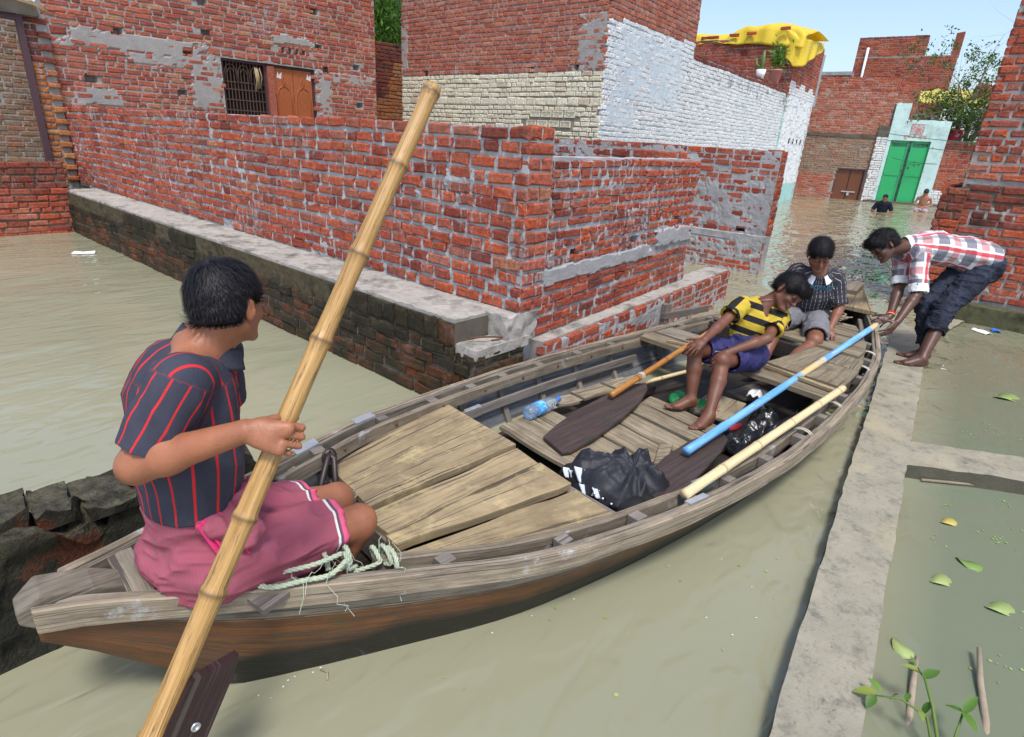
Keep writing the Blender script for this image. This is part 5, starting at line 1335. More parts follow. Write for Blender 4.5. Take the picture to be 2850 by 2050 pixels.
qplank('bottom_board', [(3.62, .05), (3.90, .10), (3.85, .28), (3.6, .2)], 0.10, 0.02, W_GREY, boat, seed=83)
# thwart where the boy sits and the after deck
qplank('thwart', [(3.60, -.66), (3.545, .68), (3.685, .68), (3.76, -.66)], 0.298, 0.035, W_FLOOR, boat, seed=90)
qplank('thwart_batten', [(3.72, .16), (3.645, .69), (3.68, .695), (3.75, .17)], 0.325, 0.022, W_DECK, boat, seed=91)
qplank('thwart', [(3.78, -.65), (3.77, -.05), (3.99, -.05), (3.99, -.64)], 0.30, 0.03, W_GREY, boat, seed=92)
qplank('thwart_batten', [(3.62, -.45), (3.66, -.30), (3.69, -.31), (3.65, -.46)], 0.32, 0.02, W_DECK, boat, seed=93)
BD = [[(3.79, .20), (4.42, .26), (4.40, .44), (3.77, .44)], [(3.77, .455), (4.15, .455), (4.13, .66), (3.75, .68)], [(4.165, .455), (4.42, .45), (4.40, .60), (4.15, .65)],
      [(4.45, -.55), (4.41, .56), (4.60, .55), (4.63, -.54)], [(4.65, -.53), (4.62, .54), (4.83, .48), (4.85, -.46)], [(4.87, -.44), (4.85, .46), (5.05, .38), (5.06, -.36)], [(5.08, -.34), (5.07, .36), (5.22, .28), (5.22, -.28)]]
for k, q in enumerate(BD):
    qplank('after_deck_board', q, 0.318 + (0.02 if k > 2 else 0), 0.026, W_FLOOR, boat, wob=0.007, seed=100 + k)
qplank('deck_beam', [(4.40, -.56), (4.37, .56), (4.41, .56), (4.44, -.56)], 0.30, 0.12, W_WET, boat, seed=110)
# bow deck and stem
S = np.linspace(5.48, 5.98, 8); V, F, UV = [], [], []
for s in S:
    for j in (-1, -.33, .33, 1):
        V.append(bw(s, j * max(0.01, hw(s) - 0.005), hz(s) + 0.035)); UV.append((s, j * .2))
for s in S:
    for j in (-1, -.33, .33, 1): V.append(bw(s, j * max(0.01, hw(s) - 0.005), hz(s) + 0.003)); UV.append((s, j * .2))
n = len(S) * 4
for i in range(len(S) - 1):
    for j in range(3):
        F.append((i * 4 + j, (i + 1) * 4 + j, (i + 1) * 4 + j + 1, i * 4 + j + 1)); F.append((n + i * 4 + j, n + i * 4 + j + 1, n + (i + 1) * 4 + j + 1, n + (i + 1) * 4 + j))
    for j in (0, 3): F.append((i * 4 + j, n + i * 4 + j, n + (i + 1) * 4 + j, (i + 1) * 4 + j))
for k in (0, (len(S) - 1) * 4):
    for j in range(3): F.append((k + j, k + j + 1, n + k + j + 1, n + k + j))
obj('bow_deck', mkmesh('bow_deck', V, F, [W_DECK], uv=UV), boat)
qplank('stem_block', [(5.80, -.06), (6.04, -.04), (6.04, .04), (5.80, .06)], [0.50, 0.545, 0.545, 0.50], 0.09, W_RAIL, boat, seed=120)
# rowlock bracket on the far rail
for (s, h) in ((4.05, 0.16), ):
    w = hw(s)
    qplank('rowlock_post', [(s - .03, -(w - .02)), (s + .03, -(w - .02)), (s + .03, -(w + .03)), (s - .03, -(w + .03))], hz(s) + h, 0.20, W_RIB, boat, seed=130)
    qplank('rowlock_board', [(s - .04, -(w - .02)), (s + .50, -(w - .10)), (s + .50, -(w - .07)), (s - .04, -(w + .01))], hz(s) + 0.10, 0.055, W_RIB, boat, seed=131)
# tin patches and bolts on the rails
M_TIN = G('tin_patch'); M_TIN = M_TIN.fin(M_TIN.mix(M_TIN.noise(M_TIN.pos(), 30, 4), (0.30, 0.33, 0.36), (0.55, 0.58, 0.60)), 0.45, None, 0.5, Metallic=0.5)
M_TINB = G('blue_green_tin'); M_TINB = M_TINB.fin(M_TINB.mix(M_TINB.noise(M_TINB.pos(), 30, 4), (0.07, 0.13, 0.15), (0.25, 0.32, 0.34)), 0.5)
for (s, side, o0, o1, m) in ((2.02, 1, 0.028, 0.056, M_TIN), (2.18, 1, 0.10, 0.142, M_TINB), (1.3, -1, -0.002, 0.05, M_TIN), (0.95, -1, -0.002, 0.05, M_TIN)):
    o = rail('tin_patch', side, s - 0.06, s + 0.06, o0, o1, 0.003, 0.04, m, boat, seg=6, wob=0.0005); o.modifiers.clear()
qplank('tin_patch', [(1.93, -(hullpt(1.93, 1, .4)[0] - .07)), (2.05, -(hullpt(2.05, 1, .4)[0] - .07)), (2.05, -(hullpt(2.05, 1, .4)[0] - .045)), (1.93, -(hullpt(1.93, 1, .4)[0] - .045))], hz(2.0) - 0.108, 0.062, M_TIN, boat, seed=140)
for s in np.arange(1.1, 5.0, 0.33):
    w = hw(s)
    for side in (1, -1):
        obj('bolt', lathe('bolt', [(0.009, 0), (0.009, 0.004), (0.004, 0.008)], bw(s, side * (w - 0.137), hz(s) - 0.03), [M_RUST], 8, axis=(BN[0] * -side, BN[1] * -side, 0)), boat)
# caulking ties: pale cord lashings round the near rail
M_CORD = G('pale_cord').fin((0.5, 0.48, 0.40), 0.9)
for s in (3.05, 3.55, 4.3, 4.62):
    w = hw(s)
    for d in (0, 0.018):
        pts = [bw(s + d, w - 0.05 + 0.055 * math.cos(t) * 1.0 - 0.03, hz(s) - 0.03 + 0.04 * math.sin(t)) for t in np.linspace(0, 2 * math.pi, 13)]
        obj('lashing', tube_mesh('lashing', pts, 0.004, [M_CORD], 5, cap=False), boat)

# ------------------------------------------------------------------ oars, poles
def mat_bamboo(name, c1, c2, spots=(0.10, 0.06, 0.02), amt=0.5):
    g = G(name); uv = g.uv()
    st = g.noise(g.mp(uv, (3, 22, 1)), 1.0, 4, 0.6)
    c = g.mix(g.ramp(st, [(0.35, 0.0), (0.65, 1.0)]), c1, c2)
    sp = g.noise(g.mp(uv, (9, 14, 1)), 1.0, 5, 0.75)
    c = g.mix(g.ramp(sp, [(0.53, 0.0), (0.68, amt)]), c, spots)
    ln_ = g.xyz(uv)[0]; sk = g.noise(g.mp(uv, (1.2, 60, 1)), 1.0, 3, 0.6, 0.5)
    c = g.mix(g.ramp(sk, [(0.56, 0.0), (0.66, amt)]), c, spots)
    a = g.attr('node')
    c = g.mix(g.ma('MULTIPLY', a, 0.75), c, spots)
    return g.fin(c, 0.42, g.bump(st, 0.002, 0.4), 0.45)
B_GOLD = mat_bamboo('golden_bamboo', (0.33, 0.18, 0.05), (0.50, 0.31, 0.12), (0.08, 0.045, 0.02), 0.85)
B_PALE = mat_bamboo('pale_bamboo', (0.62, 0.47, 0.24), (0.74, 0.62, 0.38), (0.25, 0.17, 0.08), 0.35)
B_ORNG = mat_bamboo('orange_bamboo', (0.33, 0.12, 0.025), (0.50, 0.24, 0.06), (0.05, 0.025, 0.012), 0.9)
g = G('flaking_blue_paint'); uv = g.uv()
st = g.noise(g.mp(uv, (4, 8, 1)), 1.0, 5, 0.7)
c = g.mix(g.ramp(g.noise(g.mp(uv, (2.5, 3, 1)), 1.0, 4, 0.6), [(0.4, 0.0), (0.6, 1.0)]), (0.10, 0.32, 0.62), (0.20, 0.46, 0.74))
band = g.xyz(uv)[0]
bare = g.ma('MULTIPLY', g.ma('LESS_THAN', band, 1.66), g.ma('GREATER_THAN', band, 1.30))
bare = g.ma('MAXIMUM', bare, g.ma('GREATER_THAN', band, 2.52))
msk = g.ma('MAXIMUM', g.ma('MULTIPLY', bare, g.ramp(st, [(0.40, 0.0), (0.45, 1.0)])), g.ramp(st, [(0.60, 0.0), (0.63, 0.85)]))
c = g.mix(msk, c, (0.62, 0.46, 0.22))
B_BLUE = g.fin(c, 0.5, g.bump(st, 0.002, 0.5), 0.4)

def bamboo(name, p0, p1, r0, r1, mat, parent, nodes, seg=18, bend=0.0, bulge=1.13):
    p0, p1 = Vector(p0), Vector(p1); L = (p1 - p0).length
    ts = sorted(set([i / 60 for i in range(61)] + [min(1, max(0, nd / L + d)) for nd in nodes for d in (-0.014 / L, -0.007 / L, -0.003 / L, 0, 0.003 / L, 0.007 / L, 0.015 / L)]))
    ax = (p1 - p0).normalized(); side = ax.cross(Vector((0, 0, 1))).normalized()
    pts, rad, nd_a = [], [], []
    for t in ts:
        d = min([abs(t * L - nd) for nd in nodes] + [9]); sg = min([(abs(t * L - nd), t * L - nd) for nd in nodes] + [(9, 9)])[1]
        r = r0 + (r1 - r0) * t
        k = math.exp(-(d / 0.009) ** 2) * (bulge - 1) + math.exp(-(d / 0.05) ** 2) * 0.03
        if abs(sg) < 0.0035: k -= 0.05
        pts.append(p0 + (p1 - p0) * t + side * bend * math.sin(math.pi * t)); rad.append(r * (1 + k)); nd_a.append(math.exp(-(d / 0.006) ** 2))
    me = tube_mesh(name, pts, rad, [mat], seg)
    at = me.attributes.new('node', 'FLOAT', 'POINT'); vals = np.zeros(len(me.vertices), np.float32)
    for i, v in enumerate(nd_a): vals[i * seg:(i + 1) * seg] = v
    at.data.foreach_set('value', vals)
    return obj(name, me, parent)

def blade(name, poly, ztop, th, mat, parent, frame=bw, zf=None):
    """flat board cut to an outline (list of (s,n)), slightly dished, with bevel"""
    n = len(poly); c = np.mean(poly, axis=0); V, UV, F = [], [], []
    for lay in (0, 1):
        for k in (1.0, 0.55):
            for p in poly:
                q = c + (np.array(p) - c) * k
                z = (zf(q[0], q[1]) if zf else ztop) - lay * th + 0.004 * (1 - k)
                V.append(frame(q[0], q[1], z)); UV.append((q[0], q[1]))
        V.append(frame(c[0], c[1], (zf(c[0], c[1]) if zf else ztop) - lay * th + 0.004)); UV.append(tuple(c))
    m = 2 * n + 1
    for lay in (0, 1):
        b = lay * m
        for i in range(n):
            j = (i + 1) % n
            f = (b + i, b + j, b + n + j, b + n + i); t = (b + n + i, b + n + j, b + 2 * n)
            F.append(f if lay == 0 else f[::-1]); F.append(t if lay == 0 else t[::-1])
    for i in range(n): F.append((i, m + i, m + (i + 1) % n, (i + 1) % n))
    o = obj(name, mkmesh(name, V, F, [mat], uv=UV), parent)
    md = o.modifiers.new('bevel', 'BEVEL'); md.width = 0.004; md.segments = 2; md.limit_method = 'ANGLE'; md.angle_limit = 0.9
    return o

oar1 = empty('oar', bw(2.6, -.15, .15), 'oar with dark brown blade and orange bamboo shaft lying on the floor boards', 'oar', 'oars in the boat')
zf1 = lambda s, n: 0.150 + 0.03 * (s - 2.05)
blade('blade', [(2.10, -.19), (2.055, -.015), (2.10, .005), (2.30, -.005), (2.60, -.055), (2.85, -.115), (3.04, -.19), (3.12, -.255), (3.05, -.29), (2.80, -.305), (2.50, -.285), (2.25, -.235)], 0.15, 0.02, W_OAR, oar1, zf=zf1)
bamboo('shaft', bw(2.72, -.235, 0.205), bw(4.0, -.31, 0.365), 0.020, 0.018, B_ORNG, oar1, [0.28, 0.62, 0.95])
for d in (0, .012, .024):
    c0 = np.array(bw(3.03 + d, -.252, 0.244)); pts = [tuple(c0 + np.array([0, 0.022 * math.cos(t), 0.024 * math.sin(t)])) for t in np.linspace(0, 6.28, 12)]
    obj('binding', tube_mesh('binding', pts, 0.0035, [M_CORD], 5, cap=False), oar1)
oar2 = empty('oar', bw(2.5, .45, .2), 'oar with dark blade and blue painted bamboo shaft', 'oar', 'oars in the boat')
zf2 = lambda s, n: 0.165 + 0.02 * (s - 2.0)
blade('blade', [(2.02, .545), (1.99, .44), (2.12, .405), (2.40, .355), (2.65, .345), (2.80, .375), (2.86, .425), (2.82, .47), (2.66, .515), (2.40, .555), (2.15, .585)], 0.17, 0.02, W_OAR, oar2, zf=zf2)
bamboo('shaft', bw(2.46, .432, 0.215), bw(5.12, .440, 0.405), 0.0225, 0.0205, B_BLUE, oar2, [0.35, 0.75, 1.28, 1.66, 2.1, 2.45], bulge=1.10)
pole2 = bamboo('bamboo_pole', bw(1.98, .70, 0.305), bw(3.66, .715, 0.345), 0.0215, 0.0195, B_PALE, None, [0.3, 0.62, 0.98, 1.32, 1.6])
tag(pole2, 'pale cream bamboo pole lying along the near rail', 'pole')
pole3 = bamboo('bamboo_pole', bw(3.0, -.33, 0.15), bw(3.75, -.14, 0.20), 0.013, 0.013, B_PALE, None, [0.3, 0.6], bulge=1.1)
tag(pole3, 'thin pale pole under the orange oar shaft by the thwart', 'pole')

# the boatman's long pole with its blade
mp_ = empty('punt_pole', (0.58, 1.18, 0.9), 'thick golden bamboo pole with dark steering blade held by the boatman', 'pole')
PT = np.array((1.118, 1.272, 1.711)); PBt = np.array((0.203, 1.129, 0.345))
pdir = (PBt - PT); pl_ = float(np.linalg.norm(pdir)); pdir /= pl_
PB2 = PT + pdir * (pl_ + 0.42)
def pole_at(px_len): return px_len
bamboo('shaft', tuple(PT), tuple(PB2), 0.0205, 0.0275, B_GOLD, mp_, [0.02, 0.235, 0.485, 0.715, 1.16, 1.335, 1.66], seg=24, bulge=1.24, bend=0.014)
# blade board bolted alongside the foot of the shaft
side_ = np.cross(pdir, np.array((0.5, 0.55, 0.66))); side_ /= np.linalg.norm(side_)
fwd_ = np.cross(side_, pdir)
c0 = PT + pdir * (pl_ - 0.16)
def bl(u, v, d): return tuple(c0 + pdir * u + side_ * v + fwd_ * d)
sgn = 1.0 if (np.dot(side_, np.array((0.66, -0.75, 0.05))) > 0) else -1.0
Pq = [(-0.03, 0.098), (0.03, 0.012), (0.12, 0.004), (0.62, 0.0), (0.62, 0.105), (0.25, 0.104), (0.02, 0.106)]
V, UV, F = [], [], []
_s = 1.0 if np.dot(fwd_, -np.array((.709, .603, -.365))) > 0 else -1.0
for lay in (0.026 * _s, 0.002 * _s):
    for (u, v) in Pq: V.append(bl(u, v * sgn, lay)); UV.append((u, v))
n = len(Pq); F = [tuple(range(n)), tuple(range(2 * n - 1, n - 1, -1))] + [(i, n + i, n + (i + 1) % n, (i + 1) % n) for i in range(n)]
W_BLADE = mat_wood('wet_blade', (0.02, 0.011, 0.012), (0.055, 0.03, 0.03), stain=0.3, stcol=(0.01, 0.008, 0.008), rough=0.3)
obj('blade', mkmesh('blade', V, F, [W_BLADE], uv=UV), mp_)
obj('bolt', lathe('bolt', [(0.011, 0), (0.011, 0.004), (0.006, 0.005), (0.006, 0.003)], bl(0.13, 0.065 * sgn, 0.0265) if np.dot(fwd_, -np.array((.709, .603, -.365))) > 0 else bl(0.13, 0.065 * sgn, -0.0265), [M_STEEL], 12, axis=tuple(fwd_ if np.dot(fwd_, -np.array((.709, .603, -.365))) > 0 else -fwd_)), mp_)
# ------------------------------------------------------------------ implicit-surface modeller (one continuous skin per body)
class SDF:
    def __init__(s, lo, hi, vox):
        s.lo = np.array(lo, float); s.v = vox
        s.n = np.ceil((np.array(hi) - s.lo) / vox).astype(int) + 1
        s.f = np.full(tuple(s.n), 0.5, np.float32)
    def _blk(s, lo, hi):
        a = np.clip(np.floor((np.array(lo) - s.lo) / s.v).astype(int), 0, s.n); b = np.clip(np.ceil((np.array(hi) - s.lo) / s.v).astype(int) + 1, 0, s.n)
        if np.any(b <= a): return None
        X = (s.lo[0] + s.v * np.arange(a[0], b[0], dtype=np.float32))[:, None, None]
        Y = (s.lo[1] + s.v * np.arange(a[1], b[1], dtype=np.float32))[None, :, None]
        Z = (s.lo[2] + s.v * np.arange(a[2], b[2], dtype=np.float32))[None, None, :]
        return (slice(a[0], b[0]), slice(a[1], b[1]), slice(a[2], b[2])), X, Y, Z
    def _put(s, sl, d, k, sub=False):
        f = s.f[sl]
        if sub:
            d = -d; h = np.clip(0.5 - 0.5 * (d - f) / k, 0, 1); s.f[sl] = d + (f - d) * h + k * h * (1 - h)
        else:
            h = np.clip(0.5 + 0.5 * (d - f) / k, 0, 1); s.f[sl] = d + (f - d) * h - k * h * (1 - h)
    def cone(s, a, b, ra, rb, k=0.012, flat=None, sub=False):
        a = np.array(a, float); b = np.array(b, float); m = max(ra, rb) * (max(1, flat[1]) if flat else 1) + 2.5 * k + 2 * s.v
        B = s._blk(np.minimum(a, b) - m, np.maximum(a, b) + m)
        if B is None: return
        sl, X, Y, Z = B
        ab = b - a; L2 = max(1e-9, ab @ ab)
        px, py, pz = X - a[0], Y - a[1], Z - a[2]
        t = np.clip((px * ab[0] + py * ab[1] + pz * ab[2]) / L2, 0, 1)
        qx, qy, qz = px - t * ab[0], py - t * ab[1], pz - t * ab[2]
        r2 = qx * qx + qy * qy + qz * qz
        if flat:
            v = np.array(flat[0], float); v /= np.linalg.norm(v); c = qx * v[0] + qy * v[1] + qz * v[2]
            r2 = r2 + c * c * (1 / flat[1] ** 2 - 1)
        d = np.sqrt(np.maximum(r2, 1e-12)) - (ra + (rb - ra) * t)
        if flat: d = d * min(1, (1 + flat[1]) / 2)
        s._put(sl, d.astype(np.float32), k, sub)
    def ell(s, c, r, R=None, k=0.012, sub=False):
        c = np.array(c, float); r = np.array(r, float); m = r.max() + 2.5 * k + 2 * s.v
        B = s._blk(c - m, c + m)
        if B is None: return
        sl, X, Y, Z = B
        px, py, pz = X - c[0], Y - c[1], Z - c[2]
        R = np.eye(3) if R is None else np.array(R)     # rows = local axes
        q = 0
        for i in range(3): q = q + ((px * R[i, 0] + py * R[i, 1] + pz * R[i, 2]) / r[i]) ** 2
        q = np.sqrt(np.maximum(q, 1e-12)); d = (q - 1) * r.min() * (0.6 + 0.4 * r.mean() / r.min())
        s._put(sl, d.astype(np.float32), k, sub)
    def cut(s, p, n):
        """remove the half space in direction n from p"""
        n = np.array(n, float); n /= np.linalg.norm(n); p = np.array(p, float)
        X = (s.lo[0] + s.v * np.arange(s.n[0], dtype=np.float32))[:, None, None]; Y = (s.lo[1] + s.v * np.arange(s.n[1], dtype=np.float32))[None, :, None]; Z = (s.lo[2] + s.v * np.arange(s.n[2], dtype=np.float32))[None, None, :]
        s.f = np.maximum(s.f, ((X - p[0]) * n[0] + (Y - p[1]) * n[1] + (Z - p[2]) * n[2]).astype(np.float32))
    def mesh(s):
        f = s.f; ins = f < 0
        c = [ins[i:s.n[0] - 1 + i, j:s.n[1] - 1 + j, k:s.n[2] - 1 + k] for i in (0, 1) for j in (0, 1) for k in (0, 1)]
        cnt = sum(x.astype(np.int8) for x in c)
        act = (cnt > 0) & (cnt < 8)
        I, J, K = np.nonzero(act)
        if len(I) == 0: return np.zeros((0, 3)), np.zeros((0, 4), int)
        idx = np.full(act.shape, -1, np.int32); idx[I, J, K] = np.arange(len(I))
        acc = np.zeros((len(I), 3)); num = np.zeros(len(I))
        cs = [(i, j, k) for i in (0, 1) for j in (0, 1) for k in (0, 1)]
        val = {q: f[I + q[0], J + q[1], K + q[2]].astype(float) for q in cs}
        for q in cs:
            for ax in range(3):
                if q[ax] == 0:
                    w = list(q); w[ax] = 1; w = tuple(w); a, b = val[q], val[w]
                    m = (a < 0) != (b < 0); t = np.where(m, a / np.where(m, a - b, 1), 0)
                    p = np.tile(np.array(q, float), (len(I), 1)); p[:, ax] += t
                    acc += p * m[:, None]; num += m
        V = s.lo + s.v * (np.stack([I, J, K], 1) + acc / num[:, None])
        F = []
        for ax in range(3):
            o1, o2 = [(1, 2), (2, 0), (0, 1)][ax]
            a = [slice(None)] * 3; b = [slice(None)] * 3
            a[ax] = slice(0, s.n[ax] - 1); b[ax] = slice(1, s.n[ax])
            sa, sb = ins[tuple(a)], ins[tuple(b)]
            e = np.stack(np.nonzero(sa != sb), 1)
            ok = np.ones(len(e), bool)
            for o in (o1, o2): ok &= (e[:, o] > 0) & (e[:, o] < s.n[o] - 1)
            e = e[ok]
            if len(e) == 0: continue
            fl = sa[e[:, 0], e[:, 1], e[:, 2]]
            def cell(d1, d2):
                q = e.copy(); q[:, o1] += d1; q[:, o2] += d2; return idx[q[:, 0], q[:, 1], q[:, 2]]
            quad = np.stack([cell(-1, -1), cell(0, -1), cell(0, 0), cell(-1, 0)], 1)
            quad[~fl] = quad[~fl][:, ::-1]
            F.append(quad)
        F = np.concatenate(F); F = F[(F >= 0).all(1)]
        return V, F

def vnormals(V, F):
    n = np.cross(V[F[:, 2]] - V[F[:, 0]], V[F[:, 3]] - V[F[:, 1]]); N = np.zeros_like(V)
    for k in range(4): np.add.at(N, F[:, k], n)
    return N / (np.linalg.norm(N, axis=1)[:, None] + 1e-12)
def laplace(V, F, it=2, lam=0.5):
    n = len(V); E = np.concatenate([F[:, [0, 1]], F[:, [1, 2]], F[:, [2, 3]], F[:, [3, 0]]]); E = np.concatenate([E, E[:, ::-1]])
    deg = np.bincount(E[:, 0], minlength=n).astype(float)
    for _ in range(it):
        A = np.stack([np.bincount(E[:, 0], weights=V[E[:, 1], k], minlength=n) for k in range(3)], 1) / np.maximum(deg, 1)[:, None]
        V = V + lam * (A - V)
    return V
def sdf_obj(name, S, mat, parent, it=2, disp=None, attrs=None):
    V, F = S.mesh(); V = laplace(V, F, it)
    if disp is not None: V = V + vnormals(V, F) * disp(V)[:, None]
    me = mkmesh(name, V, F, [mat], smooth=True)
    if attrs is not None:
        for nm, vals in attrs(V).items():
            a = me.attributes.new(nm, 'FLOAT', 'POINT'); a.data.foreach_set('value', np.asarray(vals, np.float32))
    return obj(name, me, parent)

# ------------------------------------------------------------------ small things in the boat
# clear bottle
g = G('bottle_plastic'); M_PET = g.fin((0.72, 0.84, 0.95), 0.08, None, 0.5, **{'Transmission Weight': 0.85, 'IOR': 1.25})
M_CAP = G('blue_cap').fin((0.03, 0.16, 0.62), 0.4)
M_LABEL = G('blue_label'); M_LABEL = M_LABEL.fin(M_LABEL.mix(M_LABEL.ramp(M_LABEL.noise(M_LABEL.pos(), 60, 2), [(0.55, 0.0), (0.6, 0.5)]), (0.05, 0.33, 0.72), (0.6, 0.75, 0.85)), 0.4)
bo = empty('water_bottle', bw(2.35, -.42, .16), 'crumpled clear plastic water bottle with blue cap and label', 'bottle')
b0 = np.array(bw(2.20, -.415, 0.166)); b1 = np.array(bw(2.49, -.435, 0.172)); bd = (b1 - b0) / np.linalg.norm(b1 - b0)
prof = [(0.018, 0.0), (0.036, 0.004), (0.039, 0.02), (0.039, 0.075), (0.0385, 0.13), (0.034, 0.145), (0.038, 0.158), (0.035, 0.185), (0.037, 0.20), (0.030, 0.225), (0.019, 0.25), (0.014, 0.262), (0.014, 0.272)]
obj('bottle_body', lathe('bottle_body', prof, tuple(b0), [M_PET], 24, axis=tuple(bd)), bo)
obj('bottle_label', lathe('bottle_label', [(0.0395, 0.075), (0.0402, 0.076), (0.0402, 0.132), (0.0395, 0.133)], tuple(b0), [M_LABEL], 24, axis=tuple(bd)), bo)
obj('bottle_cap', lathe('bottle_cap', [(0.0165, 0.265), (0.0172, 0.268), (0.0172, 0.287), (0.012, 0.290)], tuple(b0), [M_CAP], 20, axis=tuple(bd)), bo)

# black raincoat bundle on a bag
g = G('black_nylon'); p = g.pos(); M_NYLON = g.fin(g.mix(g.noise(p, 5, 3), (0.012, 0.013, 0.018), (0.022, 0.024, 0.032)), 0.62, g.bump(g.noise(p, 30, 4, 0.6), 0.008, 0.5), 0.5)
g = G('black_canvas'); M_CANV = g.fin((0.012, 0.012, 0.013), 0.7)
M_LINING = G('pale_lining').fin((0.55, 0.60, 0.64), 0.6)
bag = empty('bundle_of_rainwear', bw(2.08, .33, .13), 'crumpled black rain jacket with pale lining heaped over a dark bag', 'jacket')
def bp3(s, n, z): return np.array(bw(s, n, z))
def drape(u, v):
    th = 2 * math.pi * u; r = v
    q = np.array([[math.cos(th) * 1.7 + 3, math.sin(th) * 1.7 + 5, 0.0]])
    Rr = 0.205 * (0.82 + 0.42 * vn3(q, 5)[0]); ss = 2.06 + Rr * r * math.cos(th) * 1.02 + .05 * (1 - r); nn = .315 + Rr * r * math.sin(th) * 1.10 + .06 * (1 - r)
    ridge = lambda k, m, sd_: 1 - abs(2 * vn3(np.array([[math.cos(th) * m + 9, math.sin(th) * m + 7, r * k]]), sd_)[0] - 1)
    z = 0.125 + 0.112 * max(0.0, 1 - r ** 3.2) ** 0.8
    z += (0.060 * (ridge(1.6, 2.1, 11) ** 2 - .4) + 0.022 * (ridge(3.2, 4.5, 12) ** 2 - .4)) * min(1, r * 1.6) * min(1, (1.06 - r) * 4)
    P2 = np.array([[ss * 11, nn * 11, 2.0]])
    z += 0.028 * ((1 - abs(2 * vn3(P2 * .7, 31)[0] - 1)) ** 2 - .3) + 0.012 * ((1 - abs(2 * vn3(P2 * 2.3, 32)[0] - 1)) ** 3 - .2)
    k = 0.02 * math.sin(th * 5)
    return bw(ss + k * r * .6, nn, max(0.128, z))
sheet('jacket_heap', drape, 150, 46, M_NYLON, bag)
S = SDF(bp3(1.93, .36, .12) - [0.28, 0.32, 0.05], bp3(1.93, .36, .12) + [0.28, 0.32, 0.12], 0.01)
S.cone(bp3(1.93, .16, .145), bp3(1.93, .52, .145), 0.06, 0.06, 0.02); S.cone(bp3(2.05, .2, .14), bp3(2.02, .52, .14), 0.05, 0.05, 0.03)
sdf_obj('dark_bag', S, M_CANV, bag, 2, lambda V: 0.012 * (vn3(V * 20, 9) - 0.5))
for k, (s_, n_, z_, a_) in enumerate(((1.890, .17, .240, .045), (1.905, .235, .265, .070), (1.862, .29, .225, .05), (1.866, .35, .235, .04))):
    z_ -= 0.035; P0 = bp3(s_, n_, z_); e1 = np.array([-0.4, 0.75, 0.25]) * a_; e2 = np.array([-0.35, -0.35, -0.75]) * a_
    sheet('lining_flap', lambda u, v, P0=P0, e1=e1, e2=e2, k=k: tuple(P0 + e1 * (u - .5) + e2 * v + np.array([-1, 0, 0.4]) * 0.014 * math.sin(7 * u + 3 * v + k)), 8, 8, M_LINING, bag)
for k in range(3): obj('snap', lathe('snap', [(0.006, 0), (0.006, 0.003), (0.002, 0.004)], bw(1.845 + 0.01 * k, .36 + .04 * k, .19 - .01 * k), [M_STEEL], 10, axis=(-0.7, -0.3, 0.6)), bag)

# crumpled black plastic sheet in the bilge
g = G('black_polythene'); p = g.pos(); M_POLY = g.fin((0.012, 0.013, 0.014), 0.22, g.bump(g.noise(p, 22, 4, 0.6, 0.6), 0.012, 0.7), 0.6)
def poly(u, v):
    s_ = 2.92 + 0.60 * u; n_ = 0.36 + 0.30 * v + 0.05 * math.sin(5 * u)
    q = np.array([[s_ * 9, n_ * 9, 0.0]]); z = 0.085 + 0.07 * abs(2 * vn3(q, 5)[0] - 1) + 0.055 * (1 - abs(2 * vn3(q * 1.9, 6)[0] - 1)) ** 3 + 0.03 * vn3(q * 4, 7)[0]
    ed = min(u, v, 1 - u, 1 - v); z = z * min(1, ed * 8 + 0.35)
    return bw(s_, n_, z)
ps = sheet('black_plastic_sheet', poly, 70, 46, M_POLY, None); tag(ps, 'crumpled shiny black plastic sheet under the blue oar', 'plastic sheet')
g = G('green_polythene'); M_GPOLY = g.fin((0.01, 0.22, 0.06), 0.3, g.bump(g.noise(g.pos(), 40, 3), 0.006, 0.8), 0.5)
S = SDF(bp3(3.2, 0, .1) - [.2, .2, .08], bp3(3.2, 0, .1) + [.2, .2, .1], 0.008)
S.ell(bp3(3.22, -.07, .105), (.075, .06, .045), k=.02); S.ell(bp3(3.26, .05, .10), (.06, .045, .03), k=.02)
o = sdf_obj('green_plastic_bag', S, M_GPOLY, None, 1, lambda V: 0.022 * (vn3(V * 28, 2) - 0.5)); tag(o, "scrunched green plastic bag behind the sleeping boy's foot", 'bag')
M_REDC = mat_cloth('red_rag', (0.45, 0.03, 0.05), 0.8, 0.3)
for k, (s_, n_, nm, lb) in enumerate(((3.22, .16, 'rag', "small red rag by the sleeping boy's ankle"), (3.16, .33, 'rag', 'red and dark scrap of cloth beside the black plastic'))):
    o = sheet('rag', lambda u, v, s_=s_, n_=n_: bw(s_ + 0.10 * (u - .5), n_ + 0.09 * (v - .5), 0.085 + 0.03 * vn3(np.array([[u * 4 + s_, v * 4, n_]]), 3)[0]), 10, 10, M_REDC, None); tag(o, lb, 'rag')
M_SCRAP = G('white_scrap').fin((0.6, 0.62, 0.62), 0.6)
o = sheet('paper_scrap', lambda u, v: bw(3.50 + 0.10 * u, .235 + 0.07 * v, 0.155 + 0.05 * vn3(np.array([[u * 3, v * 3, 1.]]), 5)[0]), 10, 10, M_SCRAP, None); tag(o, 'crumpled white scrap of plastic beside the bare foot on the boards', 'litter')

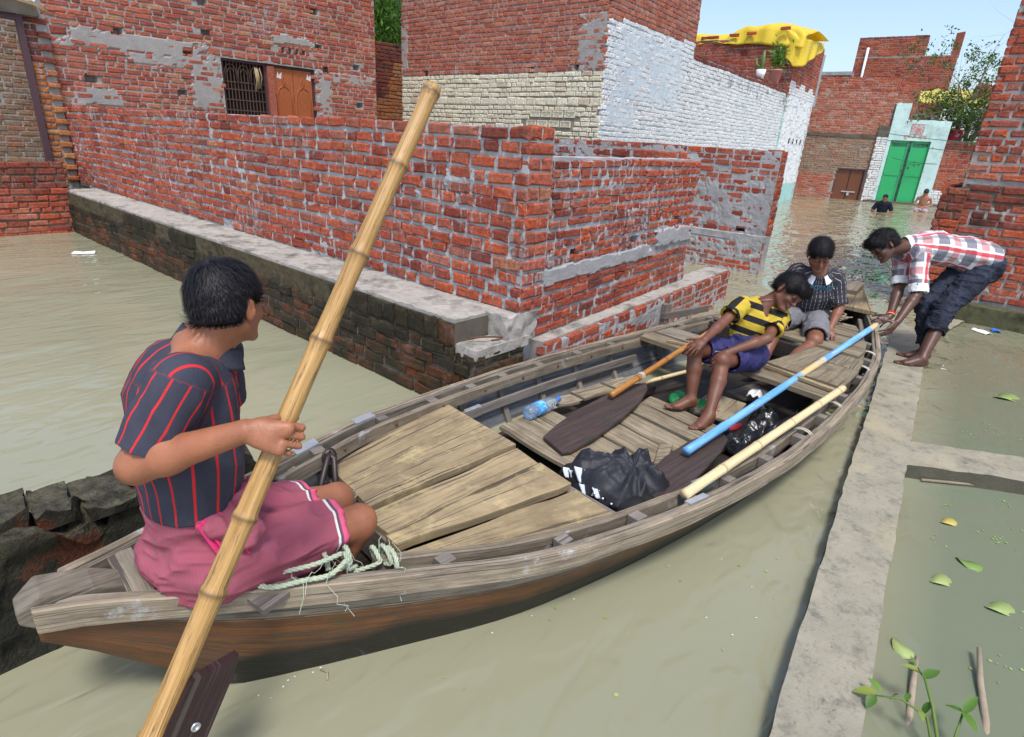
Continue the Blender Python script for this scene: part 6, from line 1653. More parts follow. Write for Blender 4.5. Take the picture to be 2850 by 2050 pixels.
# ropes
def rope_part(name, path, rad, mat, parent, pitch=0.05, n=None):
    P = [Vector(p) for p in path]
    # resample as smooth curve
    cu = []
    N = len(P)
    for i in range(N - 1):
        p0, p1, p2, p3 = P[max(0, i - 1)], P[i], P[i + 1], P[min(N - 1, i + 2)]
        for t in np.linspace(0, 1, 9)[:-1]:
            cu.append(0.5 * ((2 * p1) + (p2 - p0) * t + (2 * p0 - 5 * p1 + 4 * p2 - p3) * t * t + (3 * p1 - p0 - 3 * p2 + p3) * t ** 3))
    cu.append(P[-1])
    V, F, nv = [], [], 0
    ln = 0; T = [(cu[min(i + 1, len(cu) - 1)] - cu[max(i - 1, 0)]).normalized() for i in range(len(cu))]
    nrm = T[0].orthogonal().normalized(); fr = []
    for i in range(len(cu)):
        nrm = (nrm - T[i] * nrm.dot(T[i])).normalized(); fr.append((nrm.copy(), T[i].cross(nrm)))
    for st_ in range(3):
        pts = []; ln = 0
        for i in range(len(cu)):
            if i: ln += (cu[i] - cu[i - 1]).length
            a = 2 * math.pi * (ln / pitch + st_ / 3); pts.append(cu[i] + (fr[i][0] * math.cos(a) + fr[i][1] * math.sin(a)) * rad * 0.52)
        me = tube_mesh('r', pts, rad * 0.56, [mat], 6, cap=True); v = [tuple(x.co) for x in me.vertices]; f = [tuple(p.vertices) for p in me.polygons]; bpy.data.meshes.remove(me)
        V += v; F += [tuple(k + nv for k in q) for q in f]; nv += len(v)
    return obj(name, mkmesh(name, V, F, [mat], smooth=True), parent)
M_ROPE = G('pale_green_rope'); M_ROPE = M_ROPE.fin(M_ROPE.mix(M_ROPE.noise(M_ROPE.pos(), 50, 3), (0.28, 0.34, 0.24), (0.48, 0.53, 0.40)), 0.85)
M_HEMP = G('grey_hemp'); M_HEMP = M_HEMP.fin(M_HEMP.mix(M_HEMP.noise(M_HEMP.pos(), 50, 3), (0.20, 0.17, 0.12), (0.38, 0.33, 0.25)), 0.9)
rp = empty('mooring_rope', bw(.7, .3, .38), 'pale green twisted rope coiled over the near rail beside the boatman', 'rope')
loop = []
for i in range(6):
    t = i / 5; s_ = 0.66 + 0.20 * t
    n_ = hw(s_) - 0.115
    for a in np.linspace(0, 2 * math.pi, 9)[:-1]:
        loop.append(bw(s_ + 0.030 * math.sin(2.3 * i) + 0.03 * a / 6.28, n_ + (0.034 + 0.008 * math.sin(5.3 * i)) * math.cos(a) + .012 * math.sin(3.1 * i), hz(s_) - 0.006 + (0.034 + .006 * math.sin(7.7 * i)) * math.sin(a)))
rope_part('rope_coil', loop, 0.0075, M_ROPE, rp)
rope_part('rope_end', [bw(.70, .30, .42), bw(.62, .30, .425), bw(.55, .265, .415), bw(.50, .235, .41), bw(.47, .26, .408), bw(.50, .30, .41), bw(.57, .325, .41), bw(.64, .345, .405), bw(.70, .33, .415)], 0.0078, M_ROPE, rp)
for k in range(10):
    x = rnd.uniform(.5, .85); n_ = rnd.uniform(.27, .36); q = [bw(x, n_, .42)]
    for i in range(5): q.append((q[-1][0] + rnd.uniform(-.025, .025), q[-1][1] - rnd.uniform(.0, .03), q[-1][2] - rnd.uniform(-.01, .05)))
    obj('frayed_fibre', tube_mesh('frayed_fibre', q, 0.0012, [M_ROPE], 4, cap=False), rp)
ir = empty('iron_shackle', bw(.95, -.33, .3), 'rusty iron shackle bound with old net at the edge of the stern deck', 'shackle')
M_IRON = G('dark_iron').fin((0.06, 0.05, 0.05), 0.5, None, 0.5, Metallic=0.7)
obj('shackle_bow', tube_mesh('shackle_bow', [bw(.90, -.27, .19), bw(.93, -.31, .27), bw(.985, -.36, .335), bw(1.01, -.385, .345), bw(1.01, -.355, .33), bw(.99, -.31, .27), bw(.97, -.27, .20)], 0.013, [M_IRON], 8), ir)
obj('shackle_ring', tube_mesh('shackle_ring', [tuple(np.array(bw(1.0, -.37, .335)) + np.array([0.03 * math.cos(t), 0.01 * math.sin(t), 0.035 * math.sin(t)])) for t in np.linspace(0, 6.28, 15)], 0.005, [M_IRON], 6, cap=False), ir)
for k in range(16):
    q = []; c0 = np.array(bw(.93, -.20, .25))
    for i in range(10): q.append(tuple(c0 + np.array([rnd.uniform(-.07, .07), rnd.uniform(-.07, .07), rnd.uniform(-.045, .04)])))
    rope_part('net_twine', q, 0.004, M_HEMP, ir, 0.02)
nb = empty('net_heap', bw(5.15, .0, .36), 'heap of grey fishing net with pink cloth on the bow boards', 'net')
for k in range(14):
    q = []; c0 = np.array(bw(5.12 + rnd.uniform(-.05, .08), .02 + rnd.uniform(-.12, .14), .375))
    for i in range(9): q.append(tuple(c0 + np.array([rnd.uniform(-.10, .10), rnd.uniform(-.11, .11), rnd.uniform(-.012, .03)])))
    rope_part('net_twine', q, 0.006, M_HEMP, nb, 0.03)
M_PINKC = mat_cloth('faded_pink_cloth', (0.42, 0.10, 0.12), 0.85, 0.3)
sheet('pink_cloth', lambda u, v: bw(5.12 + 0.22 * u, -.20 + 0.22 * v, 0.365 + 0.07 * vn3(np.array([[u * 5, v * 5, 2.]]), 4)[0]), 22, 22, M_PINKC, nb)
# ------------------------------------------------------------------ people
def nrm(v): v = np.array(v, float); return v / (np.linalg.norm(v) + 1e-12)
def capcone(S, a, b, ra, rb, k=0.012, flat=None, hollow=0.0, wall=0.006):
    """cone that ends in a clean cut at b, optionally open there"""
    a = np.array(a, float); b = np.array(b, float); L = np.linalg.norm(b - a); d = (b - a) / L
    m = max(ra, rb) * (max(1, flat[1]) if flat else 1) + 2.5 * k + 2 * S.v
    B = S._blk(np.minimum(a, b) - m, np.maximum(a, b) + m)
    if B is None: return
    sl, X, Y, Z = B
    px, py, pz = X - a[0], Y - a[1], Z - a[2]
    tt = (px * d[0] + py * d[1] + pz * d[2]) / L
    t = np.clip(tt, 0, None)
    qx, qy, qz = px - t * L * d[0], py - t * L * d[1], pz - t * L * d[2]
    r2 = qx * qx + qy * qy + qz * qz
    if flat:
        v = nrm(flat[0]); c = qx * v[0] + qy * v[1] + qz * v[2]; r2 = r2 + c * c * (1 / flat[1] ** 2 - 1)
    rr = ra + (rb - ra) * np.clip(tt, 0, 1)
    dd = np.maximum(np.sqrt(np.maximum(r2, 1e-12)) - rr, (tt - 1) * L)
    S._put(sl, dd.astype(np.float32), k)
    if hollow:
        h0 = b - d * hollow
        rh = ra + (rb - ra) * (1 - hollow / L) - wall
        S.cone(h0, b + d * 0.03, max(0.004, rh * 0.9), rb - wall, 0.004, flat, sub=True)

def frame_of(f, up):
    f = nrm(f); up = np.array(up, float); u = nrm(up - f * (up @ f)); l = np.cross(u, f); return f, l, u

def add_head(S, C, f, l, u, h=0.235, neck=None, neckr=0.052, ears=True):
    q = h / 0.235; P = lambda a, b, c: C + (f * a + l * b + u * c) * q
    R = np.stack([f, l, u])
    S.ell(P(-.012, 0, .032), np.array((.094, .076, .083)) * q, R, 0.01)
    S.ell(P(.028, 0, -.040), np.array((.060, .060, .072)) * q, R, 0.02)
    for s in (-1, 1):
        S.cone(P(-.005, s * .052, -.055), P(.066, s * .018, -.098), .018 * q, .017 * q, 0.015)     # jaw
        S.ell(P(.062, s * .038, -.030), np.array((.024, .022, .020)) * q, R, 0.015)                # cheek
    S.ell(P(.078, 0, -.098), np.array((.018, .020, .015)) * q, R, 0.012)                           # chin
    S.cone(P(.086, -.034, .020), P(.086, .034, .020), .011 * q, .011 * q, 0.012)                   # brow
    S.cone(P(.088, 0, .008), P(.110, 0, -.034), .0065 * q, .0105 * q, 0.007)                       # nose
    for s in (-1, 1):
        S.ell(P(.098, s * .012, -.036), np.array((.010, .008, .007)) * q, R, 0.005)
        S.ell(P(.100, s * .032, .002), np.array((.014, .017, .011)) * q, R, 0.010, sub=True)       # eye socket
        S.ell(P(.080, s * .032, .000), np.array((.015, .016, .013)) * q, R, 0.004)                 # lid
    S.ell(P(.092, 0, -.060), np.array((.010, .022, .0055)) * q, R, 0.004)
    S.ell(P(.090, 0, -.071), np.array((.010, .018, .006)) * q, R, 0.004)                           # lips
    if ears:
        for s in (-1, 1):
            e = nrm(f * 0.9 + l * s * 0.35); R2 = np.stack([e, np.cross(u, e), u])
            S.ell(P(-.008, s * .080, -.006), np.array((.019, .007, .031)) * q, R2, 0.005)
            S.ell(P(-.003, s * .089, -.002), np.array((.009, .006, .017)) * q, R2, 0.003, sub=True)
            S.ell(P(-.004, s * .076, -.034), np.array((.009, .006, .009)) * q, R2, 0.005)
    if neck is not None: S.cone(neck, P(-.022, 0, -.045), neckr * 1.12, neckr * 0.95, 0.022)

def face_marks(parent, C, f, l, u, h, mat):
    q = h / 0.235; P = lambda a, b, c: tuple(C + (f * a + l * b + u * c) * q)
    for s in (-1, 1):
        obj('eyebrow', tube_mesh('eyebrow', [P(.094, s * .014, .022), P(.096, s * .030, .028), P(.084, s * .050, .022)], [.003 * q, .0042 * q, .0018 * q], [mat], 6), parent)
        obj('eyelash', tube_mesh('eyelash', [P(.092, s * .018, -.004), P(.0955, s * .032, -.008), P(.086, s * .046, -.004)], [.001 * q, .0020 * q, .001 * q], [mat], 5), parent)

def add_hand(S, W, d, pn, side, sc=1.0, curl=(20, 30, 20), spread=0.06, thumb=(0.7, 0.5, 0.2), tcurl=20):
    """W wrist, d finger direction, pn palm normal (towards what is touched), side: +1 if the thumb lies along cross(d,pn)"""
    d = nrm(d); pn = nrm(np.array(pn) - d * (np.array(pn) @ d)); t = np.cross(d, pn) * side
    W = np.array(W, float)
    S.cone(W, W + d * .05 * sc, .021 * sc, .026 * sc, 0.012, (pn, 0.72))
    K = W + d * .085 * sc
    S.cone(W + d * .03 * sc + t * .016 * sc, K + t * .024 * sc, .020 * sc, .016 * sc, 0.012, (pn, 0.75))
    S.cone(W + d * .03 * sc - t * .014 * sc, K - t * .026 * sc - d * .006 * sc, .020 * sc, .015 * sc, 0.012, (pn, 0.75))
    offs = (.031, .0105, -.0105, -.030); lens = ((.040, .024, .020), (.044, .028, .021), (.041, .026, .020), (.032, .020, .017))
    c = curl if isinstance(curl[0], (tuple, list)) else (curl,) * 4
    for i in range(4):
        p = K + t * offs[i] * sc - d * (.010 if i == 3 else 0.002 if i == 2 else 0.004) * sc
        dd = nrm(d + t * offs[i] / .03 * spread); n2 = nrm(pn - dd * (pn @ dd)); a = 0
        r0 = (.0088, .0092, .0088, .0078)[i] * sc
        for sgm in range(3):
            a += math.radians(c[i][sgm]); v = dd * math.cos(a) + n2 * math.sin(a)
            p2 = p + v * lens[i][sgm] * sc; S.cone(p, p2, r0 * (1 - .07 * sgm), r0 * (.94 - .08 * sgm), 0.004); p = p2
    p = W + d * .022 * sc + t * .022 * sc; v = nrm(d * thumb[0] + t * thumb[1] + pn * thumb[2])
    for sgm, (L, r) in enumerate(((.040, .0125), (.030, .0100), (.024, .0088))):
        p2 = p + v * L * sc; S.cone(p, p2, r * sc, r * .92 * sc, 0.007 if sgm == 0 else 0.004); p = p2
        ax = math.radians(tcurl); v = nrm(v * math.cos(ax) + (pn * .6 + d * .6) * math.sin(ax))

def add_foot(S, A, d, sc=1.0, up=(0, 0, 1), sole=None):
    """A ankle; the sole lies sc*0.07 below it unless given"""
    d = nrm(d); up = nrm(np.array(up) - d * (np.array(up) @ d)); sd = np.cross(d, up)
    A = np.array(A, float); z0 = .068 * sc
    B = A - up * z0
    S.ell(B - d * .025 * sc + up * .026 * sc, np.array((.036, .030, .028)) * sc, np.stack([d, sd, up]), 0.015)
    S.cone(A - up * .012 * sc, B + d * .105 * sc + up * .022 * sc, .036 * sc, .024 * sc, 0.018, (sd, 1.25))
    S.cone(B + up * .020 * sc, B + d * .13 * sc + up * .018 * sc, .026 * sc, .020 * sc, 0.015, (sd, 1.55))
    for i, (o, L, r) in enumerate(((.030, .050, .0125), (.0105, .046, .0095), (-.006, .040, .0088), (-.021, .033, .0082), (-.034, .024, .0078))):
        p = B + d * (.128 - .006 * i * i * .5) * sc + sd * o * sc + up * r * 1.1 * sc
        S.cone(p, p + d * L * sc - up * .002, r * 1.05 * sc, r * sc, 0.005)

def mat_skin(name, col, rough=0.48):
    g = G(name); p = g.pos()
    c = g.mix(g.ramp(g.noise(p, 14, 4, 0.6), [(0.35, 0.0), (0.7, 1.0)]), tuple(x * k for x, k in zip(col, (0.84, 0.80, 0.80))), tuple(x * k for x, k in zip(col, (1.10, 1.08, 1.06))))
    c = g.mix(g.ramp(g.noise(p, 3.5, 2), [(0.5, 0.0), (0.75, 0.35)]), c, tuple(x * k for x, k in zip(col, (1.15, 0.85, 0.8))))
    m = g.fin(c, rough, g.bump(g.ma('ADD', g.noise(p, 160, 3, 0.6), g.ma('MULTIPLY', g.noise(p, 40, 2), 0.7)), 0.0018, 0.5), 0.4)
    g.b.inputs['Subsurface Weight'].default_value = 0.12; g.b.inputs['Subsurface Radius'].default_value = (0.012, 0.004, 0.002); g.b.inputs['Subsurface Scale'].default_value = 1.0
    return m
g = G('black_hair'); p = g.pos()
M_HAIR = g.fin(g.mix(g.noise(p, 60, 3), (0.007, 0.007, 0.009), (0.020, 0.018, 0.021)), 0.5, g.bump(g.noise(p, 120, 3), 0.004, 0.5), 0.22)

def hair(parent, C, f, l, u, h, seed=0, length=0.045, lift=0.004, curly=0.0, front=0.0, nape=-0.060, count=3000, vox=0.005, vol=1.0, facecut=(.088, -.048), comb=None, disp=.24):
    q = h / 0.235; P = lambda a, b, c: C + (f * a + l * b + u * c) * q; R = np.stack([f, l, u])
    S = SDF(C - 0.16 * q, C + 0.16 * q, vox)
    S.ell(P(-.014, 0, .034), np.array((.0995 * vol, .0815 * vol, .0895 * vol)) * q, R, 0.01)
    S.ell(P(-.030, 0, -.015), np.array((.078 * vol, .074 * vol, .072)) * q, R, 0.02)
    if front: S.cone(P(.070, -.04, .075), P(.070, .04, .075), .028 * q, .028 * q, .02)
    S.ell(P(facecut[0], 0, facecut[1]), np.array((.088, .120, .088)) * q, R, 0.012, sub=True)
    for s in (-1, 1): S.ell(P(.006, s * .098, -.018), np.array((.040, .046, .048)) * q, R, 0.010, sub=True)
    S.cut(P(-.05, 0, nape), -u + f * 0.15)
    V, F = S.mesh(); V = laplace(V, F, 1); N = vnormals(V, F)
    V = V + N * (0.006 * q * (vn3(V * 45 / q, seed) - 0.5) + 0.010 * q * curly * (vn3(V * 70, seed + 3) - 0.5))[:, None]
    ho = obj('hair', mkmesh('hair', V, F, [M_HAIR], smooth=True), parent)
    r = np.random.RandomState(seed); idx = r.choice(len(V), min(count, len(V)), replace=False)
    outward = ((V[idx] - P(-.014, 0, .03)) * N[idx]).sum(1) > 0.02
    idx = idx[outward]
    crown = P(-.05, 0.01, .125); p0 = V[idx]; n0 = N[idx]
    d = p0 - crown if comb is None else (p0 - crown) * 0.6 + comb * 0.1
    d = d - n0 * (d * n0).sum(1)[:, None]; d /= (np.linalg.norm(d, axis=1)[:, None] + 1e-9); d += r.normal(size=d.shape) * (disp + 0.6 * curly); d -= n0 * (d * n0).sum(1)[:, None]; d /= (np.linalg.norm(d, axis=1)[:, None] + 1e-9)
    sd = np.cross(n0, d); L = length * q * r.uniform(0.5, 1.2, len(idx)); w = 0.0011 * q * r.uniform(0.7, 1.6, len(idx)); lf = lift * r.uniform(0.2, 1.6, len(idx))
    cc = P(-.014, 0, .03)
    end = p0 + d * L[:, None] - n0 * (0.9 * L ** 2 / (0.20 * q))[:, None]
    loc = np.stack([(end - C) @ f, (end - C) @ l, (end - C) @ u], 1) / q
    bad = loc[:, 2] < nape - 0.004
    for s in (-1, 1): bad |= (((loc - [.006, s * .098, -.018]) / [.036, .042, .044]) ** 2).sum(1) < 1
    bad |= ((((loc - [facecut[0], 0, facecut[1]]) / [.080, .108, .074]) ** 2).sum(1) < 1)
    k_ = ~bad; p0, n0, d, sd, L, w, lf, idx = p0[k_], n0[k_], d[k_], sd[k_], L[k_], w[k_], lf[k_], idx[k_]
    rows_ = []
    for i in range(5):
        t = i / 4; c = p0 + d * (L * t)[:, None] + n0 * (lf * math.sin(math.pi * min(t * 1.0, 1) * .8) - 0.9 * (L * t) ** 2 / (0.20 * q))[:, None]
        if curly: c = c + sd * (curly * 0.012 * np.sin(t * 9 + r.uniform(0, 6, len(idx))))[:, None] + n0 * (curly * 0.012 * t * r.uniform(-.3, 1.6, len(idx)))[:, None]
        ww = (w * (1 - 0.75 * t))[:, None]; rows_.append((c - sd * ww, c + sd * ww))
    Vr = np.stack([x for pr_ in rows_ for x in pr_], 1).reshape(-1, 3); base = np.arange(len(idx)) * 10
    Fr = np.concatenate([np.stack([base + 2 * i, base + 2 * i + 1, base + 2 * i + 3, base + 2 * i + 2], 1) for i in range(4)])
    so = obj('hair_strands', mkmesh('hair_strands', Vr, Fr, [M_HAIR], smooth=True), parent)
    return ho

def bone_uv(bones):
    """bones: (a, b, ref, radius); returns fn V -> su (round the bone, metres), sv (along the bone), bi"""
    def fn(V):
        best = np.full(len(V), 1e9); su = np.zeros(len(V)); sv = np.zeros(len(V)); bi = np.zeros(len(V))
        for k, (a, b, ref, rad) in enumerate(bones):
            a = np.array(a, float); b = np.array(b, float); L = np.linalg.norm(b - a); ax = (b - a) / L
            p = V - a; tt = p @ ax; tc = np.clip(tt, 0, L); qv = p - tc[:, None] * ax; dd = np.linalg.norm(qv, axis=1) / rad
            r1 = nrm(np.array(ref) - ax * (np.array(ref) @ ax)); r2 = np.cross(ax, r1); pl = p - tt[:, None] * ax
            an = np.arctan2(pl @ r2, pl @ r1)
            if k: dd = dd + np.where(tt < 0, -tt * 40, 0)
            m = dd < best
            best = np.where(m, dd, best); su = np.where(m, an * rad, su); sv = np.where(m, tt, sv); bi = np.where(m, k, bi)
        return {'su': su, 'sv': sv, 'bi': bi}
    return fn

def yoke(fn, a, ax, lat, z):
    ax = nrm(ax)
    def g2(V):
        o = fn(V); h = (V - np.array(a)) @ ax; m = (o['bi'] < .5) & (h > z)
        o['su'] = np.where(m, (V - np.array(a)) @ nrm(lat) * 1.05 + .012, o['su']); return o
    return g2
def folds(amp, sx, seed=0, fine=0.3):
    sx = np.array(sx, float)
    def fn(V):
        a = 1 - np.abs(2 * vn3(V * sx, seed) - 1); b = 1 - np.abs(2 * vn3(V * sx * 2.3 + 7, seed + 5) - 1)
        return amp * (a ** 2.5 - 0.35) + amp * fine * (b ** 2 - 0.4)
    return fn

def collar(parent, C, ax, fwd, r0, r1, hgt, mat, gap=0.7, name='collar', tilt=0.3):
    ax = nrm(ax); fwd = nrm(np.array(fwd) - ax * (np.array(fwd) @ ax)); sd = np.cross(ax, fwd)
    def fn(u, v):
        a = gap / 2 + (2 * math.pi - gap) * u
        if v < 0.45: rr = r0; hh = hgt * v / 0.45
        else:
            w = (v - 0.45) / 0.55; rr = r0 + (r1 - r0) * w; hh = hgt * (1 - 1.0 * w)
        hh = hh - tilt * rr * math.cos(a) * 0.5 + 0.006 * (math.cos(2 * a))
        return tuple(np.array(C) + (fwd * math.cos(a) * 1.08 + sd * math.sin(a)) * rr + ax * hh)
    return sheet(name, fn, 44, 12, mat, parent, 0.003)

SK1 = mat_skin('skin_tan', (0.315, 0.130, 0.068)); SK2 = mat_skin('skin_dark_brown', (0.150, 0.064, 0.039)); SK3 = mat_skin('skin_brown', (0.21, 0.092, 0.056)); SK4 = mat_skin('skin_deep_brown', (0.095, 0.046, 0.032), 0.4)

def mat_fabric(name, col, rough=0.85, bs=220):
    g = G(name); p = g.pos()
    c = g.mix(g.noise(p, 9, 4, 0.6), tuple(x * 0.78 for x in col), tuple(min(0.9, x * 1.2) for x in col))
    return g.fin(c, rough, g.bump(g.ma('ADD', g.noise(p, bs, 2), g.ma('MULTIPLY', g.noise(p, 26, 3), 1.3)), 0.003, 0.4), 0.2)

# ================================================================== the boatman
m1 = empty('person', (0.5, 1.54, 0.36), 'boatman in navy shirt with red stripes and pink lungi, holding the bamboo pole', 'person')
J = dict(pel=(.49, 1.54, .47), wst=(.475, 1.535, .63), ch=(.495, 1.53, .88), nk=(.555, 1.515, 1.055), rs=(.455, 1.375, 1.030), ls=(.625, 1.645, 1.00), re=(.335, 1.395, .855), rh=(.51, 1.44, .46), lh=(.51, 1.63, .46), rk=(.925, 1.425, .375), lk=(.955, 1.60, .365), ra=(.77, 1.45, .115), la=(.80, 1.60, .115))
J = {k: np.array(v) for k, v in J.items()}
HC = np.array((.622, 1.490, 1.166)); hf, hl, hu = frame_of((.90, .42, -.10), (-.05, 0.02, 1))
poleP = PT + pdir * (0.715 + 0.245)          # where the fist closes
cfw = np.array((.709, .603, -.365)); cR = np.array((.663, -.747, .054)); cU = np.array((.24, .28, .93))
pup = -pdir
hd = nrm(cR * 0.93 + cU * 0.22 + cfw * 0.15); hd = nrm(hd - pup * (hd @ pup) * 0.8)
pn_ = nrm(cfw - hd * (cfw @ hd)); pn_ = nrm(pn_ - pup * (pn_ @ pup))
WR = poleP - pn_ * 0.043 - hd * 0.074
S = SDF((.20, 1.05, .0), (1.12, 1.85, 1.33), 0.0045)
add_head(S, HC, hf, hl, hu, 0.216, J['nk'], 0.056)
S.cone(J['nk'] + [0, 0, -.02], J['ch'], .06, .10, .04, ((1, 0, 0), 0.8))
S.cone(J['nk'], (J['rs'] + J['nk']) / 2 + [-.02, 0, .0], .05, .045, .04); S.cone(J['nk'], (J['ls'] + J['nk']) / 2, .05, .045, .04)
S.cone(J['ch'], J['wst'], .140, .125, .04, ((1, 0, 0), 0.68)); S.cone(J['wst'], J['pel'], .125, .14, .04, ((1, 0, 0), 0.75))
S.cone(J['rs'], J['re'], .050, .042, .02); S.ell(J['rs'] * .45 + J['re'] * .55 + [-.005, 0, 0], (.046, .044, .065), None, .02)
S.cone(J['re'], J['re'] * .72 + WR * .28, .042, .043, .02); S.cone(J['re'] * .72 + WR * .28, WR, .043, .0265, .02)
le, lwr = np.array((.665, 1.715, .78)), np.array((.63, 1.63, .57))
S.cone(J['ls'], le, .05, .042, .02); S.cone(le, lwr, .042, .027, .02)
for s_, k_, a_ in (('rh', 'rk', 'ra'), ('lh', 'lk', 'la')):
    S.cone(J[s_], J[k_], .085, .060, .03); S.ell(J[k_] + [.012, 0, .006], (.055, .053, .056), None, .02)
    S.cone(J[k_] + [-.005, 0, -.02], J[k_] * .6 + J[a_] * .4 + [-.02, 0, 0], .052, .056, .02); S.cone(J[k_] * .6 + J[a_] * .4 + [-.02, 0, 0], J[a_], .056, .036, .02)
    add_foot(S, J[a_], (1, -.05, 0), 1.0)
add_hand(S, WR, hd, pn_, 1.0 if np.dot(np.cross(hd, pn_), pup) > 0 else -1.0, 1.02, ((44, 80, 66), (42, 80, 68), (44, 80, 66), (48, 78, 62)), 0.03, (0.55, 0.35, 0.62), 38)
add_hand(S, lwr, nrm((.1, -.5, -.3)), (0, -.3, -1), 1, 1.0, (25, 30, 20))
sdf_obj('body', S, SK1, m1, 2)
hair(m1, HC, hf, hl, hu, 0.216, 3, 0.042, 0.006, 0.0, 0.0, -0.036, 8000, 0.0045, 1.02, disp=.17)
face_marks(m1, HC, hf, hl, hu, 0.216, M_HAIR)
# shirt
g = G('navy_shirt_red_stripes'); su = g.attr('su'); p = g.pos()
base = g.mix(g.noise(p, 8, 4), (0.026, 0.028, 0.044), (0.060, 0.062, 0.085))
fr = g.ma('FRACT', g.ma('ADD', g.ma('DIVIDE', su, 0.048), 0.5))
ln_ = g.ma('LESS_THAN', g.ma('ABSOLUTE', g.ma('SUBTRACT', fr, 0.5)), 0.060)
M_SHIRT1 = g.fin(g.mix(ln_, base, (0.55, 0.025, 0.03)), 0.85, g.bump(g.ma('ADD', g.noise(p, 240, 2), g.noise(p, 30, 3)), 0.003, 0.4), 0.2)
S = SDF((.18, 1.18, .55), (.85, 1.95, 1.17), 0.005)
S.cone((.470, 1.535, .52), (.490, 1.53, .90), .158, .170, .04, ((1, 0, 0), .70)); S.cone((.485, 1.53, .80), (.515, 1.53, .95), .162, .12, .05, ((1, 0, 0), .74))
S.cone(J['rs'] + [.0, .03, -.005], J['nk'] + [-.015, -.02, -.062], .056, .056, .045); S.cone(J['ls'] + [0, -.03, -.005], J['nk'] + [-.01, .02, -.062], .056, .056, .045)
S.cut((.45, 1.5, .640), (.12, 0, -1)); S.ell((.47, 1.535, .63), (.10, .145, .03), None, .006, sub=True)
send = J['rs'] * .16 + J['re'] * .84; capcone(S, J['rs'] + [0, .01, .005], send, .066, .064, .03, None, .05); capcone(S, J['ls'], J['ls'] * .2 + le * .8, .074, .075, .03, None, .05)
S.cone(J['nk'] + [0.012, 0, 0.0], J['nk'] + [.03, 0, .10], .060, .066, .006, sub=True)
fo0 = folds(0.010, (12, 12, 7), 5)
fo = lambda V: fo0(V) * np.clip((V[:, 2] - .63) / .06, .15, 1) * np.clip((1.10 - V[:, 2]) / .06, .3, 1)
sdf_obj('shirt', S, M_SHIRT1, m1, 2, fo, yoke(bone_uv([((.47, 1.535, .50), (.51, 1.53, 1.06), (0, -1, 0), .155), (tuple(J['rs']), tuple(send + (send - J['rs']) * .2), (-.3, -1, 0), .074), (tuple(J['ls']), tuple(le), (1, 0, 0), .080)]), (.45, 1.535, .5), (.05, 0, 1), (0, 1, 0), .50))
M_NAVY = mat_fabric('navy_plain', (0.045, 0.047, 0.066)); M_REDT = mat_fabric('red_trim', (0.50, 0.03, 0.03))
collar(m1, J['nk'] + [.014, -.004, -.022], (.28, 0, 1), (.95, -.25, 0), .066, .084, .050, M_NAVY, 0.9, tilt=0.6)
# lungi
g = G('pink_checked_lungi'); su = g.attr('su'); sv = g.attr('sv'); p = g.pos()
ck = g.ma('ADD', g.ma('LESS_THAN', g.ma('FRACT', g.ma('DIVIDE', su, .0062)), .45), g.ma('LESS_THAN', g.ma('FRACT', g.ma('DIVIDE', sv, .0062)), .45))
c = g.mix(g.ma('MULTIPLY', ck, .5), (0.36, 0.045, 0.088), (0.19, 0.095, 0.115))
c = g.mix(g.ramp(g.noise(p, 5, 4), [(0.35, 0.0), (0.7, 0.4)]), c, (0.37, 0.13, 0.165))
hem = g.attr('hem')
c = g.mix(g.ma('LESS_THAN', g.ma('ABSOLUTE', g.ma('SUBTRACT', hem, .030)), .004), c, (0.62, 0.60, 0.58))
c = g.mix(g.ma('LESS_THAN', g.ma('ABSOLUTE', g.ma('SUBTRACT', hem, .022)), .003), c, (0.08, 0.07, 0.09))
c = g.mix(g.ma('LESS_THAN', hem, .016), c, (0.62, 0.10, 0.20))
M_LUNGI = g.fin(c, 0.85, g.bump(g.noise(p, 180, 2), 0.002, 0.3), 0.2)
S = SDF((.22, 1.25, .32), (.98, 1.83, .72), 0.005)
S.ell((.488, 1.54, .460), (.150, .180, .118), None, .03); S.cone((.482, 1.537, .50), (.472, 1.535, .67), .158, .142, .04, ((1, 0, 0), .74))
S.cut((.45, 1.5, .69), (-.1, 0, 1)); 
rend = J['rh'] * .24 + J['rk'] * .76; lend = J['lh'] * .26 + J['lk'] * .74
capcone(S, J['rh'] + [0, 0, .0], rend, .108, .096, .05, ((0, 0, 1), 1.05), .05, .005); capcone(S, J['lh'], lend, .108, .096, .05, None, .05, .005)
S.cone((J['rh'] + J['lh']) / 2, (rend + lend) / 2 - [.06, 0, 0], .09, .075, .05)
S.cut((.5, 1.5, .352), (0, 0, -1))
fo1 = folds(0.019, (6, 8, 19), 15, 0.35)
fo = lambda V: fo1(V) * np.clip((.66 - V[:, 2]) / .08, .1, 1)
tdir = nrm(J['rk'] - J['rh'])
def lat(V):
    a = bone_uv([(tuple(J['rh']), tuple(J['rk']), (0, 0, 1), .10), (tuple(J['lh']), tuple(J['lk']), (0, 0, 1), .10)])(V)
    a['hem'] = np.where(V[:, 1] < 1.52, (rend - V) @ tdir, (lend - V) @ nrm(J['lk'] - J['lh'])); return a
sdf_obj('lungi', S, M_LUNGI, m1, 2, fo, lat)
M_HOT = mat_fabric('hot_pink_fringe', (0.62, 0.04, 0.16))
sheet('lungi_tail', lambda u, v: (.425 + .055 * u + .045 * v + .012 * math.sin(9 * u), 1.372 - .030 * v - .012 * math.sin(12 * u + 2) * (0.4 + v), .655 - .135 * v + .012 * u), 22, 18, M_HOT, m1)
S = SDF((.40, 1.27, .50), (.75, 1.60, .74), .006)
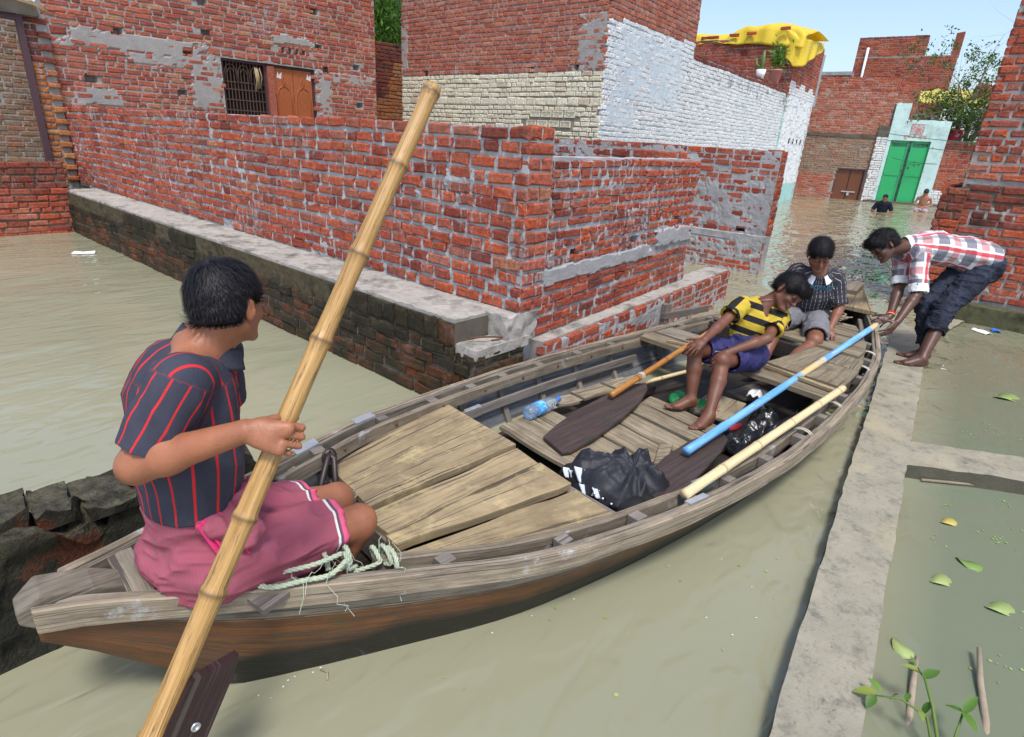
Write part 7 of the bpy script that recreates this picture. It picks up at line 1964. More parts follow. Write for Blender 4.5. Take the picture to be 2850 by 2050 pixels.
S.cone((.46, 1.385, .635), (.555, 1.40, .655), .026, .034, .02); S.cone((.555, 1.40, .655), (.615, 1.44, .66), .03, .024, .02); S.cone((.475, 1.37, .625), (.53, 1.355, .565), .024, .030, .03); S.cone((.53, 1.37, .64), (.56, 1.355, .585), .02, .024, .03)
sdf_obj('lungi_knot', S, M_LUNGI, m1, 2, folds(.014, (30, 30, 22), 33), lat)

# ================================================================== sleeping boy in yellow and black
m2 = empty('person', (3.66, 1.2, .30), 'sleeping boy in yellow and black striped polo and blue shorts, head on his shoulder', 'person')
J = dict(pel=(3.66, 1.20, .405), ch=(3.72, 1.185, .60), nk=(3.738, 1.157, .705), rs=(3.615, 1.245, .715), ls=(3.80, 1.062, .648), re=(3.425, 1.276, .622), rw=(3.225, 1.285, .560), le=(3.585, 1.045, .553), lw=(3.345, 1.185, .480), rh=(3.60, 1.265, .405), lh=(3.675, 1.125, .395), rk=(3.275, 1.352, .470), lk=(3.325, 1.192, .432), ra=(3.205, 1.292, .192), la=(3.10, 1.128, .180))
J = {k: np.array(v) for k, v in J.items()}
HC = np.array((3.785, 1.045, .812)); hf, hl, hu = frame_of((-.43, -.80, -.36), (.40, -.20, .80))
S = SDF((2.82, .88, .08), (3.98, 1.48, .97), 0.005)
add_head(S, HC, hf, hl, hu, 0.218, J['nk'], 0.045)
S.cone(J['nk'], J['ch'], .05, .085, .03); S.cone(J['ch'], J['pel'], .10, .095, .04)
for a, b, c, sc in (('rs', 're', 'rw', 1), ('ls', 'le', 'lw', 1)):
    S.cone(J[a], J[b], .036, .030, .015); S.cone(J[b], J[b] * .7 + J[c] * .3, .030, .031, .015); S.cone(J[b] * .7 + J[c] * .3, J[c], .031, .021, .015)
for a, b, c, td in (('rh', 'rk', 'ra', (-.82, .52, -.03)), ('lh', 'lk', 'la', (-.99, .08, -.03))):
    S.cone(J[a], J[b], .066, .047, .02); S.ell(J[b] + [-.01, 0, .006], (.044, .044, .046), None, .015)
    S.cone(J[b] + [0, 0, -.02], J[b] * .6 + J[c] * .4 + [.012, 0, 0], .041, .045, .015); S.cone(J[b] * .6 + J[c] * .4 + [.012, 0, 0], J[c], .045, .029, .015); add_foot(S, J[c], td, .86)
add_hand(S, J['rw'], (-.62, .35, -.55), (.45, .25, -.75), -1, .82, ((12, 22, 14), (10, 20, 14), (14, 24, 14), (18, 26, 18)), .16, (.55, .75, .1), 8)
add_hand(S, J['lw'], (-.72, .32, -.55), (.3, .3, -.8), 1, .82, (22, 30, 22), .1)
sdf_obj('body', S, SK2, m2, 2)
hair(m2, HC, hf, hl, hu, 0.218, 8, 0.055, 0.011, 0.0, 0.016, -0.036, 6000, .005, 1.05, (.092, -.056))
face_marks(m2, HC, hf, hl, hu, 0.218, M_HAIR)
g = G('yellow_black_stripes'); sv = g.attr('sv'); bi = g.attr('bi'); su = g.attr('su'); p = g.pos()
tor = g.ma('LESS_THAN', g.ma('FRACT', g.ma('DIVIDE', g.ma('ADD', sv, .020), .082)), .46)
slv = g.ma('LESS_THAN', g.ma('ABSOLUTE', su), .022)
slv = g.ma('MAXIMUM', slv, g.ma('MULTIPLY', g.ma('GREATER_THAN', sv, .108), g.ma('LESS_THAN', sv, .128)))
isb = g.ma('GREATER_THAN', bi, .5); blk = g.ma('ADD', g.ma('MULTIPLY', tor, g.ma('SUBTRACT', 1, isb)), g.ma('MULTIPLY', slv, isb))
c = g.mix(blk, g.mix(g.noise(p, 12, 3), (0.40, 0.29, 0.028), (0.53, 0.39, 0.05)), (0.016, 0.015, 0.017))
M_SH2 = g.fin(c, .85, g.bump(g.noise(p, 200, 2), .002, .3), .2)
S = SDF((3.35, .90, .36), (3.98, 1.45, .79), .005)
ln2 = nrm(J['ls'] - J['rs']); fw2 = nrm(np.cross(ln2, (0, 0, 1)))
S.cone((3.665, 1.195, .40), J['ch'] + [0, 0, .0], .118, .132, .04, (fw2, .74)); S.cone(J['ch'], J['nk'] + [0, 0, -.03], .13, .085, .05, (fw2, .75))
S.cone(J['rs'] + [.02, -.01, 0], J['nk'] + [0, 0, -.02], .048, .05, .03); S.cone(J['ls'] + [-.02, .01, 0], J['nk'] + [0, 0, -.02], .048, .05, .03)
S.cut((3.66, 1.2, .385), (0, 0, -1))
rse = J['rs'] * .40 + J['re'] * .60; lse = J['ls'] * .36 + J['le'] * .64
capcone(S, J['rs'], rse, .056, .060, .025, None, .04); capcone(S, J['ls'], lse, .056, .060, .025, None, .04)
S.cone(J['nk'] + [-.01, -.01, .01], J['nk'] + [-.02, -.02, .08], .048, .055, .006, sub=True); S.cone(J['nk'] + [-.055, -.05, -.03], J['nk'] + [-.04, -.035, .05], .022, .035, .01, sub=True)
sdf_obj('polo_shirt', S, M_SH2, m2, 2, folds(.011, (14, 14, 12), 25), bone_uv([((3.655, 1.2, .38), tuple(J['nk']), tuple(fw2), .13), (tuple(J['rs']), tuple(J['re']), (0, 0, 1), .055), (tuple(J['ls']), tuple(J['le']), (0, 0, 1), .055)]))
M_CHAR = mat_fabric('charcoal_collar', (0.05, 0.05, 0.055))
collar(m2, J['nk'] + [-.004, -.004, -.012], (.1, -.12, 1), (-.72, -.70, 0), .055, .075, .034, M_CHAR, 0.9, tilt=.7)
M_BEAD = G('bead_string').fin((0.35, 0.18, 0.14), .5)
obj('bead_necklace', tube_mesh('bead_necklace', [tuple(J['nk'] + np.array((.044 * math.cos(t) - .006, .048 * math.sin(t) - .006, .026 - .030 * math.cos(t + 2.35) * -1))) for t in np.linspace(0, 6.28, 25)], .0028, [M_BEAD], 6, cap=False), m2)
g = G('blue_shorts'); p = g.pos(); su = g.attr('su'); sv = g.attr('sv')
c = g.mix(g.noise(p, 9, 4), (0.018, 0.018, 0.075), (0.035, 0.035, 0.14))
pan = g.ma('MULTIPLY', g.ma('GREATER_THAN', sv, -.5), g.ma('LESS_THAN', g.ma('ABSOLUTE', g.ma('SUBTRACT', su, .085)), .004))
M_SHORT2 = g.fin(g.mix(pan, c, (.6, .6, .6)), .7, g.bump(g.noise(p, 200, 2), .002, .3), .3)
S = SDF((3.2, .98, .28), (3.85, 1.45, .54), .005)
S.ell(J['pel'] + [.01, 0, -.005], (.115, .135, .095), None, .03); S.cone(J['pel'], J['pel'] + [.005, -.005, .06], .115, .11, .03)
rse = J['rh'] * .22 + J['rk'] * .78; lse = J['lh'] * .20 + J['lk'] * .80
capcone(S, J['rh'], rse, .084, .074, .03, None, .05, .005); capcone(S, J['lh'], lse, .084, .078, .03, None, .05, .005)
S.cut((3.66, 1.2, .302), (0, 0, -1))
sdf_obj('shorts', S, M_SHORT2, m2, 2, folds(.011, (18, 18, 18), 41), bone_uv([(tuple(J['lh']), tuple(J['lk']), (0, 0, 1), .08), (tuple(J['rh']), tuple(J['rk']), (0, 0, 1), .08)]))

# ================================================================== boy in dark polo at the bow
m3 = empty('person', (4.95, 1.18, .34), 'boy in dark pinstriped polo with white collar looking down at the bow', 'person')
J = dict(pel=(4.955, 1.18, .425), ch=(4.885, 1.165, .635), nk=(4.828, 1.150, .770), rs=(4.750, 1.282, .770), ls=(4.925, 1.045, .752), re=(4.66, 1.37, .585), rw=(4.55, 1.27, .455), le=(4.895, .965, .535), lw=(4.765, .965, .400), rh=(4.92, 1.25, .42), lh=(4.93, 1.105, .42), rk=(4.56, 1.29, .41), lk=(4.53, .995, .345), ra=(4.30, 1.25, .155), la=(4.13, 1.10, .165))
J = {k: np.array(v) for k, v in J.items()}
HC = np.array((4.752, 1.152, .925)); hf, hl, hu = frame_of((-.80, -.42, -.42), (-.20, -.05, .93))
S = SDF((3.85, .80, .06), (5.15, 1.5, 1.09), .006)
add_head(S, HC, hf, hl, hu, .232, J['nk'], .048)
S.cone(J['nk'], J['ch'], .055, .10, .03); S.cone(J['ch'], J['pel'], .115, .11, .04)
for a, b, c in (('rs', 're', 'rw'), ('ls', 'le', 'lw')):
    S.cone(J[a], J[b], .042, .034, .015); S.cone(J[b], J[b] * .7 + J[c] * .3, .034, .035, .015); S.cone(J[b] * .7 + J[c] * .3, J[c], .035, .023, .015)
for a, b, c, td in (('rh', 'rk', 'ra', (-.98, .1, 0)), ('lh', 'lk', 'la', (-.97, .15, 0))):
    S.cone(J[a], J[b], .075, .054, .02); S.ell(J[b] + [-.01, 0, .006], (.050, .050, .052), None, .015)
    S.cone(J[b] + [0, 0, -.015], J[b] * .6 + J[c] * .4 + [.01, 0, -.01], .046, .050, .015); S.cone(J[b] * .6 + J[c] * .4 + [.01, 0, -.01], J[c], .050, .032, .015); add_foot(S, J[c], td, .92)
add_hand(S, J['lw'], (-.75, -.30, -.35), (-.25, 0, -1), -1, .92, ((18, 22, 16), (16, 20, 14), (20, 24, 16), (24, 26, 18)), .2, (.6, .8, .1), 8)
add_hand(S, J['rw'], (-.7, -.3, -.4), (0, 0, -1), 1, .92, (20, 25, 18))
sdf_obj('body', S, SK3, m3, 2)
hair(m3, HC, hf, hl, hu, .232, 12, .045, .009, 0.0, 0.0, -.034, 5200, .006, 1.02, (.094, -.060))
face_marks(m3, HC, hf, hl, hu, .232, M_HAIR)
g = G('dark_pinstripe'); su = g.attr('su'); sv = g.attr('sv'); bi = g.attr('bi'); p = g.pos()
dash = g.ma('LESS_THAN', g.ma('FRACT', g.ma('DIVIDE', sv, .034)), .72)
ln_ = g.ma('MULTIPLY', g.ma('LESS_THAN', g.ma('FRACT', g.ma('DIVIDE', su, .030)), .085), dash)
c = g.mix(g.ma('MULTIPLY', ln_, .8), g.mix(g.noise(p, 9, 3), (0.020, 0.020, 0.030), (0.042, 0.040, 0.055)), (.55, .52, .45))
M_SH3 = g.fin(c, .85, g.bump(g.noise(p, 200, 2), .002, .3), .2)
ln3 = nrm(J['ls'] - J['rs']); fw3 = nrm(np.cross(ln3, (0, 0, 1)))
S = SDF((4.5, .82, .40), (5.2, 1.5, .86), .006)
S.cone((4.96, 1.18, .42), J['ch'], .135, .150, .04, (fw3, .74)); S.cone(J['ch'], J['nk'] + [.02, 0, -.05], .15, .10, .05, (fw3, .78))
S.cone(J['rs'] + [.02, -.01, 0], J['nk'] + [.01, 0, -.03], .056, .058, .03); S.cone(J['ls'] + [-.01, .02, 0], J['nk'] + [.01, 0, -.03], .056, .058, .03)
S.cut((4.95, 1.2, .425), (.1, 0, -1))
lse = J['ls'] * .10 + J['le'] * .90; capcone(S, J['ls'], lse, .062, .056, .025, None, .04); capcone(S, J['rs'], J['rs'] * .2 + J['re'] * .8, .062, .058, .025, None, .04)
S.cone(J['nk'] + [-.01, 0, .0], J['nk'] + [-.03, 0, .08], .05, .056, .006, sub=True)
sdf_obj('polo_shirt', S, M_SH3, m3, 2, folds(.011, (13, 13, 9), 55), bone_uv([((4.96, 1.18, .42), tuple(J['nk']), tuple(-fw3), .145), (tuple(J['rs']), tuple(J['re']), (0, 0, 1), .06), (tuple(J['ls']), tuple(J['le']), (0, 0, 1), .06)]))
M_WCOL = mat_fabric('white_collar', (.68, .70, .72))
collar(m3, J['nk'] + [-.010, -.004, -.012], (-.3, -.08, 1), (-.88, -.45, 0), .060, .098, .040, M_WCOL, 1.0, tilt=.75)
M_PRT = G('blue_print').fin((0.03, 0.16, 0.26), .8)
tx = nrm(ln3 - np.array((0, 0, 1)) * 0); ty = nrm(J['nk'] - J['ch']); tz = np.cross(tx, ty)
sgn3 = 1 if tz @ np.array((-.8, -.5, .3)) > 0 else -1
letters('SPOINT', .058, m3, M_PRT, tx * sgn3, ty, tuple(J['ch'] + np.array((-.118, -.062, .045))), 'shirt_print', .002)
M_GSH = mat_fabric('grey_shorts', (0.17, 0.17, 0.185))
S = SDF((4.45, .90, .32), (5.12, 1.42, .56), .006)
S.ell(J['pel'] + [0, 0, -.005], (.13, .15, .095), None, .03); S.cone(J['pel'], J['pel'] + [-.01, 0, .07], .125, .12, .03)
rse = J['rh'] * .18 + J['rk'] * .82; lse = J['lh'] * .16 + J['lk'] * .84
capcone(S, J['rh'], rse, .092, .084, .03, None, .05, .005); capcone(S, J['lh'], lse, .092, .086, .03, None, .05, .005)
sdf_obj('shorts', S, M_GSH, m3, 2, folds(.013, (16, 20, 16), 61))

# ================================================================== man bending over the bow
m4 = empty('person', (5.55, .45, .055), 'barefoot man in checked shirt and rolled jeans bending to push the bow', 'person')
J = dict(rh=(6.13, .345, .815), lh=(6.03, .245, .800), wst=(6.02, .375, .895), ch=(5.86, .62, .925), nk=(5.715, .765, .925), ls=(5.685, .655, .880), rs=(5.855, .815, .895), le=(5.585, .585, .600), re=(5.715, .735, .610), lw=(5.365, .635, .385), rw=(5.455, .705, .400), lk=(5.735, .400, .475), rk=(5.805, .525, .485), la=(5.462, .412, .128), ra=(5.695, .430, .128))
J = {k: np.array(v) + [0, 0, .03] for k, v in J.items()}
HC = np.array((5.525, .895, .955)); hf, hl, hu = frame_of((-.68, .466, -.556), (-.125, .61, .77))
S = SDF((5.12, .12, .04), (6.35, 1.1, 1.1), .006)
add_head(S, HC, hf, hl, hu, .235, J['nk'], .052)
S.cone(J['nk'], J['ch'], .06, .11, .03); S.cone(J['ch'], J['wst'], .125, .115, .04); S.cone(J['wst'], (J['rh'] + J['lh']) / 2, .115, .12, .04)
for a, b, c in (('rs', 're', 'rw'), ('ls', 'le', 'lw')):
    S.cone(J[a], J[b], .047, .039, .015); S.cone(J[b], J[b] * .7 + J[c] * .3, .040, .042, .015); S.cone(J[b] * .7 + J[c] * .3, J[c], .042, .026, .015)
for a, b, c, td in (('rh', 'rk', 'ra', (-.55, .83, 0)), ('lh', 'lk', 'la', (-.64, .77, 0))):
    S.cone(J[a], J[b], .085, .06, .02); S.cone(J[b], J[b] * .65 + J[c] * .35 + [.02, -.01, 0], .054, .056, .015); S.cone(J[b] * .65 + J[c] * .35 + [.02, -.01, 0], J[c], .056, .036, .015); add_foot(S, J[c], td, 1.02)
add_hand(S, J['lw'], (-.62, .30, -.70), (.25, .75, -.1), -1, 1.0, ((12, 25, 18), (10, 22, 16), (12, 26, 18), (16, 30, 20)), .14, (.4, .6, .6), 14)
add_hand(S, J['rw'], (-.78, .42, -.30), (-.2, .5, -.8), -1, 1.0, ((20, 40, 25), (18, 38, 24), (22, 40, 26), (26, 42, 26)), .12, (.5, .7, .4), 14)
sdf_obj('body', S, SK4, m4, 2)
hair(m4, HC, hf, hl, hu, .235, 21, .04, .008, 1.0, .02, -.035, 5200, .006, 1.06, (.092, -.054))
face_marks(m4, HC, hf, hl, hu, .235, M_HAIR)
g = G('red_white_grey_plaid'); su = g.attr('su'); sv = g.attr('sv'); p = g.pos()
def band(x, per, a, b): 
    f_ = g.ma('FRACT', g.ma('DIVIDE', x, per)); return g.ma('MULTIPLY', g.ma('GREATER_THAN', f_, a), g.ma('LESS_THAN', f_, b))
c = g.mix(g.ma('MULTIPLY', band(sv, .21, .0, .36), .85), (.66, .65, .66), (0.13, 0.135, 0.17))
c = g.mix(g.ma('MULTIPLY', band(sv, .21, .55, .82), .65), c, (.55, .10, .10))
c = g.mix(g.ma('MULTIPLY', band(su, .155, .42, .70), .6), c, (0.11, 0.11, 0.14))
c = g.mix(g.ma('MULTIPLY', band(su, .155, .80, .98), .85), c, (.50, .03, .04))
c = g.mix(g.ma('MULTIPLY', band(su, .155, .0, .10), .8), c, (.72, .71, .72))
M_PLAID = g.fin(c, .85, g.bump(g.noise(p, 220, 2), .002, .3), .2)
lat4 = nrm(J['rs'] - J['ls']); up4 = nrm(np.cross(J['nk'] - J['wst'], lat4))
S = SDF((5.4, .15, .52), (6.3, 1.0, 1.1), .006)
S.cone(J['ch'], J['wst'] + [.03, -.04, -.01], .155, .150, .05, (up4, .78)); S.cone(J['ch'], J['nk'] + [.05, -.03, 0], .15, .09, .05, (up4, .85))
capcone(S, J['wst'] + [-.02, .03, 0], J['wst'] + [.09, -.13, -.045], .150, .160, .04, (up4, .82), .04)
S.cone(J['wst'] + [-.02, 0, -.05], J['wst'] + [-.04, -.05, -.15], .10, .055, .05, (lat4, 1.2))      # loose hanging front tail
S.cone(J['ls'] + lat4 * .03, J['nk'] + [.03, -.02, 0], .064, .062, .04); S.cone(J['rs'] - lat4 * .03, J['nk'] + [.03, -.02, 0], .064, .062, .04)
capcone(S, J['ls'], J['ls'] * .02 + J['le'] * .98, .068, .064, .03, None, .04); capcone(S, J['rs'], J['rs'] * .1 + J['re'] * .9, .068, .062, .03, None, .04)
S.cone(J['nk'] + [-.02, .02, .0], J['nk'] + [-.08, .07, .02], .054, .06, .006, sub=True)
sdf_obj('checked_shirt', S, M_PLAID, m4, 2, folds(.013, (11, 11, 14), 71), bone_uv([(tuple(J['wst'] + [.09, -.13, -.045]), tuple(J['nk']), tuple(up4), .15), (tuple(J['ls']), tuple(J['le']), tuple(-cfw), .07), (tuple(J['rs']), tuple(J['re']), tuple(-cfw), .07)]))
collar(m4, J['nk'] + [-.002, .004, .0], nrm(J['nk'] - J['ch']) + [-.2, .1, .25], (-.5, .5, -.6), .060, .078, .036, M_WCOL, .9)
for a, b in (('ls', 'le'), ('rs', 're')):            # rolled cuff
    e = J[a] * .03 + J[b] * .97; d = nrm(J[b] - J[a]); S = SDF(e - .11, e + .11, .006)
    capcone(S, e - d * .055, e + d * .012, .068, .070, .01, None, .03, .007); S.cut(e - d * .055, -d)
    sdf_obj('rolled_cuff', S, M_WCOL, m4, 1, folds(.006, (30, 30, 30), 5))
g = G('dark_denim'); p = g.pos(); c = g.mix(g.ramp(g.noise(p, 7, 5, .65), [(.35, 0), (.75, 1)]), (0.008, 0.010, 0.018), (0.035, 0.045, 0.075))
M_DENIM = g.fin(c, .8, g.bump(g.noise(p, 260, 2), .002, .3), .25)
S = SDF((5.3, .08, .14), (6.42, .85, 1.02), .006)
hp = (J['rh'] + J['lh']) / 2
S.cone(J['rh'] + [.03, -.01, .01], J['lh'] + [.03, -.01, .01], .118, .118, .04); S.cone(hp, J['wst'] + [.05, -.06, -.03], .135, .125, .04)
capcone(S, J['lh'], J['lk'], .112, .078, .03); S.cone(J['lk'], J['lk'] + [0, 0, .001], .080, .080, .03); capcone(S, J['rh'], J['rk'], .112, .078, .03); S.cone(J['rk'], J['rk'] + [0, 0, .001], .080, .080, .03)
lhem = J['lk'] * .52 + J['la'] * .48 + np.array((.01, -.005, 0)); rhem = J['rk'] * .15 + J['ra'] * .85
capcone(S, J['lk'], lhem, .079, .072, .02, None, .05, .005); capcone(S, J['rk'], rhem, .079, .060, .02, None, .04, .005)
sdf_obj('jeans', S, M_DENIM, m4, 2, folds(.015, (16, 16, 22), 81, .5))
M_BAND = G('red_thread').fin((.55, .02, .02), .7); M_BAND2 = G('yellow_thread').fin((.6, .45, .2), .7)
wd4 = nrm(J['rw'] - J['re']); s1 = nrm(np.cross(wd4, (0, 0, 1))); s2 = np.cross(wd4, s1)
for k, m in enumerate((M_BAND, M_BAND, M_BAND2)):
    c0 = J['rw'] - wd4 * (.012 + .009 * (2 - k)); obj('wrist_thread', tube_mesh('wrist_thread', [tuple(c0 + (s1 * math.cos(t) + s2 * math.sin(t)) * .030) for t in np.linspace(0, 6.29, 18)], .0048, [m], 6, cap=False), m4)

# ================================================================== two people at the end of the lane
def far_person(nm, label, base, facing, zc, torso, skin, shirt, seated):
    e = empty('person', base, label, 'person')
    f = nrm(facing); l = np.cross((0, 0, 1), f); B = np.array(base, float)
    P = lambda a, b, c: B + f * a + l * b + np.array((0, 0, c))
    S = SDF(B + [-.6, -.6, -.45], B + [.6, .6, .85], .013)
    hc = P(.03, 0, zc); hf_, hl_, hu_ = frame_of(f * 1 + np.array((0, 0, -.7 if seated else -.05)), (0, 0, 1) + f * (.5 if seated else 0))
    add_head(S, hc, hf_, hl_, hu_, .225, P(0, 0, zc - .15), .05)
    S.cone(P(0, 0, zc - .20), P(-.02, 0, zc - .55), .135, .115, .05, (f, .7)); S.cone(P(0, -.16, zc - .19), P(0, .16, zc - .19), .05, .05, .04)
    for s in (-1, 1):
        if seated: S.cone(P(0, s * .18, zc - .19), P(.0, s * .25, zc - .40), .040, .034, .02); S.cone(P(0, s * .25, zc - .40), P(.22, s * .04, zc - .47), .034, .025, .02); add_hand(S, P(.22, s * .04, zc - .47), f - l * s * .5, (0, 0, -1), s, .9)
        else: S.cone(P(0, s * .18, zc - .19), P(.03, s * .27, zc - .40), .045, .036, .02); S.cone(P(.03, s * .27, zc - .40), P(.22, s * .14, zc - .455), .036, .026, .02); add_hand(S, P(.22, s * .14, zc - .455), f - l * s * .3, (0, 0, -1), s, .9)
        S.cone(P(-.02, s * .09, zc - .6), P(.30 if seated else 0, s * .12, zc - .62 if seated else zc - .9), .075, .055, .03)
        if seated: S.cone(P(.30, s * .12, zc - .62), P(.28, s * .12, zc - .9), .05, .035, .02)
    sdf_obj('body', S, skin, e, 1)
    hair(e, hc, hf_, hl_, hu_, .225, 31, .04, .004, 0, .01, -.06, 500, .011)
    if shirt is not None:
        S = SDF(B + [-.5, -.5, -.45], B + [.5, .5, .75], .013)
        if seated:
            S.ell(P(-.02, 0, zc - .60), (.13, .13, .09), None, .03)
            for s in (-1, 1): capcone(S, P(0, s * .09, zc - .6), P(.26, s * .12, zc - .62), .095, .09, .03)
        else:
            S.cone(P(0, 0, zc - .21), P(-.02, 0, zc - .62), .155, .135, .05, (f, .74)); S.cone(P(0, -.15, zc - .19), P(0, .15, zc - .19), .062, .062, .04)
            for s in (-1, 1): capcone(S, P(0, s * .17, zc - .19), P(.03, s * .26, zc - .37), .064, .06, .03)
        sdf_obj('shorts' if seated else 'tee_shirt', S, shirt, e, 1, folds(.012, (10, 10, 10), 3))
    return e
far_person('wader', 'man in dark tee shirt standing chest deep in water before the green gate', (22.5, 3.97, 0), (-.98, -.17, 0), .44, .5, SK3, mat_fabric('dark_tee', (.008, .011, .022)), False)
fb = far_person('bather', 'bare chested boy in pale shorts bent over on the step by the gate', (24.75, 3.22, .12), (-.95, -.1, 0), .50, .5, mat_skin('skin_warm', (.33, .16, .09)), mat_fabric('lavender_shorts', (.42, .34, .42)), True)
# ------------------------------------------------------------------ things floating on or growing in the water
M_PADG = leaf_mat('floating_leaf_green', [(0, (.20, .32, .08)), (.5, (.30, .42, .14)), (1, (.40, .48, .18))], .2)
M_PADY = leaf_mat('floating_leaf_yellow', [(0, (.55, .48, .12)), (1, (.62, .50, .14))], .2)
def floating_leaf(x, y, L, ang, mat, label):
    n = 12; V = [(x, y, .0045)]; 
    for i in range(n):
        t = 2 * math.pi * i / n; a = L * .5 * math.cos(t); b = L * .32 * math.sin(t) * (1 - .25 * math.cos(t))
        V.append((x + a * math.cos(ang) - b * math.sin(ang), y + a * math.sin(ang) + b * math.cos(ang), .005 + .006 * math.sin(2 * t) * L / .08))
    o = obj('floating_leaf', mkmesh('floating_leaf', V, [(0, 1 + i, 1 + (i + 1) % n) for i in range(n)], [mat], smooth=True))
    md = o.modifiers.new('thickness', 'SOLIDIFY'); md.thickness = .001
    tag(o, label, 'leaf', 'leaves floating right of the concrete wall')
for (x, y, L, a, m, lb) in ((3.20, -.063, .085, 2.4, M_PADY, 'yellow oval leaf floating below the branch of the concrete wall'),
        (2.89, -.173, .10, 1.2, M_PADG, 'pale green curled leaf floating with its stalk'), (2.67, -.097, .10, 2.5, M_PADG, 'broad pale green leaf floating near the concrete wall'),
        (2.65, -.293, .11, 2.2, M_PADG, 'narrow green leaf floating farthest right'), (2.14, -.048, .095, .6, M_PADG, 'heart shaped green leaf floating against the wall above the sticks'), (5.47, -.16, .20, 2.3, M_PADG, 'large pale leaf floating beyond the wall branch')):
    floating_leaf(x, y, L, a, m, lb)
# duckweed and bubbles: uncountable specks
r = np.random.RandomState(77)
def specks(name, pts, size, mat, label, cat, seed=0):
    rr = np.random.RandomState(seed); V, F = [], []
    for i, (x, y) in enumerate(pts):
        k = len(V); s = size * rr.uniform(.5, 1.5); a = rr.uniform(0, 6.28)
        for j in range(5): V.append((x + s * math.cos(a + j * 1.257), y + s * math.sin(a + j * 1.257) * rr.uniform(.6, 1), .003 + .001 * rr.uniform()))
        F.append(tuple(range(k, k + 5)))
    return tag(obj(name, mkmesh(name, V, F, [mat])), label, cat, kind='stuff')
pts = []
for _ in range(120):
    cx, cy = r.uniform(1.4, 5.5), r.uniform(-1.6, .1)
    if cy > -0.12 + .1 * (cx - 1.5) - .05: continue
    for _ in range(r.randint(1, 9)): pts.append((cx + r.normal() * .025, cy + r.normal() * .025))
for _ in range(130): pts.append((r.uniform(5.6, 7.9), r.uniform(-.6, .25)))
for _ in range(60): pts.append((r.uniform(7.2, 7.85), r.uniform(-.9, .2)))
for _ in range(34): pts.append((r.uniform(.6, 2.6), r.uniform(.35, 1.05)))
specks('duckweed', pts, .006, M_PADG, 'specks of green duckweed drifting on the flood water', 'duckweed', 3)
M_FOAM = G('foam').fin((.7, .7, .66), .3)
pts = [(r.uniform(.4, 3.4), r.uniform(.25, 1.2)) for _ in range(34)] + [(0.5 + 1.9 * t + r.normal() * .02, 1.36 - .25 * t + r.normal() * .015) for t in r.uniform(0, 1, 40)]
specks('bubbles', pts, .0028, M_FOAM, 'tiny pale bubbles on the water beside the boat', 'bubbles', 5)
# leafy shoot growing by the concrete wall
sh = empty('leafy_shoot', (1.75, -.35, 0), 'green leafy shoot sprouting from the water by the concrete wall', 'plant')
M_SHOOT = leaf_mat('shoot_leaf', [(0, (.07, .16, .025)), (.6, (.14, .27, .04)), (1, (.32, .36, .07))], .3)
def big_leaf(p, d, L, up, w=.5, seed=0):
    p = np.array(p, float); d = nrm(d); up = nrm(np.array(up) - d * (np.array(up) @ d)); s = np.cross(d, up); V, F = [], []
    for i in range(8):
        t = i / 7; ww = L * w * .5 * math.sin(math.pi * min(1, t * .93 + .07)) ** .8 * (1 - .35 * t)
        c = p + d * L * t - up * L * .25 * t * t
        V += [tuple(c - s * ww + up * ww * .3), tuple(c), tuple(c + s * ww + up * ww * .3)]
    for i in range(7):
        for j in range(2): F.append((i * 3 + j, (i + 1) * 3 + j, (i + 1) * 3 + j + 1, i * 3 + j + 1))
    o = obj('leaf', mkmesh('leaf', V, F, [M_SHOOT], smooth=True), sh); return o
obj('stem', tube_mesh('stem', [(1.70, -.215, -.05), (1.75, -.19, .06), (1.80, -.155, .12), (1.86, -.12, .15), (1.89, -.095, .15)], [.006, .0055, .005, .004, .003], [M_CULM], 7), sh)
obj('stem', tube_mesh('stem', [(1.72, -.205, 0), (1.77, -.15, .10), (1.75, -.08, .13), (1.72, -.02, .12)], [.005, .004, .0035, .002], [M_CULM], 7), sh)
obj('stem', tube_mesh('stem', [(1.72, -.22, -.05), (1.78, -.225, .06), (1.84, -.225, .12)], [.005, .004, .003], [M_CULM], 7), sh)
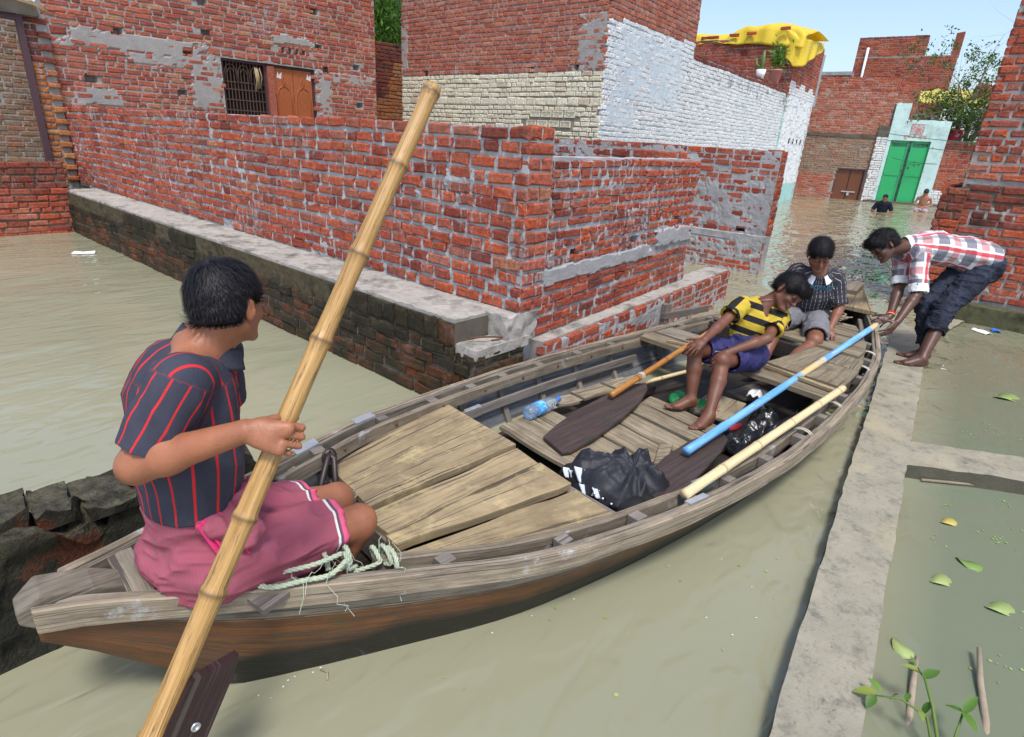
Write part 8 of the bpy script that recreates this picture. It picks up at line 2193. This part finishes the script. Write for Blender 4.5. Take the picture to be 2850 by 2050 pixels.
for (p, d, L, w) in (((1.86, -.115, .15), (.35, -.25, .25), .075, .6), ((1.88, -.10, .15), (-.1, .6, .1), .06, .5), ((1.87, -.10, .15), (.3, .5, .0), .05, .45), ((1.80, -.15, .12), (.2, -.3, -.6), .07, .5), ((1.81, -.15, .12), (-.3, .2, -.5), .06, .5),
        ((1.84, -.225, .12), (.5, -.2, .5), .085, .5), ((1.84, -.225, .12), (-.4, -.3, .1), .08, .5), ((1.84, -.225, .12), (.2, .7, -.1), .06, .45), ((1.73, -.02, .12), (-.2, .6, -.1), .075, .7), ((1.72, -.02, .12), (-.5, .1, -.2), .06, .7), ((1.74, -.03, .125), (.3, .5, .2), .06, .6),
        ((1.76, -.07, .13), (.1, .3, -.5), .05, .5), ((1.755, -.09, .13), (.5, -.1, .1), .05, .5), ((1.77, -.13, .11), (-.5, -.2, .1), .05, .5), ((1.74, -.20, .04), (-.3, -.4, .1), .07, .6), ((1.90, -.09, .15), (.2, .3, .3), .035, .4), ((1.90, -.085, .15), (-.2, .3, .4), .03, .4)):
    big_leaf(p, d, L * .78, (0, 0, 1), w)
# sticks standing in the water
M_STICK = G('pale_stick'); M_STICK = M_STICK.fin(M_STICK.mix(M_STICK.noise(M_STICK.pos(), 30, 4), (.20, .16, .11), (.40, .33, .24)), .85)
for k, (pts, lb) in enumerate((([(2.10, -.095, .03), (1.98, -.105, .012), (1.86, -.118, -.002), (1.70, -.125, -.03)], 'pale broken stick lying in the water below the leafy shoot'), ([(2.29, -.248, .04), (2.15, -.27, .015), (2.0, -.30, .0), (1.85, -.32, -.03)], 'pale bent stick lying in the water right of the leafy shoot'))):
    o = obj('floating_stick', tube_mesh('floating_stick', pts, [.007, .010, .011, .010], [M_STICK], 8)); tag(o, lb, 'stick', 'sticks in the water')
tag(obj('twig', tube_mesh('twig', [(.685, 1.26, .004), (.70, 1.285, .006), (.69, 1.31, .004)], .003, [M_STICK], 5)), 'tiny dark twig floating in front of the boat hull', 'twig')
cb = obj('drifting_cane', tube_mesh('drifting_cane', [(3.55, .10, .012), (4.0, -.52, .014), (4.6, -1.35, .012)], .008, [M_STICK], 6)); tag(cb, 'thin cane floating along the branch of the concrete wall', 'cane')
# litter
M_LIT = G('white_litter').fin((.72, .74, .74), .45)
def litter(p, L, W, ang, label, mat=M_LIT, name='plastic_litter'):
    def fn(u, v):
        a = (u - .5) * L; b = (v - .5) * W; z = .006 + .028 * vn3(np.array([[u * 4 + p[0], v * 3 + p[1], 1.]]), 4)[0] * (1 - abs(2 * v - 1) ** 2)
        return (p[0] + a * math.cos(ang) - b * math.sin(ang), p[1] + a * math.sin(ang) + b * math.cos(ang), z)
    o = sheet(name, fn, 14, 8, mat, None, .002); return tag(o, label, 'litter')
litter((1.98, 8.64), .24, .11, -.5, 'white plastic wrapper floating in the still basin')
litter((7.55, .16), .18, .08, .9, 'white wrapper floating by the mossy footing')
litter((7.72, .05), .10, .08, .3, 'blue scrap floating by the mossy footing', M_CAP)
flush_bricks()
